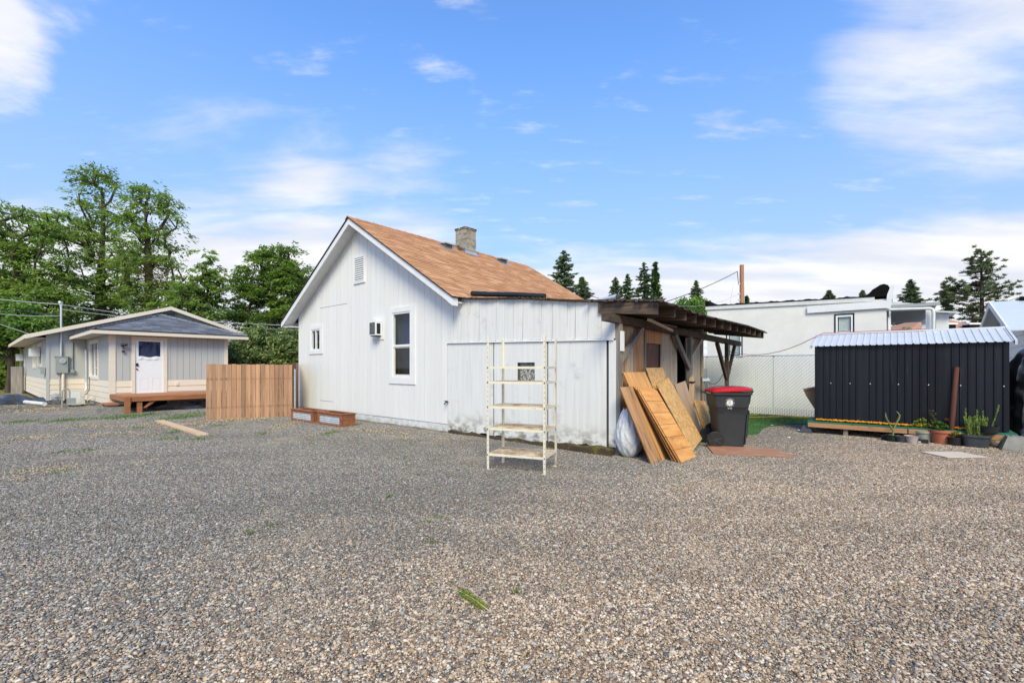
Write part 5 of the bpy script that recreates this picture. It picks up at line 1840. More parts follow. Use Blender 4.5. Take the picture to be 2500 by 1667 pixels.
# bead of orange expanding foam along the foot
for f0, f1 in ((0.02, 2.05), (2.2, SW - 0.28)):
    fm = MB()
    x = f0
    while x < f1:
        r_ = RNG.uniform(0.018, 0.03)
        fm.lathe([(0.001, -r_), (r_ * 0.8, -r_ * 0.5), (r_, 0), (r_ * 0.7, r_ * 0.6), (0.001, r_ * 0.85)], 7, (x, -0.035 + RNG.uniform(-0.01, 0.01), SZ0 + 0.02 + RNG.uniform(-0.004, 0.012)))
        x += RNG.uniform(0.012, 0.02)
    fm.build('foam_bead', M['foam'], SH, smooth=70)
# skid deck
SK = thing('skid_deck', 'timber skid frame with a green edge under the black shed', 'deck', hf(S0, SD0), TH)
MB().box(-0.14, SW + 0.10, -0.14, SDEP + 0.05, 0.255, 0.285).build('floor_sheet', M['green_edge'], SK)
for a, b in ((-0.13, 1.58), (1.60, SW + 0.09)):
    MB().box(a, b, -0.15, -0.11, 0.155, 0.252).build('rim_joist', M['deck_beam'], SK)
MB().box(-0.13, SW + 0.09, SDEP, SDEP + 0.04, 0.155, 0.252).build('rim_joist', M['deck_beam'], SK)
for x in (0.52, 1.9):
    MB().box(x, x + 0.08, -0.10, -0.02, -0.02, 0.252).build('stub_post', M['grey_timber'], SK)
for x in (0.3, 1.2, 2.2, 2.8):
    MB().box(x, x + 0.04, -0.105, SDEP, 0.155, 0.252).build('joist', M['deck_beam'], SK)


def pier(px, py, sc_, rz, label, mat='concrete'):
    a, b, h_ = 0.155 * sc_, 0.085 * sc_, 0.20 * sc_
    o = MB()
    o.hexa([(-a, -a, -0.02), (a, -a, -0.02), (a, a, -0.02), (-a, a, -0.02), (-a, -a, 0.03), (a, -a, 0.03), (a, a, 0.03), (-a, a, 0.03)])
    o.hexa([(-a * 0.99, -a * 0.99, 0.03), (a * 0.99, -a * 0.99, 0.03), (a * 0.99, a * 0.99, 0.03), (-a * 0.99, a * 0.99, 0.03), (-b, -b, h_), (b, -b, h_), (b, b, h_), (-b, b, h_)])
    o.box(-b * 0.45, b * 0.45, -b * 0.45, b * 0.45, h_, h_ + 0.012)
    o = o.build('pier_block', M[mat])
    o.location = gp(px, py)
    o.rotation_euler = (0, 0, rz)
    return tag(o, label, 'concrete block', 'concrete pier blocks by the shed')


pier(1969, 1056, 0.78, TH, 'dark concrete pier block under the left end of the shed frame', 'pot_char')
pier(2478, 1099, 1.28, TH + 0.05, 'large pale concrete pier block at the right end of the shed frame')

# things beside the shed
cb = thing('cardboard_sheet', 'brown cardboard sheet sticking out behind the black shed', 'cardboard', hf(S0 - 0.02, SD0 + 0.25), TH)
c = MB().prism([(-0.26, 0.0, 1.0), (0.0, 0.0, 1.06), (0.0, 0.0, 0.55), (-0.03, 0.0, 0.54), (-0.20, 0.0, 0.84)], (0, 0.012, 0)).build('board', M['card'], cb)
MB().prism([(-0.26, -0.001, 1.0), (0.0, -0.001, 1.06), (0.0, -0.03, 1.02), (-0.245, -0.03, 0.955)], (0, 0.002, 0.001)).build('flap', M['card'], cb)
MB().prism([(-0.03, 0.002, 0.545), (0.0, 0.002, 0.545), (0.0, 0.002, -0.0), (-0.03, 0.002, -0.0)], (0, 0.008, 0)).build('lower_strip', M['card'], cb)
pst = MB().tube([(0, 0, 0), (0.022, 0.012, 0.35), (0.075, 0.045, 1.22)], 0.043, 12).build('rusty_post', M['pipe_rust'], None, smooth=40)
pst.location = hf(S0 + 2.23, SD0 - 0.085, 0.285)
pst.rotation_euler = (0, 0, TH)
tag(pst, 'rusty brown post leaning against the black shed', 'post')
tr_ = crumple('tarp_cover', 0, 0, 1.0, 1.0, 0.1, M['tarp_black'], 4, 'x', 'tarp')
bpy.data.objects.remove(tr_)


def tarp_mound():
    """black tarp draped over something tall beside the shed"""
    vs, fs = [], []
    nu, nv_ = 64, 36
    ph = NP.uniform(0, 6.28, 8)
    for j in range(nv_ + 1):
        t = j / nv_
        z = 1.96 * t
        for i in range(nu):
            a = 2 * math.pi * i / nu
            r_ = 0.58 * (1 - 0.08 * t) * (1 if t < 0.62 else math.sqrt(max(0.0, 1 - ((t - 0.62) / 0.38) ** 2)))
            fold = 1 + 0.055 * math.sin(9 * a + ph[0] + 2.2 * t) * (1 - 0.4 * t) + 0.03 * math.sin(23 * a + ph[1] - 3 * t) + 0.045 * math.sin(5 * t * 6.28 + 3 * a + ph[2]) * 0.6
            fold += 0.02 * math.sin(17 * t * 3 + 11 * a + ph[3])
            vs.append((r_ * fold * math.cos(a), r_ * fold * 0.85 * math.sin(a), z))
    for j in range(nv_):
        for i in range(nu):
            w_ = (i + 1) % nu
            fs.append((j * nu + i, j * nu + w_, (j + 1) * nu + w_, (j + 1) * nu + i))
    o = MB().add(vs, fs).build('tarp_cover', M['tarp_black'], None, smooth=60)
    o.location = hf(5.87, 6.62)
    o.rotation_euler = (0, 0, 0.4)
    tag(o, 'tall mound under a wrinkled black tarp right of the shed', 'tarp')


tarp_mound()

# ------------------------------------------------------------------ white stucco building behind the fence
WB = thing('stucco_building', 'white flat-roofed stucco building behind the slatted fence', 'building', hf(-2.15, 12.0), TH)
BLN, BH0, BH1 = 5.58, 3.80, 3.78
WH = [(4.23, 4.72, 2.0, 3.28), (0.75, 1.28, 1.9, 3.02)]


def wbtop(x):
    return BH0 + 0.02 * math.sin(x)


cut_panel(MB(), 0.0, BLN, 0.0, 0.15, lambda x: -0.05, lambda x: 3.88 - 0.16 * x / BLN, WH).build('wall', M['stucco'], WB)
MB().box(0.0, 0.15, 0.15, 8.0, -0.05, 3.72).build('side_wall', M['stucco'], WB)
MB().box(BLN - 0.15, BLN, 0.15, 8.0, -0.05, 3.72).build('side_wall', M['stucco'], WB)
MB().box(0.15, BLN - 0.15, 7.85, 8.0, -0.05, 3.72).build('rear_wall', M['stucco'], WB)
MB().hexa([(-0.05, -0.05, 3.82), (BLN - 0.3, -0.05, 3.67), (BLN - 0.3, -0.002, 3.67), (-0.05, -0.002, 3.82), (-0.05, -0.05, 3.96), (BLN - 0.3, -0.05, 3.81), (BLN - 0.3, -0.002, 3.81), (-0.05, -0.002, 3.96)]).build('fascia', M['pvc'], WB)
MB().box(3.42, BLN + 0.02, -0.08, -0.052, 3.42, 3.66).build('fascia_board', M['white_trim'], WB)
# tarred roof edge, lumpy
mb = MB()
prev = None
for i in range(60):
    x = -0.06 + (BLN + 0.20) * i / 59
    t = 3.855 + 0.16 * max(0.0, 1 - i / 59.0) + 0.015 * math.sin(i * 1.1) + 0.012 * math.sin(i * 2.7) + (0.16 if i < 2 else 0.0)
    xc = BLN - 0.08
    u = (x - xc) / (0.46 if x < xc else 0.23)
    t += 0.36 * max(0.0, 1 - u * u) ** (1.6 if x < xc else 0.55)
    lf = 0.16 * max(0.0, 1 - i / 59.0)
    cur = [(x, -0.07, 3.802 + lf), (x, 7.9, 3.73 + lf), (x, 7.9, 3.76 + lf), (x, 0.30, t), (x, -0.06, t - 0.01)]
    if prev:
        mb.add(prev + cur, [(0, 5, 6, 1), (1, 6, 7, 2), (2, 7, 8, 3), (3, 8, 9, 4), (4, 9, 5, 0)])
    else:
        mb.add(cur, [(0, 1, 2, 3, 4)])
    prev = cur
mb.add(prev, [(4, 3, 2, 1, 0)])
mb.build('roof', M['tar'], WB)
MB().prism([(BLN - 0.02, -0.075, 3.42), (BLN + 0.10, -0.075, 3.38), (BLN + 0.20, -0.085, 4.10), (BLN + 0.12, -0.085, 4.16), (BLN + 0.02, -0.085, 3.85)], (0, 0.012, 0)).build('parapet_board', M['white_trim'], WB)
for k_, h_ in enumerate(WH):
    f_ = MB()
    frame_rect(f_, h_[0] - 0.03, h_[1] + 0.03, h_[2] - 0.03, h_[3] + 0.05, 0.035, -0.02, 0.03)
    win = f_.build('window', M['tar'], WB)
    s_ = MB()
    frame_rect(s_, h_[0] + 0.008, h_[1] - 0.008, h_[2] + 0.008, h_[3] - 0.008, 0.055, -0.01, 0.05)
    if k_ == 0:
        s_.box(h_[0] + 0.08, h_[1] - 0.08, -0.004, 0.04, 2.66, 2.73)
    s_.build('sash', M['vinyl'], win)
    MB().box(h_[0] + 0.08, h_[1] - 0.08, 0.03, 0.034, h_[2] + 0.08, h_[3] - 0.08).build('pane', M['glass'], win)
    bl = MB()
    z = 2.75 if k_ == 0 else h_[2] + 0.1
    while z < h_[3] - 0.08:
        bl.box(h_[0] + 0.09, h_[1] - 0.09, 0.06, 0.075, z, z + 0.02)
        z += 0.024
    bl.build('blind', M['pvc'], win)
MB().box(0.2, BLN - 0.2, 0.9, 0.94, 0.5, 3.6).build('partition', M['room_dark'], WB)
# porch beside it
MB().box(BLN + 0.002, BLN + 1.20, 0.25, 3.6, 3.42, 3.50).build('porch_roof', M['grey_paint'], WB)
MB().box(BLN + 0.002, BLN + 1.28, 0.10, 0.16, 3.42, 3.52).build('porch_fascia', M['grey_paint'], WB)
for i in range(8):
    MB().box(BLN + 0.06, BLN + 1.18, 0.4 + i * 0.4, 0.45 + i * 0.4, 3.33, 3.418).build('porch_rafter', M['grey_paint'], WB)
MB().box(BLN + 0.06, BLN + 1.18, 3.2, 3.24, 3.16, 3.33).build('porch_board', M['grey_paint'], WB)
for x, y in ((BLN + 0.06, 0.16), (BLN + 0.95, 0.16), (BLN + 0.95, 3.3)):
    w_ = 0.05 if x < BLN + 0.5 else 0.14
    MB().box(x, x + w_, y, y + w_, -0.05, 3.40).build('porch_post', M['white_trim'], WB)
dp = MB()
dp.tube([(BLN - 0.02, 0.02, 3.37), (BLN + 1.02, 0.02, 3.33), (BLN + 1.10, 0.02, 3.30), (BLN + 1.12, 0.02, 3.2), (BLN + 1.12, 0.02, 2.3)], 0.045, 10)
dp.build('drain_pipe', M['pvc'], WB, smooth=50)
MB().box(BLN + 1.22, BLN + 1.52, 0.9, 1.2, 2.2, 3.2).build('porch_wing', M['white_trim'], WB)
MB().hexa([(BLN + 1.21, 0.7, 3.26), (BLN + 1.68, 0.7, 3.2), (BLN + 1.68, 2.0, 3.2), (BLN + 1.21, 2.0, 3.26),
           (BLN + 1.21, 0.7, 3.31), (BLN + 1.68, 0.7, 3.25), (BLN + 1.68, 2.0, 3.25), (BLN + 1.21, 2.0, 3.31)]).build('wing_roof', M['metal_pale'], WB)
MB().hexa([(BLN + 0.1, 0.9, 3.53), (BLN + 0.95, 0.9, 3.53), (BLN + 0.95, 3.5, 3.54), (BLN + 0.1, 3.5, 3.70),
           (BLN + 0.1, 0.9, 3.72), (BLN + 0.95, 0.9, 3.56), (BLN + 0.95, 3.5, 3.57), (BLN + 0.1, 3.5, 3.75)]).build('upper_roof', M['metal_pale'], WB)

# ------------------------------------------------------------------ tan-roofed house further back
TX = thing('tan_roof_house', 'distant low house with a tan hip roof behind the black shed', 'house', at(2290, 897, 34) * 1.0, 0.0)
TX.location.z = 0
r_ = MB()
r_.add([(-7.0, -4, 2.7), (6, -4, 2.7), (6, 8, 2.7), (-7.0, 8, 2.7), (0.7, 2, 5.40), (2.3, 2, 5.40)], [(0, 1, 5, 4), (1, 2, 5), (2, 3, 4, 5), (3, 0, 4), (3, 2, 1, 0)])
tr = r_.build('roof', M['roof_tan_far'], TX)
MB().box(-6.2, 5.4, -3.2, 7.4, -0.1, 2.69).build('wall', M['stucco'], TX)
for x in (0.0, 1.75):
    z = 4.35
    MB().box(x, x + 0.75, -0.6, -0.05, z - 0.1, z + 0.3).build('roof_vent', M['tar'], TX)
    MB().box(x - 0.08, x + 0.83, -0.68, 0.03, z + 0.3, z + 0.42).build('vent_hood', M['white_trim'], TX)

# ------------------------------------------------------------------ white gabled outbuilding at the right edge
RB = thing('white_outbuilding', 'white gabled outbuilding with a pale metal roof at the right edge', 'building', hf(6.0, 10.97), TH - math.pi / 2)
RB.location.z = 0
w0, gz, ez = 5.4, 3.30, 2.36
o = cut_panel(MB(), -w0 / 2, w0 / 2, 0.0, 0.1, lambda x: 0.0, lambda x: gz - 0.10 - (gz - ez) / (w0 / 2 + 0.18) * abs(x), [], (0,)).build('wall', M['white_trim'], RB)
for i in range(11):
    z = 0.2 + i * 0.26
    hw = min(w0 / 2, (gz - 0.36 - z) / ((gz - ez) / (w0 / 2 + 0.18)))
    if hw < 0.1:
        continue
    MB().box(-hw, hw, -0.022, -0.001, z, z + 0.25).build('lap_board', M['white_trim'], RB)
MB().box(w0 / 2 - 0.1, w0 / 2, 0.1, 5.0, 0.0, 2.32).build('side_wall', M['white_trim'], RB)
MB().box(-w0 / 2, -w0 / 2 + 0.1, 0.1, 5.0, 0.0, 2.32).build('side_wall', M['white_trim'], RB)
for sgn in (-1, 1):
    xe = sgn * (w0 / 2 + 0.18)
    xa, xb, za, zb_ = (xe, 0, ez, gz) if sgn < 0 else (0, xe, gz, ez)
    MB().hexa([(xa, -0.35, za - 0.03), (xb, -0.35, zb_ - 0.03), (xb, 5.2, zb_ - 0.03), (xa, 5.2, za - 0.03),
               (xa, -0.35, za), (xb, -0.35, zb_), (xb, 5.2, zb_), (xa, 5.2, za)]).build('roof', M['metal_pale'], RB)
    MB().hexa([(xa, -0.38, za - 0.14), (xb, -0.38, zb_ - 0.14), (xb, -0.352, zb_ - 0.14), (xa, -0.352, za - 0.14),
               (xa, -0.38, za + 0.01), (xb, -0.38, zb_ + 0.01), (xb, -0.352, zb_ + 0.01), (xa, -0.352, za + 0.01)]).build('rake_board', M['white_trim'], RB)
MB().box(-0.12, 0.12, 0.2, 1.0, gz - 0.02, gz + 0.08).build('ridge_patch', M['tar'], RB)
fl = MB()
fl.box(-0.05, 0.05, -0.08, -0.023, 2.85, 2.95)
fl.tube([(-0.13, -0.10, 2.93), (-0.17, -0.22, 2.87)], 0.06, 8)
fl.tube([(0.13, -0.10, 2.93), (0.17, -0.22, 2.84)], 0.06, 8)
fl.tube([(-0.13, -0.10, 2.93), (0.13, -0.10, 2.93)], 0.02, 6)
fl.build('flood_light', M['black_iron'], RB, smooth=40)

# ------------------------------------------------------------------ utility pole and overhead lines
def wire(name, pts, r_, mat, label, cat='wire', sagv=0.0, seg=14):
    P = []
    for a, b in zip(pts[:-1], pts[1:]):
        a, b = Vector(a), Vector(b)
        for i in range(seg):
            t = i / seg
            P.append(a.lerp(b, t) - Vector((0, 0, sagv * 4 * t * (1 - t))))
    P.append(Vector(pts[-1]))
    o = MB().tube(P, r_, 5).build(name, M[mat], None, smooth=60)
    return tag(o, label, cat)


UP = thing('utility_pole', 'bare brown utility pole rising behind the stucco building', 'pole', at(1811, 897, 30) * 1.0)
UP.location.z = 0
pz = at(1812, 647, 30).z
MB().tube([(0, 0, -0.2), (0, 0, pz)], [0.17, 0.13], 12).build('pole', M['pole_wood'], UP, smooth=40)
MB().tube([(0.14, -0.02, 3), (0.13, -0.02, pz - 1.4)], 0.035, 6).build('ground_conduit', M['galv'], UP)
for i, dz in enumerate((1.25, 1.9, 2.3)):
    MB().box(-0.24, -0.1, -0.05, 0.05, pz - dz - 0.04, pz - dz + 0.04).build('cable_clamp', M['galv'], UP)
ptop = at(1811, 897, 30)
W0 = Vector((ptop.x - 0.2, ptop.y, pz - 1.25))
wire('drop_cable', [W0, at(1800, 663, 29.8), at(1622, 738, 24)], 0.022, 'cable', 'dark drop cable slanting down from the brown pole', sagv=0.12)
wire('drop_cable', [W0 - Vector((0, 0, 0.65)), at(1628, 742, 25)], 0.009, 'cable_grey', 'thin pale cable below the dark drop cable', sagv=0.4)
wire('guy_wire', [W0 - Vector((0.35, 0, 0)), at(1781, 748, 26)], 0.009, 'cable_grey', 'thin vertical guy wire beside the brown pole')
wire('drop_cable', [at(1380, 703, 30), at(1464, 729, 22)], 0.014, 'cable', 'short dark cable passing below the tall conifer')
mastw = G.matrix_world
Gm = Matrix.Translation(hf(-17.87, -3.9)) @ Matrix.Rotation(TH + math.pi / 2, 4, 'Z')
mast_top = Gm @ Vector((-0.84, BD - 0.16, 4.16))
mast_low = Gm @ Vector((-0.82, BD - 0.10, 3.72))
wire('power_line', [at(-60, 724, 22), at(147, 743, 20.2), at(400, 777, 24), at(690, 794, 24)], 0.019, 'cable_grey', 'pale service line running past the mast top and behind the houses', sagv=0.03)
wire('power_line', [at(-60, 742, 22), mast_low], 0.012, 'cable', 'upper of two thin dark lines ending at the service mast', sagv=0.06)
wire('power_line', [at(-60, 758, 22), mast_low - Vector((0, 0, 0.05))], 0.014, 'cable_grey', 'lower of two thin lines ending at the service mast', sagv=0.1)
wire('power_line', [at(147, 755, 24), at(500, 792, 26), at(735, 806, 26)], 0.013, 'cable_grey', 'lower thin line running behind both houses', sagv=0.05)
wire('power_line', [at(-40, 778, 21), Gm @ Vector((MRX - MHALF + 0.1, FY + 0.3, mroof(MRX - MHALF) + 0.04))], 0.012, 'cable_grey', 'thin line dropping to the near eave of the grey house')
# red extension cord from the lean-to to the shed roof and on
a, b = hf(0.1, 6.6, 1.95), hf(S0 - 0.11, SD0 + 0.45, SZ1 + 0.21)
sg = [a.lerp(b, i / 8) - Vector((0, 0, 0.22 * 4 * (i / 8) * (1 - i / 8))) for i in range(9)]
wire('extension_cord', sg + [ hf(S0 + 0.06, SD0 + 0.84, SZ1 + RISE + 0.045), hf(S0 + 1.9, SD0 + 0.84, SZ1 + RISE + 0.045)], 0.008, 'cord_red', 'red extension cord slung from the lean-to post to the shed roof', 'cord', 0.0, 10)
wire('extension_cord', [hf(0.02, 4.65, 1.25), hf(0.05, 6.47, 1.55)], 0.008, 'cable', 'dark cord looped between the lean-to wall and its end post', 'cord', 0.32, 14)
# ------------------------------------------------------------------ metal shelving rack
fl_ = gp(1188.5, 1148)
SR = thing('shelving_rack', 'rusty cream steel shelving rack with five wire shelves', 'shelf', fl_, math.radians(-20.8))
RW, RD, RH = 0.89, 0.61, 1.95
# angle-iron uprights with bolt holes
UP_ = {}
for (x, y, sx_, sy_) in ((0, 0, 1, 1), (RW, 0, -1, 1), (0, RD, 1, -1), (RW, RD, -1, -1)):
    u = MB()
    t, w_ = 0.004, 0.034
    xs_ = sorted((x, x + sx_ * w_))
    ys_ = sorted((y, y + sy_ * t))
    u.box(xs_[0], xs_[1], ys_[0], ys_[1], 0.02, RH + RNG.uniform(-0.02, 0.02))
    xs_ = sorted((x, x + sx_ * t))
    ys_ = sorted((y + sy_ * t, y + sy_ * w_))
    u.box(xs_[0], xs_[1], ys_[0], ys_[1], 0.02, RH - 0.01)
    u.build('upright', M['shelf_paint'], SR)
    MB().box(min(x, x + sx_ * 0.045), max(x, x + sx_ * 0.045), min(y, y + sy_ * 0.045), max(y, y + sy_ * 0.045), 0.0, 0.018).build('foot', M['shelf_paint'], SR)
    for i in range(26):
        z = 0.08 + i * 0.071
        MB().box(x + sx_ * 0.012, x + sx_ * 0.020, y - sy_ * 0.001 - 0.0006, y - sy_ * 0.001 + 0.0006, z, z + 0.012).build('bolt_hole', M['rust_bolt'], SR)
for k_, z in enumerate((1.515, 1.30, 0.94, 0.625, 0.25)):
    hgt = 0.034
    tr = MB()
    e = 0.006
    tr.box(e, RW - e, e, e + 0.003, z - hgt, z)
    tr.box(e, RW - e, RD - e - 0.003, RD - e, z - hgt, z)
    tr.box(e, e + 0.003, e + 0.003, RD - e - 0.003, z - hgt, z)
    tr.box(RW - e - 0.003, RW - e, e + 0.003, RD - e - 0.003, z - hgt, z)
    shelf = tr.build('shelf', M['shelf_paint'], SR)
    ms = MB()
    nx_, ny_ = 34, 22
    for i in range(1, nx_):
        x = e + (RW - 2 * e) * i / nx_
        ms.box(x - 0.0028, x + 0.0028, e + 0.003, RD - e - 0.003, z - 0.012, z - 0.008)
    for j in range(1, ny_):
        y = e + (RD - 2 * e) * j / ny_
        ms.box(e + 0.003, RW - e - 0.003, y - 0.0028, y + 0.0028, z - 0.0085, z - 0.005)
    ms.build('wire_deck', M['shelf_rust'], shelf)
    for x, y in ((0.014, -0.003), (RW - 0.014, -0.003)):
        MB().box(x - 0.008, x + 0.008, y - 0.004, y, z - 0.026, z - 0.010).build('bolt', M['rust_bolt'], shelf)

# ------------------------------------------------------------------ sheets and boards leaning on the lean-to wall
def leaning(name, bl, br, tl, tr_, mat, label, cat, th=0.014, grooves=(), edge='board_edge', seam=None):
    """bl, br: bottom corners on the ground; tl, tr_: top corners, all (s, d, z) in the house frame"""
    bl, br, tl, tr_ = (hf(*q) for q in (bl, br, tl, tr_))
    yv = ((tl - bl) + (tr_ - br)) / 2
    L_ = yv.length
    yv = yv.normalized()
    xv = br - bl
    W_ = xv.length
    xv = (xv - yv * xv.dot(yv)).normalized()
    zv = xv.cross(yv).normalized()
    R_ = Matrix((xv, yv, zv)).transposed().to_4x4()
    root = thing(name, label, cat)
    root.matrix_world = Matrix.Translation(bl) @ R_
    root.location = bl
    root.rotation_euler = R_.to_euler()
    cuts = [0.0] + sorted(grooves) + [1.0]
    parts = []
    if seam:
        spans = [(0.0, seam * W_ - 0.003), (seam * W_ + 0.003, W_)]
    else:
        spans = [(0.0, W_)]
    for a, b in spans:
        if len(cuts) == 2:
            MB().box(a, b, 0, L_, 0, th).build('sheet', [M[mat], M[edge]][0:1], root)
        else:
            MB().box(a, b, 0, L_, 0, th * 0.6).build('core', M[edge], root)
            for c0, c1 in zip(cuts[:-1], cuts[1:]):
                MB().box(a, b, c0 * L_ + 0.004, c1 * L_ - 0.004, th * 0.6, th).build('face_strip', M[mat], root)
    MB().box(-0.0008, 0.0, 0.0, L_, 0.0, th * 0.97).build('edge', M[edge], root)
    return root, W_, L_


grp = 'sheets and boards leaning on the lean-to wall'
R1, _, _ = leaning('plank_pair', (0.755, -0.31, 0.0), (0.76, 0.10, 0.0), (0.225, -0.31, 1.17), (0.23, 0.09, 1.17), 'board_old', 'weathered brown boards leaning lowest beside the white bag', 'boards', 0.022, seam=0.5)
leaning('plywood_sheet', (0.78, 0.06, 0.0), (0.78, 0.94, 0.0), (0.10, 0.05, 1.412), (0.10, 0.95, 1.408), 'ply_sheet', 'tall orange plywood boards leaning behind the grooved stack', 'plywood', 0.018, seam=0.5)
ORD = ('sixth', 'fifth', 'fourth', 'third', 'second')
for i in range(6):
    o_ = (5 - i) * 0.026
    j_ = (0.0, 0.05, -0.03, 0.02, -0.04, 0.0)[i]
    leaning('grooved_sheet', (1.09 - o_, 0.07 + j_ * 0.5, 0.0), (1.09 - o_, 0.75 + j_ * 0.3, 0.0), (0.35 - o_ * 0.8, 0.13 + j_, 1.115 + (5 - i) * 0.012), (0.35 - o_ * 0.8, 0.87 + j_, 1.12 + (5 - i) * 0.012),
            'ply_cross', ('orange grooved siding sheet, front one of the leaning stack' if i == 5 else
                          'edge-on %s grooved sheet counted back from the front of the leaning stack' % ORD[i]), 'plywood', 0.014, grooves=(0.166, 0.333, 0.5, 0.666, 0.833))
leaning('plywood_sheet', (0.60, 1.08, 0.0), (0.60, 1.90, 0.0), (0.06, 1.07, 1.49), (0.06, 1.88, 1.485), 'osb', 'pale plywood offcut rising highest among the leaning sheets', 'plywood', 0.018)
RO, WO, LO = leaning('osb_sheet', (0.88, 1.20, 0.0), (0.85, 2.02, 0.0), (0.30, 1.01, 1.17), (0.30, 1.73, 1.18), 'osb', 'speckled strand board sheet with a green bottom edge', 'strand board', 0.014)
MB().box(0.0, WO, -0.012, 0.0, 0.0, 0.014).build('painted_edge', M['green_edge'], RO)
leaning('plywood_sheet', (0.66, 1.95, 0.0), (0.61, 2.72, 0.0), (0.30, 1.82, 1.145), (0.30, 2.63, 1.18), 'ply_grey', 'dull grey-brown plywood sheet right of the strand board', 'plywood', 0.012)
leaning('osb_sheet', (0.54, 3.02, 0.0), (0.50, 3.85, 0.0), (0.25, 3.10, 0.78), (0.25, 3.90, 0.79), 'osb', 'small strand board piece behind the wire fan guard', 'strand board', 0.014)
# fan guard: concentric wire rings leaning on the small sheet
fg = thing('fan_guard', 'round wire fan guard leaning beside the bin', 'fan guard', hf(0.72, 2.78, 0.0), 0)
t = Matrix.Scale(1.35, 4) @ Matrix.Rotation(TH, 4, 'Z') @ Matrix.Rotation(math.radians(-62), 4, 'Y') @ Matrix.Rotation(math.radians(90), 4, 'Z')
rings = MB()
for r_ in (0.03, 0.06, 0.09, 0.12, 0.15, 0.18, 0.205):
    P = [(r_ * math.cos(a * 2 * math.pi / 28), 0.215 + r_ * math.sin(a * 2 * math.pi / 28), 0.05 * (1 - (r_ / 0.205) ** 2)) for a in range(29)]
    rings.tube(P, 0.003 if r_ < 0.2 else 0.006, 4, caps=False)
rings.xform(t).build('rings', M['pipe_rust'], fg)
sp = MB()
for i in range(22):
    a = i * 2 * math.pi / 22
    sp.tube([(0, 0.215, 0.05), (0.12 * math.cos(a), 0.215 + 0.12 * math.sin(a), 0.035), (0.205 * math.cos(a), 0.215 + 0.205 * math.sin(a), 0)], 0.0024, 4, caps=False)
sp.xform(t).build('spokes', M['pipe_rust'], fg)

# bundle of bamboo-coloured stakes, broom, pole by the second post
stk = thing('stake_bundle', 'bundle of pale square stakes against the middle lean-to post', 'stakes', hf(0.14, 3.22, 0.0), TH)
for i in range(7):
    x, y = 0.02 * (i % 3), 0.055 * (i // 2)
    MB().box(x, x + 0.025, y, y + 0.028, 0.0, 1.30 + RNG.uniform(-0.05, 0.03)).build('stake', M['plank'], stk)
MB().box(-0.006, 0.07, -0.006, 0.20, 1.15, 1.19).build('band', M['rubber'], stk)
br = thing('push_broom', 'push broom with a blue and white head upside down by the wall', 'broom', hf(0.20, 4.12, 0.0), TH)
MB().tube([(0, 0, 0.0), (-0.03, 0.06, 1.2)], 0.014, 8).build('handle', M['grey_timber'], br, smooth=40)
MB().box(-0.08, 0.02, -0.10, 0.30, 1.18, 1.22).build('head', M['vinyl'], br)
MB().box(-0.075, 0.015, -0.09, 0.29, 1.22, 1.25).build('bristles', M['brush_blue'], br)
po = MB().tube([(0, 0, 0), (-0.06, 0.12, 1.28)], 0.022, 8).build('wooden_pole', M['old_timber'], None, smooth=40)
po.location = hf(0.22, 3.88)
po.rotation_euler = (0, 0, TH)
tag(po, 'thin dark wooden pole leaning left of the broom', 'pole')

# ------------------------------------------------------------------ white sack
def sack():
    vs, fs = [], []
    nu, nv_ = 72, 44
    ph = NP.uniform(0, 6.28, 10)
    for j in range(nv_ + 1):
        t = j / nv_
        for i in range(nu):
            a = 2 * math.pi * i / nu
            if t < 0.36:
                prof = math.sqrt(max(0.0, 1 - ((0.36 - t) / 0.40) ** 2))
            else:
                q = (t - 0.36) / 0.64
                prof = 1 - 0.82 * q ** 1.9
            # soft bulges low down, sharp gathers running up to the neck
            w_ = 1 + 0.07 * math.sin(3 * a + ph[0] + 2 * t) + 0.05 * math.sin(5 * a + ph[1] - 5 * t) * (1 - t)
            w_ -= (0.05 + 0.22 * t) * (0.5 - abs(((a / 6.283 * 11 + 0.35 * math.sin(4 * t + ph[2])) % 1) - 0.5)) * 1.2
            w_ -= 0.07 * (1 - abs(math.sin(4.3 * t + 2 * a + ph[6]))) ** 4 + 0.06 * (1 - abs(math.sin(7.1 * t - 3 * a + ph[7]))) ** 4 + 0.05 * (1 - abs(math.sin(10 * t + 5 * a + ph[8]))) ** 3
            w_ += 0.030 * abs(math.sin(9 * t + 4 * a + ph[3])) + 0.025 * math.sin(23 * t + 7 * a + ph[4]) * (1 - t)
            r_ = 0.222 * max(prof, 0.1) * w_
            vs.append((r_ * math.cos(a) - 0.07 * t * t, r_ * math.sin(a) * 0.9 - 0.05 * t * t, 0.012 + 0.80 * t + 0.02 * math.sin(3 * a + ph[5]) * t))
    for j in range(nv_):
        for i in range(nu):
            w_ = (i + 1) % nu
            fs.append((j * nu + i, j * nu + w_, (j + 1) * nu + w_, (j + 1) * nu + i))
    fs.append(tuple(range(nu - 1, -1, -1)))
    fs.append(tuple(nv_ * nu + i for i in range(nu)))
    o = MB().add(vs, fs).build('sack', M['bag'], None, smooth=50)
    o.location = hf(0.25, 0.02)
    tag(o, 'full white plastic sack standing at the lean-to corner post', 'sack')


sack()

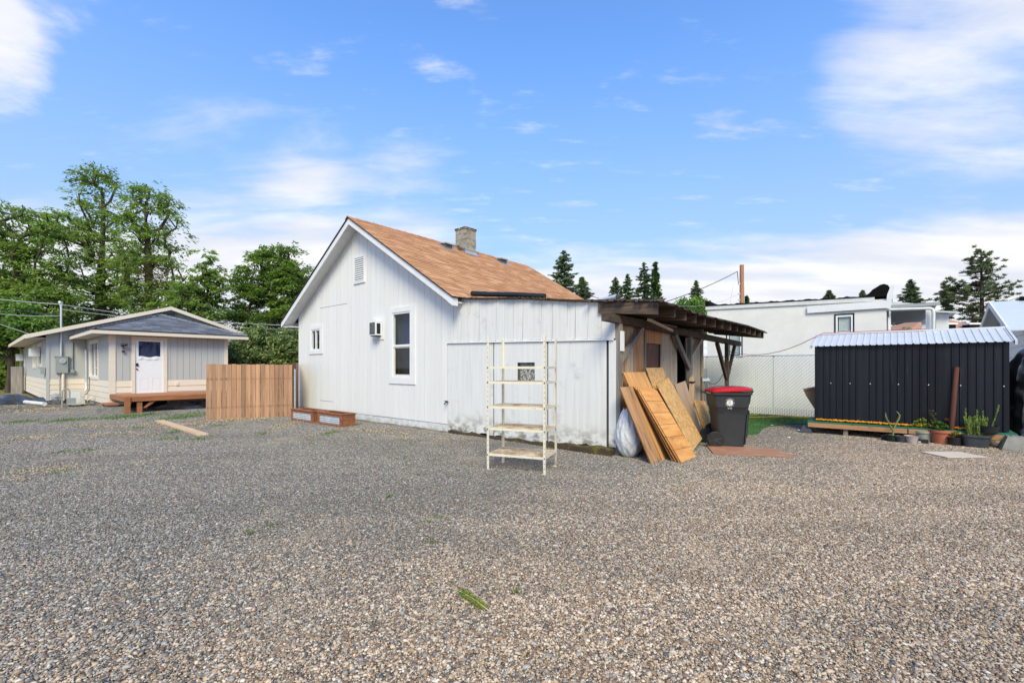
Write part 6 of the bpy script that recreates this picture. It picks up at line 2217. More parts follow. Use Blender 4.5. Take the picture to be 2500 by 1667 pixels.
# ------------------------------------------------------------------ wheelie bins
def text_polys(s, size):
    cu = bpy.data.curves.new('txt', 'FONT')
    cu.body = s
    cu.size = size
    cu.align_x = 'CENTER'
    cu.align_y = 'CENTER'
    cu.resolution_u = 2
    o = bpy.data.objects.new('txt', cu)
    COL.objects.link(o)
    dg = bpy.context.evaluated_depsgraph_get()
    me = bpy.data.meshes.new_from_object(o.evaluated_get(dg))
    V = [tuple(v.co) for v in me.vertices]
    F = [tuple(p.vertices) for p in me.polygons]
    bpy.data.objects.remove(o)
    bpy.data.curves.remove(cu)
    bpy.data.meshes.remove(me)
    return V, F


def rrect(hx, hy, r_, n=5):
    out = []
    for cx, cy, a0 in ((hx - r_, hy - r_, 0), (-hx + r_, hy - r_, 90), (-hx + r_, -hy + r_, 180), (hx - r_, -hy + r_, 270)):
        for i in range(n + 1):
            a = math.radians(a0 + 90 * i / n)
            out.append((cx + r_ * math.cos(a), cy + r_ * math.sin(a)))
    return out


def loft(secs, cap0=True, cap1=True):
    """secs: list of (z, cx, hx, hy, r)"""
    mb = MB()
    vs, fs = [], []
    n = None
    for z, cx, hx, hy, r_ in secs:
        pr = rrect(hx, hy, r_)
        n = len(pr)
        vs += [(cx + p[0], p[1], z) for p in pr]
    for k_ in range(len(secs) - 1):
        for i in range(n):
            j = (i + 1) % n
            fs.append((k_ * n + i, k_ * n + j, (k_ + 1) * n + j, (k_ + 1) * n + i))
    if cap0:
        fs.append(tuple(range(n - 1, -1, -1)))
    if cap1:
        fs.append(tuple((len(secs) - 1) * n + i for i in range(n)))
    return mb.add(vs, fs)


def wheelie(loc, rz, lid_mat, label, logo, body='bin_grey', open_=0.0):
    B = thing('wheelie_bin', label, 'bin', loc, rz, 'wheelie bins by the lean-to')
    # local x: back (wheels) at -x, front at +x; the side with the crest faces -y
    bd = loft([(0.02, 0.03, 0.225, 0.22, 0.05), (0.10, 0.03, 0.232, 0.225, 0.05), (0.62, 0.022, 0.272, 0.255, 0.055), (0.74, 0.02, 0.29, 0.268, 0.055),
               (0.76, 0.02, 0.305, 0.285, 0.06), (0.97, 0.02, 0.328, 0.303, 0.06), (0.985, 0.02, 0.345, 0.32, 0.065), (1.03, 0.02, 0.347, 0.322, 0.065)])
    bd.build('body', M[body], B, smooth=35)
    loft([(0.992, 0.02, 0.358, 0.334, 0.07), (1.026, 0.02, 0.36, 0.336, 0.07)]).build('rim', M[body], B, smooth=35)
    for y in (-0.19, 0.19):
        loft([(0.06, 0, 0.012, 0.035, 0.008), (0.62, 0, 0.012, 0.04, 0.008)]).xform(Matrix.Translation((0.262, y, 0)) @ Matrix.Rotation(math.radians(4.5), 4, 'Y')).build('front_rib', M[body], B)
    for x, w_ in ((-0.17, 0.06), (0.20, 0.07)):
        MB().hexa([(x - w_, -0.262, 0.66), (x + w_, -0.264, 0.64), (x + w_, -0.25, 0.64), (x - w_, -0.25, 0.66), (x - w_, -0.272, 0.70), (x + w_, -0.276, 0.685), (x + w_, -0.25, 0.69), (x - w_, -0.25, 0.70)]).build('lift_lug', M[body], B)
    # lid
    ld = loft([(1.034, 0.0, 0.355, 0.315, 0.07), (1.06, 0.0, 0.357, 0.317, 0.07), (1.085, 0.0, 0.335, 0.295, 0.08), (1.105, 0.0, 0.25, 0.22, 0.09), (1.112, 0.0, 0.12, 0.10, 0.06)])
    M_ = Matrix.Translation((0.02 - 0.34, 0, 1.04)) @ Matrix.Rotation(math.radians(-open_), 4, 'Y') @ Matrix.Translation((0.34, 0, -1.04))
    ld.xform(M_)
    lid = ld.build('lid', M[lid_mat], B, smooth=40)
    MB().box(0.30, 0.40, -0.10, 0.10, 1.05, 1.07).xform(M_).build('lid_grip', M[lid_mat], lid)
    hb = MB()
    hb.tube([(-0.33, -0.24, 1.0), (-0.41, -0.24, 1.03), (-0.41, 0.24, 1.03), (-0.33, 0.24, 1.0)], 0.016, 8)
    hb.build('handle', M[body], B, smooth=40)
    MB().tube([(-0.275, -0.25, 0.152), (-0.275, 0.25, 0.152)], 0.012, 8).build('axle', M['galv'], B)
    for y in (-0.305, 0.25):
        wh = MB().lathe([(0.085, -0.03), (0.138, -0.03), (0.152, -0.018), (0.152, 0.018), (0.138, 0.03), (0.085, 0.03)], 24)
        wh.xform(Matrix.Translation((-0.275, y + 0.028, 0.152)) @ Matrix.Rotation(math.radians(90), 4, 'X'))
        w_ = wh.build('wheel', M['rubber'], B, smooth=40)
        hbm = MB().lathe([(0.03, -0.034), (0.03, 0.034)], 12)
        for i in range(6):
            a = i * math.pi / 3 + 0.3
            c_, s_ = math.cos(a), math.sin(a)
            hbm.tube([(0.028 * c_, 0.028 * s_, 0.026), (0.12 * c_, 0.12 * s_, 0.032)], 0.010, 5)
        hbm.xform(Matrix.Translation((-0.275, y + 0.028, 0.152)) @ Matrix.Rotation(math.radians(90), 4, 'X'))
        hbm.build('hub', M['bin_grey'], w_, smooth=40)
    if logo:
        lg = MB()
        cx, cz = -0.02, 0.845
        tilt = math.atan2(0.018, 0.21)

        def put(x, z, lift=0.0015):
            zz = cz + z
            y = -(0.285 + (zz - 0.76) / 0.21 * 0.018) - lift
            return (cx + x, y, zz)
        # disc with leaf-shaped cuts kept open, ring of letters round it
        n = 28
        core = [put(0.056 * math.cos(2 * math.pi * i / n), 0.056 * math.sin(2 * math.pi * i / n)) for i in range(n)]
        lg.add(core, [tuple(range(n))])
        em = MB()
        for i in range(5):
            for sgn in (-1, 1):
                y0 = -0.038 + i * 0.018
                k_ = 1.0 - 0.12 * i
                pts = [put(sgn * 0.002 - 0.004, y0, 0.003), put(sgn * 0.028 * k_ - 0.004, y0 + 0.012, 0.003), put(sgn * 0.026 * k_ - 0.004, y0 + 0.016, 0.003), put(sgn * 0.002 - 0.004, y0 + 0.005, 0.003)]
                em.add(pts if sgn > 0 else pts[::-1], [(0, 1, 2, 3)])
        em.build('crest_leaf', M['bin_grey'], B)
        for word, rad, top in (('ROGUE', 0.073, True), ('DISPOSAL & RECYCLING', 0.073, False)):
            k_ = len(word)
            span = math.radians(100 if top else 190)
            for i, chh in enumerate(word):
                if chh == ' ':
                    continue
                t_ = (i / (k_ - 1) - 0.5) * span
                V_, F_ = text_polys(chh, 0.034 if top else 0.021)
                a = (math.pi / 2 - t_) if top else (-math.pi / 2 + t_)
                rot = -t_ if top else t_
                out = []
                for (vx, vy, vz) in V_:
                    x = rad * math.cos(a) + vx * math.cos(rot) - vy * math.sin(rot)
                    z = rad * math.sin(a) + vx * math.sin(rot) + vy * math.cos(rot)
                    out.append(put(x, z))
                lg.add(out, F_)
        for i in range(8):
            if i == 3:
                continue
            x = -0.036 + i * 0.010
            lg.add([put(x, -0.112), put(x + 0.007, -0.112), put(x + 0.007, -0.100), put(x, -0.100)], [(0, 1, 2, 3)])
        lg.build('crest', M['print_white'], B)
    return B


wheelie(gp(1773, 1087.5), math.radians(-9), 'bin_red', 'dark grey wheelie bin with a red lid and round white crest', True, open_=3.0)
wheelie(gp(1773, 1087.5) + Vector((0.47, 0.85, 0)), math.radians(-9), 'bin_grey2', 'second dark bin with a grey lid hidden behind the red-lidded one', False)

# ------------------------------------------------------------------ flat things on the gravel
def flat(name, corners, th, mat, label, cat, z=0.022, ov=None):
    P = [gp(*c) for c in corners]
    c0 = sum(P, Vector()) / len(P)
    ax = (P[1] - P[0]).normalized()
    an = math.atan2(ax.y, ax.x)
    R_ = Matrix.Rotation(-an, 4, 'Z')
    Q = [R_ @ (p - c0) for p in P]
    o = MB().prism([(q.x, q.y, 0.0) for q in Q], (0, 0, th)).build(name, M[mat])
    o.location = (c0.x, c0.y, z)
    o.rotation_euler = (0, 0, an)
    return tag(o, label, cat)


flat('wood_panel', [(1741, 1110), (1944, 1119.5), (1893, 1099), (1726, 1090.5)], 0.018, 'flat_red', 'reddish wood panel lying on the gravel before the bin', 'panel', 0.014)
flat('pale_panel', [(2312.5, 1120), (2409, 1118.6), (2340, 1105.5), (2248, 1106)], 0.012, 'flat_pale', 'pale board lying flat on the gravel before the flower pots', 'panel', 0.016)
a, b = gp(398, 1029), gp(508, 1063)
pl_ = thing('plank', 'long pale plank lying on the gravel before the fence', 'plank', a, math.atan2(b.y - a.y, b.x - a.x) - math.pi / 2)
MB().box(-0.01, 0.185, 0.0, (b - a).length, 0.012, 0.052).build('board', M['plank'], pl_)
MB().box(0.0, 0.05, (b - a).length * 0.93, (b - a).length * 0.97, 0.0, 0.0115).build('shim', M['old_timber'], pl_)
MB().box(0.04, 0.10, (b - a).length + 0.0005, (b - a).length + 0.0015, 0.025, 0.04).build('end_tag', M['vinyl'], pl_)

# ------------------------------------------------------------------ planter boxes of wood and corrugated metal
def planter(loc, rz, label):
    P = thing('planter_box', label, 'planter', loc, rz, 'corrugated planter boxes')
    W_, D_, H_ = 1.20, 0.40, 0.34
    for (x, y) in ((0, 0), (W_ - 0.075, 0), (0, D_ - 0.05), (W_ - 0.075, D_ - 0.05)):
        MB().box(x, x + 0.075, y, y + 0.05, 0.0, H_ - 0.03).build('corner_post', M['planter_wood'], P)
    for z0, z1 in ((0.0, 0.055), (H_ - 0.085, H_ - 0.031)):
        for y in (0.004, D_ - 0.044):
            MB().box(0.076, W_ - 0.076, y, y + 0.04, z0, z1).build('rail', M['planter_wood'], P)
        for x in (0.01, W_ - 0.05):
            MB().box(x, x + 0.04, 0.051, D_ - 0.051, z0, z1).build('rail', M['planter_wood'], P)
    for x0 in (0.018, W_ - 0.04):
        for i in range(2):
            MB().box(x0, x0 + 0.02, 0.051, D_ - 0.051, 0.057 + i * 0.10, 0.152 + i * 0.10).build('side_board', M['planter_wood'], P)
    # cap rails
    MB().box(-0.015, W_ + 0.015, -0.015, 0.075, H_ - 0.03, H_).build('cap_rail', M['planter_wood'], P)
    MB().box(-0.015, W_ + 0.015, D_ - 0.075, D_ + 0.015, H_ - 0.03, H_).build('cap_rail', M['planter_wood'], P)
    MB().box(-0.015, 0.075, 0.076, D_ - 0.076, H_ - 0.03, H_ - 0.001).build('cap_rail', M['planter_wood'], P)
    MB().box(W_ - 0.075, W_ + 0.015, 0.076, D_ - 0.076, H_ - 0.03, H_ - 0.001).build('cap_rail', M['planter_wood'], P)
    for yb in (0.024, D_ - 0.024):
        vs = []
        k_ = 48
        for i in range(k_ + 1):
            z = 0.05 + (H_ - 0.12) * i / k_
            y = yb + 0.010 * math.sin(2 * math.pi * i / k_ * 4.5)
            vs += [(0.07, y, z), (W_ - 0.07, y, z)]
        MB().add(vs, [(2 * i, 2 * i + 1, 2 * i + 3, 2 * i + 2) for i in range(k_)]).build('corrugated_panel', M['galv'], P, smooth=80)
    MB().box(0.06, W_ - 0.06, 0.05, D_ - 0.05, 0.03, 0.15).build('soil', M['soil'], P)
    return P


planter(hf(-8.10, -1.18), TH, 'nearer corrugated planter box with its wooden end showing')
planter(hf(-9.50, -1.25), TH + 0.02, 'corrugated planter box closest to the cedar fence')


# ------------------------------------------------------------------ leaves, stems and pots
def leaf_quads(C, ln, wd, up=0.5, rg=NP, droop=0.0, dirs=None):
    """rhombic leaves at centres C (k,3)"""
    k = len(C)
    d = rg.normal(0, 1, (k, 3)) if dirs is None else dirs + rg.normal(0, 0.35, (k, 3))
    d[:, 2] = d[:, 2] * (1 - up) - droop
    d /= np.linalg.norm(d, axis=1)[:, None] + 1e-9
    u = rg.normal(0, 0.55, (k, 3))
    u[:, 2] += 1.0
    s = np.cross(d, u)
    s /= np.linalg.norm(s, axis=1)[:, None] + 1e-9
    n = np.cross(s, d)
    ln = np.broadcast_to(ln, (k,))[:, None] * rg.uniform(0.7, 1.3, (k, 1))
    wd = np.broadcast_to(wd, (k,))[:, None] * rg.uniform(0.7, 1.3, (k, 1))
    a = C - d * ln * 0.5
    b = C + d * ln * 0.5
    m1 = C + s * wd * 0.5 + n * ln * 0.08
    m2 = C - s * wd * 0.5 + n * ln * 0.08
    return np.stack([a, m1, b, m2], 1)


def ball(c, r_, k, rg=NP):
    p = rg.normal(0, 1, (k, 3))
    p /= np.linalg.norm(p, axis=1)[:, None]
    p *= rg.uniform(0.25, 1, (k, 1)) ** 0.5
    return np.array(c) + p * np.array(r_)


def pot(px, py, wpx, hpx, mat, label, taper=0.74, sq=None, rim=True, depth_off=0.0, z0=0.0, plants=()):
    loc = gp(px, py, z0)
    u = loc.y / 1111.0
    R_, Hh = wpx * u / 2, hpx * u * 0.93
    loc = loc + Vector((loc.x, loc.y, 0)).normalized() * (R_ * 0.72 + depth_off)
    loc.z = z0
    P = thing('flower_pot', label, 'pot', loc, TH if sq else 0.0, 'pots standing along the shed')
    prof = [(R_ * taper, 0.0), (R_ * (taper + (0.95 - taper) * 0.8), Hh * 0.80)]
    if rim:
        prof += [(R_ * 0.955, Hh * 0.81), (R_ * 1.0, Hh * 0.83), (R_ * 1.0, Hh), (R_ * 0.93, Hh), (R_ * 0.86, Hh * 0.80), (0.001, Hh * 0.80)]
    else:
        prof += [(R_, Hh), (R_ * 0.94, Hh), (R_ * 0.88, Hh * 0.82), (0.001, Hh * 0.82)]
    MB().lathe(prof, 28, (0, 0, 0), sq=sq).build('pot', M[mat], P, smooth=35)
    MB().lathe([(R_ * 0.9, Hh * 0.80), (R_ * 0.9, Hh * 0.86), (0.001, Hh * 0.89)], 16, sq=sq).build('soil', M['soil'], P, smooth=60)
    return P, R_, Hh


def stems(P, base, tips, r0, mat):
    s = MB()
    for b_, t_ in zip(base, tips):
        b_, t_ = Vector(b_), Vector(t_)
        mid = b_.lerp(t_, 0.5) + Vector((RNG.uniform(-.02, .02), RNG.uniform(-.02, .02), 0.01))
        s.tube([b_, mid, t_], [r0, r0 * 0.8, r0 * 0.4], 5)
    return s.build('stem', mat, P)


M['stem'] = pmat('stem', (0.11, 0.10, 0.045), (0.07, 0.06, 0.03), 0.8)


def bushy(P, Hh, R_, c, r_, k, mat, ln, wd, nst=6):
    tips = [tuple(np.array(c) + NP.normal(0, 0.4, 3) * np.array(r_)) for _ in range(nst)]
    stems(P, [(RNG.uniform(-.4, .4) * R_, RNG.uniform(-.4, .4) * R_, Hh * 0.85) for _ in range(nst)], tips, 0.005, M['stem'])
    cl = np.concatenate([ball(np.array(c) + NP.normal(0, 0.45, 3) * np.array(r_), np.array(r_) * 0.42, max(4, k // 10)) for _ in range(10)])
    return quads_mesh('foliage', leaf_quads(cl, ln, wd, 0.4), M[mat], P, NP.uniform(0, 1, len(cl)))


# two-armed succulent in a black nursery pot
P, R_, Hh = pot(2180, 1078.5, 32, 17, 'pot_black', 'black nursery pot holding a bare two-armed succulent', 0.8)
s = MB()
s.tube([(0, 0, Hh * 0.8), (0.0, 0, Hh + 0.09), (-0.07, 0.0, Hh + 0.22), (-0.145, 0, Hh + 0.36), (-0.15, 0, Hh + 0.45)], [0.016, 0.016, 0.014, 0.012, 0.006], 7)
s.tube([(0.0, 0, Hh + 0.09), (0.06, 0, Hh + 0.22), (0.125, 0, Hh + 0.33), (0.14, 0, Hh + 0.40), (0.09, 0, Hh + 0.46), (0.07, 0, Hh + 0.48)], [0.014, 0.014, 0.013, 0.013, 0.011, 0.006], 7)
s.build('stem', M['succulent'], P, smooth=60)
pts_ = []
for a_, b_ in (((0, 0, Hh + 0.05), (-0.145, 0, Hh + 0.40)), ((0, 0, Hh + 0.05), (0.13, 0, Hh + 0.40))):
    for i in range(110):
        t = RNG.random()
        pts_.append([a_[q] + (b_[q] - a_[q]) * t + RNG.uniform(-0.014, 0.014) for q in range(3)])
quads_mesh('needle', leaf_quads(np.array(pts_), 0.03, 0.006, 0.2), M['leaf_rosemary'], P, NP.uniform(0, 1, len(pts_)))
pot(2159, 1075, 13, 13, 'pot_black', 'tiny square black pot furthest left along the shed', 0.85, sq=6)
pot(2178, 1079, 20, 13, 'pot_green', 'small empty dark green bowl in front of the succulent', 0.7)
pot(2198, 1081, 24, 18, 'pot_char', 'small empty charcoal bowl left of the mauve pot', 0.62)
pot(2225, 1083, 30, 20, 'pot_mauve', 'small faded mauve pot with a broken rim', 0.66, rim=False)
tg = thing('nursery_tray', 'low black nursery tray with a white tag', 'tray', gp(2252, 1083) + Vector((0.04, 0.05, 0)), TH, 'pots standing along the shed')
MB().box(-0.09, 0.09, -0.05, 0.05, 0.0, 0.078).build('tray', M['pot_black'], tg)
MB().box(-0.065, -0.02, -0.0525, -0.0505, 0.025, 0.042).build('tag', M['vinyl'], tg)
P, R_, Hh = pot(2254, 1081, 42, 30, 'pot_sage', 'sage green pot with a small yellow-green rose plant', 0.74, depth_off=0.06)
bushy(P, Hh, R_, (-0.03, 0, Hh + 0.14), (0.15, 0.12, 0.13), 240, 'leaf_yellow', 0.045, 0.035)
P, R_, Hh = pot(2274, 1080, 30, 30, 'pot_black', 'black pot with feathery dark foliage behind the sage pot', 0.8, depth_off=0.10)
bushy(P, Hh, R_, (-0.02, 0, Hh + 0.27), (0.15, 0.12, 0.15), 360, 'leaf_pot', 0.045, 0.016, 8)
P, R_, Hh = pot(2300, 1085, 51, 37, 'terracotta', 'terracotta coloured pot with a spreading geranium', 0.76)
bushy(P, Hh, R_, (0.04, 0, Hh + 0.10), (0.24, 0.18, 0.12), 520, 'leaf_pot', 0.05, 0.045, 9)
quads_mesh('flower', leaf_quads(np.concatenate([ball((0.05, -0.05, Hh + 0.21), (0.04, 0.04, 0.03), 26), ball((0.19, 0, Hh + 0.17), (0.03, 0.03, 0.03), 14)]), 0.028, 0.024, 0.2), M['leaf_red'], P, NP.uniform(0, 1, 40))
bushy(P, Hh, R_, (-0.09, 0.12, Hh + 0.27), (0.06, 0.06, 0.10), 60, 'leaf_dry', 0.04, 0.016, 4)
P, R_, Hh = pot(2331, 1089, 29, 23, 'pot_black', 'black pot with a bright green seedling beside the terracotta pot', 0.85)
bushy(P, Hh, R_, (0, 0, Hh + 0.07), (0.10, 0.08, 0.06), 60, 'leaf_yellow', 0.045, 0.035, 5)
pot(2352, 1087, 26, 28, 'pot_black', 'plain black pot wedged behind the charcoal tub', 0.85, depth_off=0.05)
P, R_, Hh = pot(2381, 1093, 56, 34, 'pot_char', 'large charcoal tub holding an upright rosemary', 0.80, sq=5)
pts_, dirs_ = [], []
st_ = MB()
for i in range(70):
    bx, by = RNG.uniform(-0.11, 0.12), RNG.uniform(-0.08, 0.08)
    tall = RNG.random()
    L_ = 0.24 + 0.14 * tall
    if i in (0, 1, 2, 3):
        bx, L_ = ((-0.12, 0.52), (0.0, 0.50), (0.09, 0.48), (0.17, 0.60))[i]
    lx = bx * 0.35 + RNG.uniform(-0.02, 0.03) + (0.04 if i == 3 else 0)
    ly = by * 0.4
    b0, t0 = Vector((bx, by, Hh * 0.85)), Vector((bx + lx, by + ly, Hh * 0.85 + L_))
    st_.tube([b0, t0], [0.004, 0.0015], 4)
    for q in range(int(L_ * 260)):
        t = RNG.random()
        p_ = b0.lerp(t0, t)
        pts_.append([p_.x + RNG.uniform(-.008, .008), p_.y + RNG.uniform(-.008, .008), p_.z])
        an = RNG.uniform(0, 6.28)
        dirs_.append([math.cos(an) * 0.6, math.sin(an) * 0.6, 1.0])
st_.build('stem', M['stem'], P)
quads_mesh('foliage', leaf_quads(np.array(pts_), 0.038, 0.011, 0.0, dirs=np.array(dirs_)), M['leaf_rosemary'], P, NP.uniform(0, 1, len(pts_)))
bx_ = MB().lathe([(0.13, 0), (0.15, 0.13), (0.14, 0.13), (0.13, 0.02), (0.001, 0.02)], 24).build('bucket', M['pot_black'], None, smooth=40)
bx_.location = hf(S0 + 2.70, SD0 - 0.17 + 0.0, 0.287)
bx_.location = hf(S0 + 2.72, SD0 - 0.19, 0.287)
tag(bx_, 'black bucket standing on the shed frame behind the rosemary', 'bucket')

# pipe lying on the lean-to roof and a rolled gutter offcut
pr_ = MB()
pr_.tube([(-3.62, 0.16, lt(-3.62) + 0.115), (-3.0, 0.12, lt(-3.0) + 0.095), (-2.3, 0.10, lt(-2.3) + 0.075), (-1.55, 0.08, lt(-1.55) + 0.055)], [0.062, 0.055, 0.052, 0.05], 12)
o = pr_.build('stove_pipe', M['black_iron'], None, smooth=40)
o.location = hf(0, 0)
o.rotation_euler = (0, 0, TH)
tag(o, 'black pipe lying along the front edge of the lean-to roof', 'pipe')
gu = MB()
vs, fs = [], []
for i in range(9):
    a = math.radians(20 + 270 * i / 8)
    for y in (0.0, 0.62):
        vs.append((0.055 * math.cos(a), y, 0.06 + 0.055 * math.sin(a)))
for i in range(8):
    fs.append((2 * i, 2 * i + 1, 2 * i + 3, 2 * i + 2))
gu.add(vs, fs)
o = gu.build('gutter_offcut', M['metal_pale'], None, smooth=60)
o.location = hf(0.02, 0.06, lt(0.0) + 0.0)
o.rotation_euler = (0, 0, TH + math.radians(62))
tag(o, 'rolled metal gutter offcut on the lean-to roof corner', 'gutter')

# fir twig and scattered litter on the gravel
a, b = gp(1124, 1442, 0.03), gp(1198, 1493, 0.02)
tw = thing('fir_twig', 'green conifer twig lying on the near gravel', 'twig', (0, 0, 0))
MB().tube([a, a.lerp(b, 0.5) + Vector((0.0, 0.015, 0.0)), b], [0.002, 0.003, 0.004], 5).build('stem', M['plank'], tw)
C_, D_ = [], []
for i in range(300):
    t = RNG.random() * 0.86
    p_ = a.lerp(b, t)
    sd = RNG.choice((-1, 1))
    ax = (b - a).normalized()
    pe = Vector((-ax.y, ax.x, 0)) * sd
    d_ = (pe * 1.0 - ax * 0.5 + Vector((0, 0, RNG.uniform(-0.2, 0.5)))).normalized()
    c_ = p_ + d_ * 0.022
    C_.append(tuple(c_))
    D_.append(tuple(d_))
quads_mesh('needle', leaf_quads(np.array(C_), 0.042, 0.005, 0.0, dirs=np.array(D_)), M['leaf_yellow'], tw, NP.uniform(0, 1, len(C_)))
for (px, py, lab) in ((1885, 1041.5, 'small white scrap lying at the corner of the turf'), (1926, 1070, 'torn white paper scrap on the gravel before the shed'), (1950, 1052, 'white scrap beside the dark pier block')):
    o = MB().add([(-0.04, -0.02, 0), (0.03, -0.03, 0.008), (0.05, 0.02, 0.0), (-0.01, 0.035, 0.012), (0.0, 0.0, 0.02)], [(0, 1, 4), (1, 2, 4), (2, 3, 4), (3, 0, 4), (3, 2, 1, 0)]).build('paper_scrap', M['vinyl'])
    o.location = gp(px, py) + Vector((0, 0, 0.03 if px < 1890 else 0.018))
    o.rotation_euler = (0, 0, RNG.uniform(0, 3))
    tag(o, lab, 'paper scrap')
# ------------------------------------------------------------------ weeds and straw on the gravel
def blades(name, spots, mat, label, hgt, width=0.005, per=260, flat_=False):
    V, T = [], []
    for (px, py, rx, ry) in spots:
        c = gp(px, py)
        u = c.y / 1111.0
        sx_, sy_ = rx * u, ry * u * c.y / EYE * 0.55
        k = int(per * min(3.0, max(0.12, sx_ * sy_ * 12)))
        for i in range(k):
            x, y = c.x + RNG.gauss(0, 0.55) * sx_, c.y + RNG.gauss(0, 0.75) * sy_
            h_ = hgt * RNG.uniform(0.4, 1.2)
            a = RNG.uniform(0, 6.28)
            l_ = h_ * (RNG.uniform(1.0, 3.0) if flat_ else RNG.uniform(0.2, 0.9))
            dx, dy = math.cos(a), math.sin(a)
            wx, wy = -dy * width * max(1, u * 300), dx * width * max(1, u * 300)
            z0 = 0.004 if not flat_ else 0.016
            V.append([(x - wx, y - wy, z0), (x + wx, y + wy, z0), (x + dx * l_ * .6 + wx * .7, y + dy * l_ * .6 + wy * .7, z0 + h_ * 0.75), (x + dx * l_, y + dy * l_, z0 + h_)])
            T.append(RNG.random())
    o = quads_mesh(name, V, M[mat], None, T)
    return tag(o, label, 'grass', kind='stuff')


blades('grass', [(160, 1027, 34, 8), (289, 1018, 60, 12), (330, 1016, 40, 10), (204, 1101, 32, 7), (469, 1013, 60, 16), (440, 1020, 34, 10), (415, 1072, 30, 6), (483, 1073, 30, 6), (423, 1056, 22, 7), (163, 1150, 16, 8), (130, 1158, 12, 6),
                 (660, 1284, 16, 7), (612, 1304, 20, 7), (535, 1040, 14, 6), (800, 1060, 14, 5), (812, 1056, 12, 5), (1022, 1160, 16, 5), (985, 1120, 10, 4), (1070, 1266, 16, 6), (1045, 1277, 10, 4),
                 (1055, 1326, 12, 5), (150, 1105, 20, 6), (55, 1030, 30, 6), (950, 1215, 8, 3), (1258, 1450, 9, 3), (2380, 1105, 16, 4), (640, 1060, 16, 5), (760, 1085, 12, 4), (1370, 1085, 10, 5), (880, 1070, 8, 3), (340, 1045, 20, 5)],
       'grass_blade', 'sparse green grass and weeds growing through the gravel', 0.04, 0.0035, 170)
blades('dry_straw', [(90, 1152, 70, 22), (140, 1146, 46, 14), (20, 1175, 40, 10), (60, 1072, 46, 9), (108, 1068, 34, 8), (245, 1062, 44, 8), (305, 1058, 26, 5), (330, 1060, 22, 5), (365, 1062, 22, 5), (230, 1040, 90, 7), (400, 1040, 90, 8), (470, 1036, 40, 8),
                      (20, 995, 60, 12), (60, 1004, 60, 10), (120, 998, 40, 6), (600, 1024, 90, 6), (560, 1026, 60, 7), (690, 1040, 30, 8), (715, 1032, 20, 6), (760, 1064, 12, 6), (870, 1052, 40, 5), (930, 1055, 44, 5), (985, 1060, 40, 5), (810, 1048, 20, 4),
                      (1215, 1148, 16, 5), (990, 1072, 40, 4), (1090, 1075, 30, 6), (2430, 1099, 30, 5), (660, 1056, 14, 5), (390, 1122, 14, 4), (350, 1136, 12, 4)],
       'straw', 'patches of flattened dry straw on the gravel', 0.018, 0.0045, 120, True)
# broad-leaved weed at the foot of the wall
wd = thing('weed', 'broad-leaved green weed at the foot of the white wall', 'weed', gp(1352, 1086))
C_ = ball((0, 0, 0.10), (0.12, 0.10, 0.09), 40)
quads_mesh('foliage', leaf_quads(C_, 0.12, 0.05, 0.3), M['leaf_pot'], wd, NP.uniform(0, 1, 40))


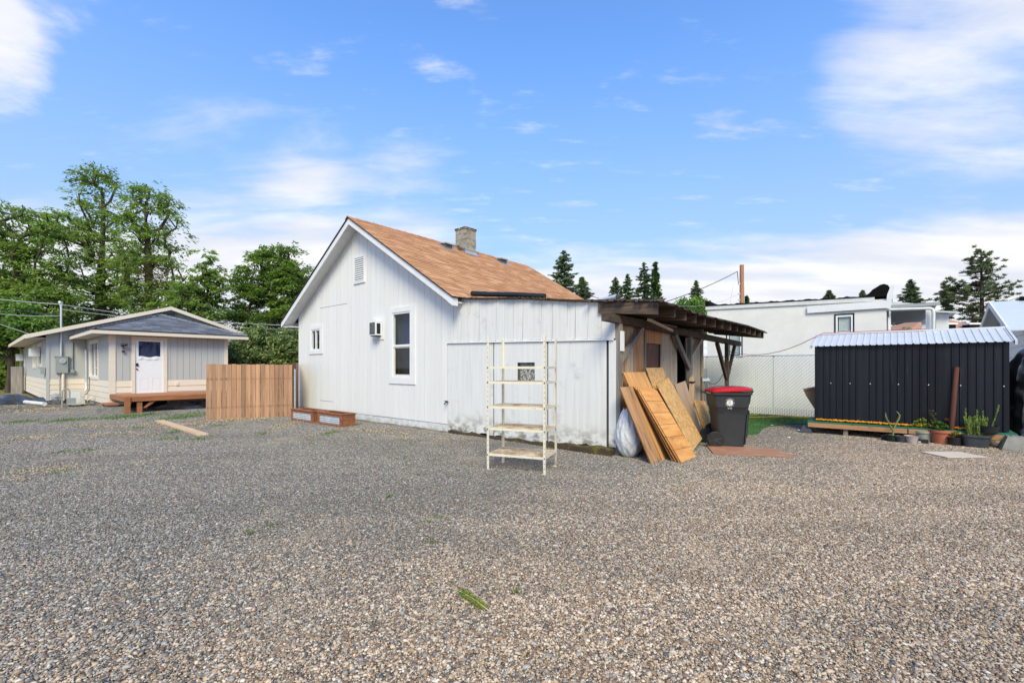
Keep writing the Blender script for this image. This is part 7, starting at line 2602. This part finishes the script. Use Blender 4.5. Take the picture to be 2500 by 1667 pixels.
# ------------------------------------------------------------------ trees
def tree(name, label, base, blobs, leafm, n_cl, n_leaf, ln, wd_, seed, trunk_r=0.35, top=None, lean=(0, 0), flat_=0.45, spray=1.0, group=None, cat='tree', dry=0, low_trunk=True):
    """blobs: ellipsoids (centre, radii) the crown fills; sprays of leaves on a branching skeleton"""
    rg = np.random.default_rng(seed)
    root = thing(name, label, cat, base, 0.0, group)
    B = np.array(base)
    vol = np.array([b[1][0] * b[1][1] * b[1][2] for b in blobs]) ** 0.75
    cl = []
    tries = 0
    mind = 0.55 * spray
    while len(cl) < n_cl and tries < n_cl * 40:
        tries += 1
        c, r_ = blobs[rg.choice(len(blobs), p=vol / vol.sum())]
        d = rg.normal(0, 1, 3)
        d /= np.linalg.norm(d)
        p = np.array(c) + d * np.array(r_) * rg.uniform(0.15, 1) ** 0.45
        if p[2] < 0.4:
            continue
        if any(np.sum((p - q) ** 2) < mind * mind for q in cl[-60:]):
            continue
        cl.append(p)
    cl = np.array(cl)
    zt = top if top is not None else cl[:, 2].max() - 0.8
    # trunk nodes
    nodes = [B - np.array([0, 0, 0.2])]
    par = [-1]
    k = max(4, int(zt / 0.9))
    cen = cl.mean(0)
    for i in range(1, k + 1):
        t = i / k
        x = B[0] + (cen[0] - B[0]) * t * 0.8 + 0.25 * math.sin(t * 5 + seed) * t + lean[0] * t
        y = B[1] + (cen[1] - B[1]) * t * 0.8 + 0.25 * math.cos(t * 4 + seed) * t + lean[1] * t
        nodes.append(np.array([x, y, zt * t]))
        par.append(len(nodes) - 2)
    tips = []
    order = np.argsort(np.linalg.norm((cl - np.array([cen[0], cen[1], zt * 0.55])) * np.array([1, 1, 0.6]), axis=1))
    for ci in order:
        p = cl[ci]
        A = np.array(nodes)
        dv = p - A
        dist = np.linalg.norm(dv, axis=1)
        pen = np.where(dv[:, 2] < 0.25 * np.linalg.norm(dv[:, :2], axis=1), 2.5, 0.0) + np.where(A[:, 2] < zt * 0.16, 6.0, 0.0)
        j = int(np.argmin(dist + pen))
        start = A[j]
        m_ = max(1, int(dist[j] / 1.1))
        last = j
        for q in range(1, m_ + 1):
            t = q / m_
            pt_ = start + (p - start) * t + np.array([0, 0, 0.10 * dist[j] * math.sin(math.pi * t)]) * 0.6 + (rg.normal(0, 0.07, 3) * dist[j] * 0.25 if q < m_ else 0)
            nodes.append(pt_)
            par.append(last)
            last = len(nodes) - 1
        tips.append(last)
    cnt = np.zeros(len(nodes))
    for t in tips:
        j = t
        while j >= 0:
            cnt[j] += 1
            j = par[j]
    rad = 0.018 + trunk_r * (cnt / max(1, cnt.max())) ** 0.55
    rad[0] *= 1.25
    tb = MB()
    ch = {}
    for i, p_ in enumerate(par):
        ch.setdefault(p_, []).append(i)
    # chains: follow the heaviest child
    done = set()
    stack = [(None, 0)]
    while stack:
        pr0, s = stack.pop()
        chain = [pr0] if pr0 is not None else []
        j = s
        while True:
            chain.append(j)
            kids = sorted(ch.get(j, []), key=lambda q: -cnt[q])
            for q in kids[1:]:
                stack.append((j, q))
            if not kids:
                break
            j = kids[0]
        if len(chain) > 1:
            rs = [rad[q] for q in chain]
            if pr0 is not None:
                rs[0] = min(rs[0], rs[1] * 1.15)
            tb.tube([nodes[q] - B for q in chain], [float(q) for q in rs], 7 if rs[0] > 0.08 else 5, caps=False)
    tb.build('trunk', M['bark'], root, smooth=60)
    V, T = [], []
    for i, p in enumerate(cl):
        k = int(n_leaf * rg.uniform(0.6, 1.35))
        d = rg.normal(0, 1, (k, 3))
        d /= np.linalg.norm(d, axis=1)[:, None]
        s_ = spray * rg.uniform(0.75, 1.25)
        off = d * rg.uniform(0.1, 1, (k, 1)) ** 0.6 * np.array([s_, s_, s_ * flat_])
        # droop outwards and group into little sub-sprays
        sub = rg.normal(0, 0.5, (7, 3)) * np.array([s_, s_, s_ * flat_])
        which = rg.integers(0, 7, k)
        off = off * 0.45 + sub[which]
        off[:, 2] -= 0.18 * (off[:, 0] ** 2 + off[:, 1] ** 2) / max(0.2, s_)
        out = off.copy()
        out[:, 2] = -0.25
        V.append(leaf_quads(p + off - B, ln, wd_, 0.3, rg, 0.1, out))
        T.append(np.clip(rg.normal(0.5, 0.17) + rg.normal(0, 0.2, k), 0, 1))
    o = quads_mesh('crown', np.concatenate(V), M[leafm], root, np.concatenate(T))
    if dry:
        k = dry
        c = np.array(blobs[0][0]) + rg.normal(0, 1, (k, 3)) * np.array([1.0, 0.6, 0.7]).clip(-1.5, 1.5) + np.array([0.9, -0.5, -6.2])
        quads_mesh('dry_foliage', leaf_quads(c - B, ln * 0.8, wd_ * 0.6, 0.3, rg), M['leaf_dry'], root, rg.uniform(0, 1, k))
    return root


def blob(px, py, rx, ry, Y, dep=None):
    c = at(px, py, Y)
    u = Y / 1111.0
    return (tuple(c), (rx * u, dep if dep else (rx + ry) / 2 * u * 0.8, ry * u))


Yt = 37.0
def gb(px, Y):
    p = at(px, 897, Y)
    return (p.x, p.y, 0.0)


tg_ = 'tall broadleaf trees behind the grey house'
tree('broadleaf_tree', 'tallest feathery tree behind the grey house', gb(255, 37), [blob(238, 440, 42, 48, 37), blob(235, 520, 70, 50, 37), blob(170, 545, 70, 45, 37), blob(255, 620, 60, 70, 37), blob(230, 720, 80, 60, 37), blob(290, 680, 50, 60, 37)],
     'leaf_tree', 125, 105, 0.31, 0.105, 3, 0.40, group=tg_, top=15.5, spray=1.05)
tree('broadleaf_tree', 'feathery tree with a bare dark trunk and dead brown sprays', gb(345, 35), [blob(368, 480, 46, 42, 35), blob(400, 540, 55, 45, 35), blob(350, 560, 55, 50, 35), blob(330, 640, 45, 50, 35), blob(410, 620, 40, 50, 35), blob(360, 720, 75, 50, 35), blob(430, 710, 50, 50, 35)],
     'leaf_tree', 118, 98, 0.30, 0.10, 5, 0.36, group=tg_, top=13.6, spray=1.0, dry=900)
tree('broadleaf_tree', 'wide dense tree filling the left edge', gb(60, 33), [blob(50, 560, 70, 60, 33), blob(-30, 640, 90, 110, 33), blob(110, 640, 70, 80, 33), blob(40, 720, 110, 90, 33), blob(150, 730, 60, 80, 33), blob(130, 540, 50, 40, 33)],
     'leaf_tree', 190, 125, 0.30, 0.11, 8, 0.45, group=tg_, top=11.0, spray=1.0)
tree('broadleaf_tree', 'sparse low tree at the right end of the row', gb(470, 34), [blob(505, 650, 22, 36, 34), blob(520, 690, 34, 28, 34), blob(480, 720, 40, 40, 34), blob(500, 765, 40, 40, 34), blob(440, 770, 60, 40, 34)],
     'leaf_tree', 78, 120, 0.30, 0.11, 12, 0.22, group=tg_, top=7.5, spray=0.85)
tree('broadleaf_tree', 'round dense tree between the grey and white houses', gb(670, 38), [blob(672, 640, 55, 45, 38), blob(620, 690, 55, 50, 38), blob(710, 690, 60, 50, 38), blob(640, 760, 80, 50, 38), blob(710, 770, 70, 50, 38), blob(600, 785, 34, 34, 38)],
     'leaf_tree_dense', 180, 150, 0.31, 0.12, 21, 0.36, group=tg_, top=10.0, spray=1.0)
tree('broadleaf_tree', 'pale green young tree at the near left edge', gb(20, 27), [blob(25, 780, 50, 40, 27), blob(-10, 820, 50, 40, 27), blob(70, 800, 40, 36, 27), blob(40, 760, 34, 28, 27)],
     'leaf_bright', 100, 150, 0.22, 0.10, 31, 0.14, group=tg_, top=4.5, spray=0.75, flat_=0.6)
tree('broadleaf_tree', 'leafy tree top just above the end of the lean-to roof', gb(1690, 33), [blob(1690, 760, 40, 30, 33), blob(1660, 775, 28, 24, 33), blob(1715, 780, 26, 24, 33), blob(1690, 800, 50, 30, 33)],
     'leaf_bright', 80, 150, 0.24, 0.10, 35, 0.16, group='trees behind the white buildings', top=5.0, spray=0.75, flat_=0.6)
tree('broadleaf_tree', 'low dark trees seen under the porch roof', gb(2240, 32), [blob(2200, 860, 60, 40, 32), blob(2270, 850, 60, 40, 32), blob(2330, 850, 50, 34, 32)],
     'leaf_tree_dense', 90, 150, 0.28, 0.12, 37, 0.18, group='trees behind the white buildings', top=3.6, spray=0.9, flat_=0.6)


def shrub(name, label, px, py_base, Y, blobs, leafm, n_cl, n_leaf, ln, wd_, seed, spray=0.5, group=None):
    return tree(name, label, gb(px, Y), [blob(*b, Y) for b in blobs], leafm, n_cl, n_leaf, ln, wd_, seed, 0.07, None, (0, 0), 0.8, spray, group, 'shrub')


lg_ = 'laurel bushes behind the cedar fence'
shrub('laurel_bush', 'laurel bush with reddish tips above the left of the cedar fence', 625, 900, 22, [(622, 840, 48, 36), (600, 880, 46, 40), (650, 880, 46, 40), (630, 815, 28, 20)], 'leaf_laurel', 120, 120, 0.15, 0.07, 41, 0.42, lg_)
shrub('laurel_bush', 'laurel bush nearest the white house above the fence', 695, 900, 22.5, [(695, 850, 46, 36), (670, 880, 46, 40), (722, 870, 40, 50), (720, 825, 24, 20)], 'leaf_laurel', 120, 120, 0.15, 0.07, 43, 0.42, lg_)
shrub('laurel_bush', 'darker low bush beside the grey house corner', 575, 900, 21.5, [(575, 880, 34, 30), (560, 905, 34, 30)], 'leaf_laurel', 60, 110, 0.14, 0.06, 45, 0.40, lg_)
hg_ = 'dark hedge shrubs beyond the grey house'
for i, (px, ww) in enumerate(((-10, 70), (45, 60), (110, 60))):
    shrub('hedge_shrub', ('dark shrub at the left edge beyond the grey house', 'dark shrub just left of the grey house rear corner', 'dark shrub hidden mostly by the grey house roof')[i],
          px, 930, 31, [(px, 880, ww * 0.8, 60), (px, 840, ww * 0.7, 40), (px + 20, 910, ww * 0.7, 40)], 'leaf_tree_dense', 110, 120, 0.22, 0.11, 51 + i, 0.65, hg_)
ug = 'undergrowth shrubs below the tall trees'
for i, (px, py, ww) in enumerate(((190, 790, 80), (320, 780, 80), (450, 800, 70), (560, 870, 40), (700, 840, 70))):
    shrub('hedge_shrub', ('shady undergrowth shrub behind the service mast', 'shady undergrowth shrub behind the grey roof ridge', 'undergrowth shrub right of the grey roof ridge', 'undergrowth shrub in the gap beside the grey house eave', 'undergrowth shrub below the round dense tree')[i],
          px, 900, 40 + i, [(px, py, ww, 40), (px - 30, py + 50, ww, 50), (px + 30, py + 60, ww, 50)], 'leaf_tree_dense', 110, 130, 0.30, 0.14, 61 + i, 0.95, ug)


# ------------------------------------------------------------------ conifers
def conifer(label, px, ytop, ybase, Y, halfw, seed, mat='leaf_conifer', droop=0.25, density=1.0, name='conifer_tree', bare=0.05, power=0.85, gaps=0.0, lopsided=0.0):
    rg = np.random.default_rng(seed)
    top = at(px, ytop, Y).z
    root = thing(name, label, 'tree', gb(px, Y), 0.0, 'conifers on the skyline')
    R_ = halfw * Y / 1111.0
    z0 = max(0.6, at(px, ybase, Y).z)
    MB().tube([(0, 0, -0.2), (0.05, 0, top * 0.5), (0, 0, top)], [top * 0.022 + 0.05, top * 0.013 + 0.03, 0.02], 8).build('trunk', M['bark_conifer'], root, smooth=60)
    C_, D_, T = [], [], []
    z = z0
    while z < top - 0.05:
        t = (z - z0) / (top - z0)
        L_ = R_ * (1 - t) ** power + 0.06
        nb_ = 5 if t < 0.9 else 3
        ring = rg.uniform(0.6, 1.15)
        for b in range(nb_):
            if rg.random() < gaps + 0.12:
                continue
            az = rg.uniform(0, 2 * math.pi)
            l_ = L_ * ring * rg.uniform(0.55, 1.25) * (1 + lopsided * math.cos(az))
            k = int(max(5, l_ * 26 * density))
            s_ = rg.uniform(0.08, 1, k) ** 0.75
            w_ = 0.22 * l_ * (1 - s_ * 0.6)
            lat = rg.normal(0, 0.5, k) * w_
            x = np.cos(az) * s_ * l_ - np.sin(az) * lat
            y = np.sin(az) * s_ * l_ + np.cos(az) * lat
            zz = z - droop * l_ * s_ + 0.16 * l_ * s_ ** 2 * 1.6 + rg.normal(0, 0.04, k) * (0.3 + l_ * 0.25)
            C_.append(np.stack([x, y, zz], 1))
            D_.append(np.stack([np.full(k, np.cos(az)), np.full(k, np.sin(az)), np.full(k, -0.15)], 1))
            T.append(np.clip(rg.normal(0.45, 0.2) + rg.normal(0, 0.18, k), 0, 1))
        z += (top - z0) * 0.022 * (1.15 - 0.5 * t)
    C_, D_ = np.concatenate(C_), np.concatenate(D_)
    sz = 0.0115 * Y * 0.72
    quads_mesh('crown', leaf_quads(C_, sz, sz * 0.38, 0.2, rg, 0.05, D_), M[mat], root, np.concatenate(T))
    return root


conifer('broad dark fir right of the tan roof', 1377, 611, 745, 42, 64, 71, gaps=0.05)
conifer('small fir leaning out below the broad dark fir', 1420, 676, 745, 40, 30, 73, lopsided=0.25)
conifer('leftmost fir of the cluster over the lean-to', 1503, 676, 790, 45, 38, 75)
conifer('second fir of the cluster over the lean-to', 1532, 668, 790, 45, 42, 77)
conifer('tall thin-topped fir left of the cypress', 1572, 641, 800, 46, 56, 79, gaps=0.1)
conifer('slim dark columnar cypress', 1600, 641, 800, 44, 15, 81, 'leaf_cypress', -0.9, 1.6, 'cypress_tree', power=0.5)
conifer('narrow fir crossed by the drop cable', 1700, 684, 790, 44, 34, 83, gaps=0.15)
conifer('small treetop peeping over the flat roof', 2024, 708, 745, 55, 16, 85)
conifer('tiny treetop left of the black parapet', 2106, 709, 745, 60, 10, 87)
conifer('small cypress tip beside the utility pole', 1822, 723, 770, 50, 9, 88, 'leaf_cypress', -0.6, 1.4)
conifer('even conical fir right of the black parapet', 2224, 681, 790, 48, 46, 89, density=1.3)


def pine(label, px, ytop, ybase, Y, rows, seed):
    """open-crowned pine: tufts of needles on rising branches"""
    rg = np.random.default_rng(seed)
    base = gb(px, Y)
    u = Y / 1111.0
    root = thing('pine_tree', label, 'tree', base, 0.0, 'conifers on the skyline')
    top = at(px, ytop, Y).z
    tb = MB().tube([(0, 0, -0.2), (0.1, 0, top * 0.5), (0, 0, top)], [0.28, 0.17, 0.04], 8)
    C_, D_, T = [], [], []
    for (yy, hw) in rows:
        z = at(px, yy, Y).z
        L0 = hw * u
        for b in range(9):
            az = rg.uniform(0, 2 * math.pi)
            L_ = L0 * rg.uniform(0.45, 1.1)
            e = np.array([math.cos(az) * L_, math.sin(az) * L_, L_ * rg.uniform(0.05, 0.5)])
            zb = z + rg.normal(0, 0.35)
            tb.tube([(0, 0, zb), tuple(e * 0.5 + [0, 0, zb - 0.05 * L_]), tuple(e + [0, 0, zb])], [0.05, 0.035, 0.015], 4, caps=False)
            for q in range(int(2 + L_ * 1.7)):
                s_ = rg.uniform(0.35, 1.0)
                c = e * s_ + np.array([0, 0, zb]) + rg.normal(0, 0.20 + 0.06 * L_, 3)
                k = 26
                d = rg.normal(0, 1, (k, 3))
                d[:, 2] = np.abs(d[:, 2]) * 0.8
                d /= np.linalg.norm(d, axis=1)[:, None]
                C_.append(c + d * 0.15)
                D_.append(d)
                T.append(np.clip(rg.normal(0.45, 0.2) + rg.normal(0, 0.15, k), 0, 1))
    tb.build('trunk', M['bark_conifer'], root, smooth=60)
    C_, D_ = np.concatenate(C_), np.concatenate(D_)
    quads_mesh('crown', leaf_quads(C_, 0.34, 0.075, 0.0, rg, 0.0, D_), M['leaf_pine'], root, np.concatenate(T))


pine('large open-crowned pine behind the white outbuilding', 2395, 612, 790, 42, [(625, 14), (645, 28), (665, 42), (685, 44), (700, 60), (715, 62), (730, 66), (748, 64), (765, 56), (780, 46)], 91)
pine('small thin pine left of the large pine', 2312, 697, 790, 44, [(705, 16), (718, 26), (730, 30), (745, 22), (760, 14)], 93)
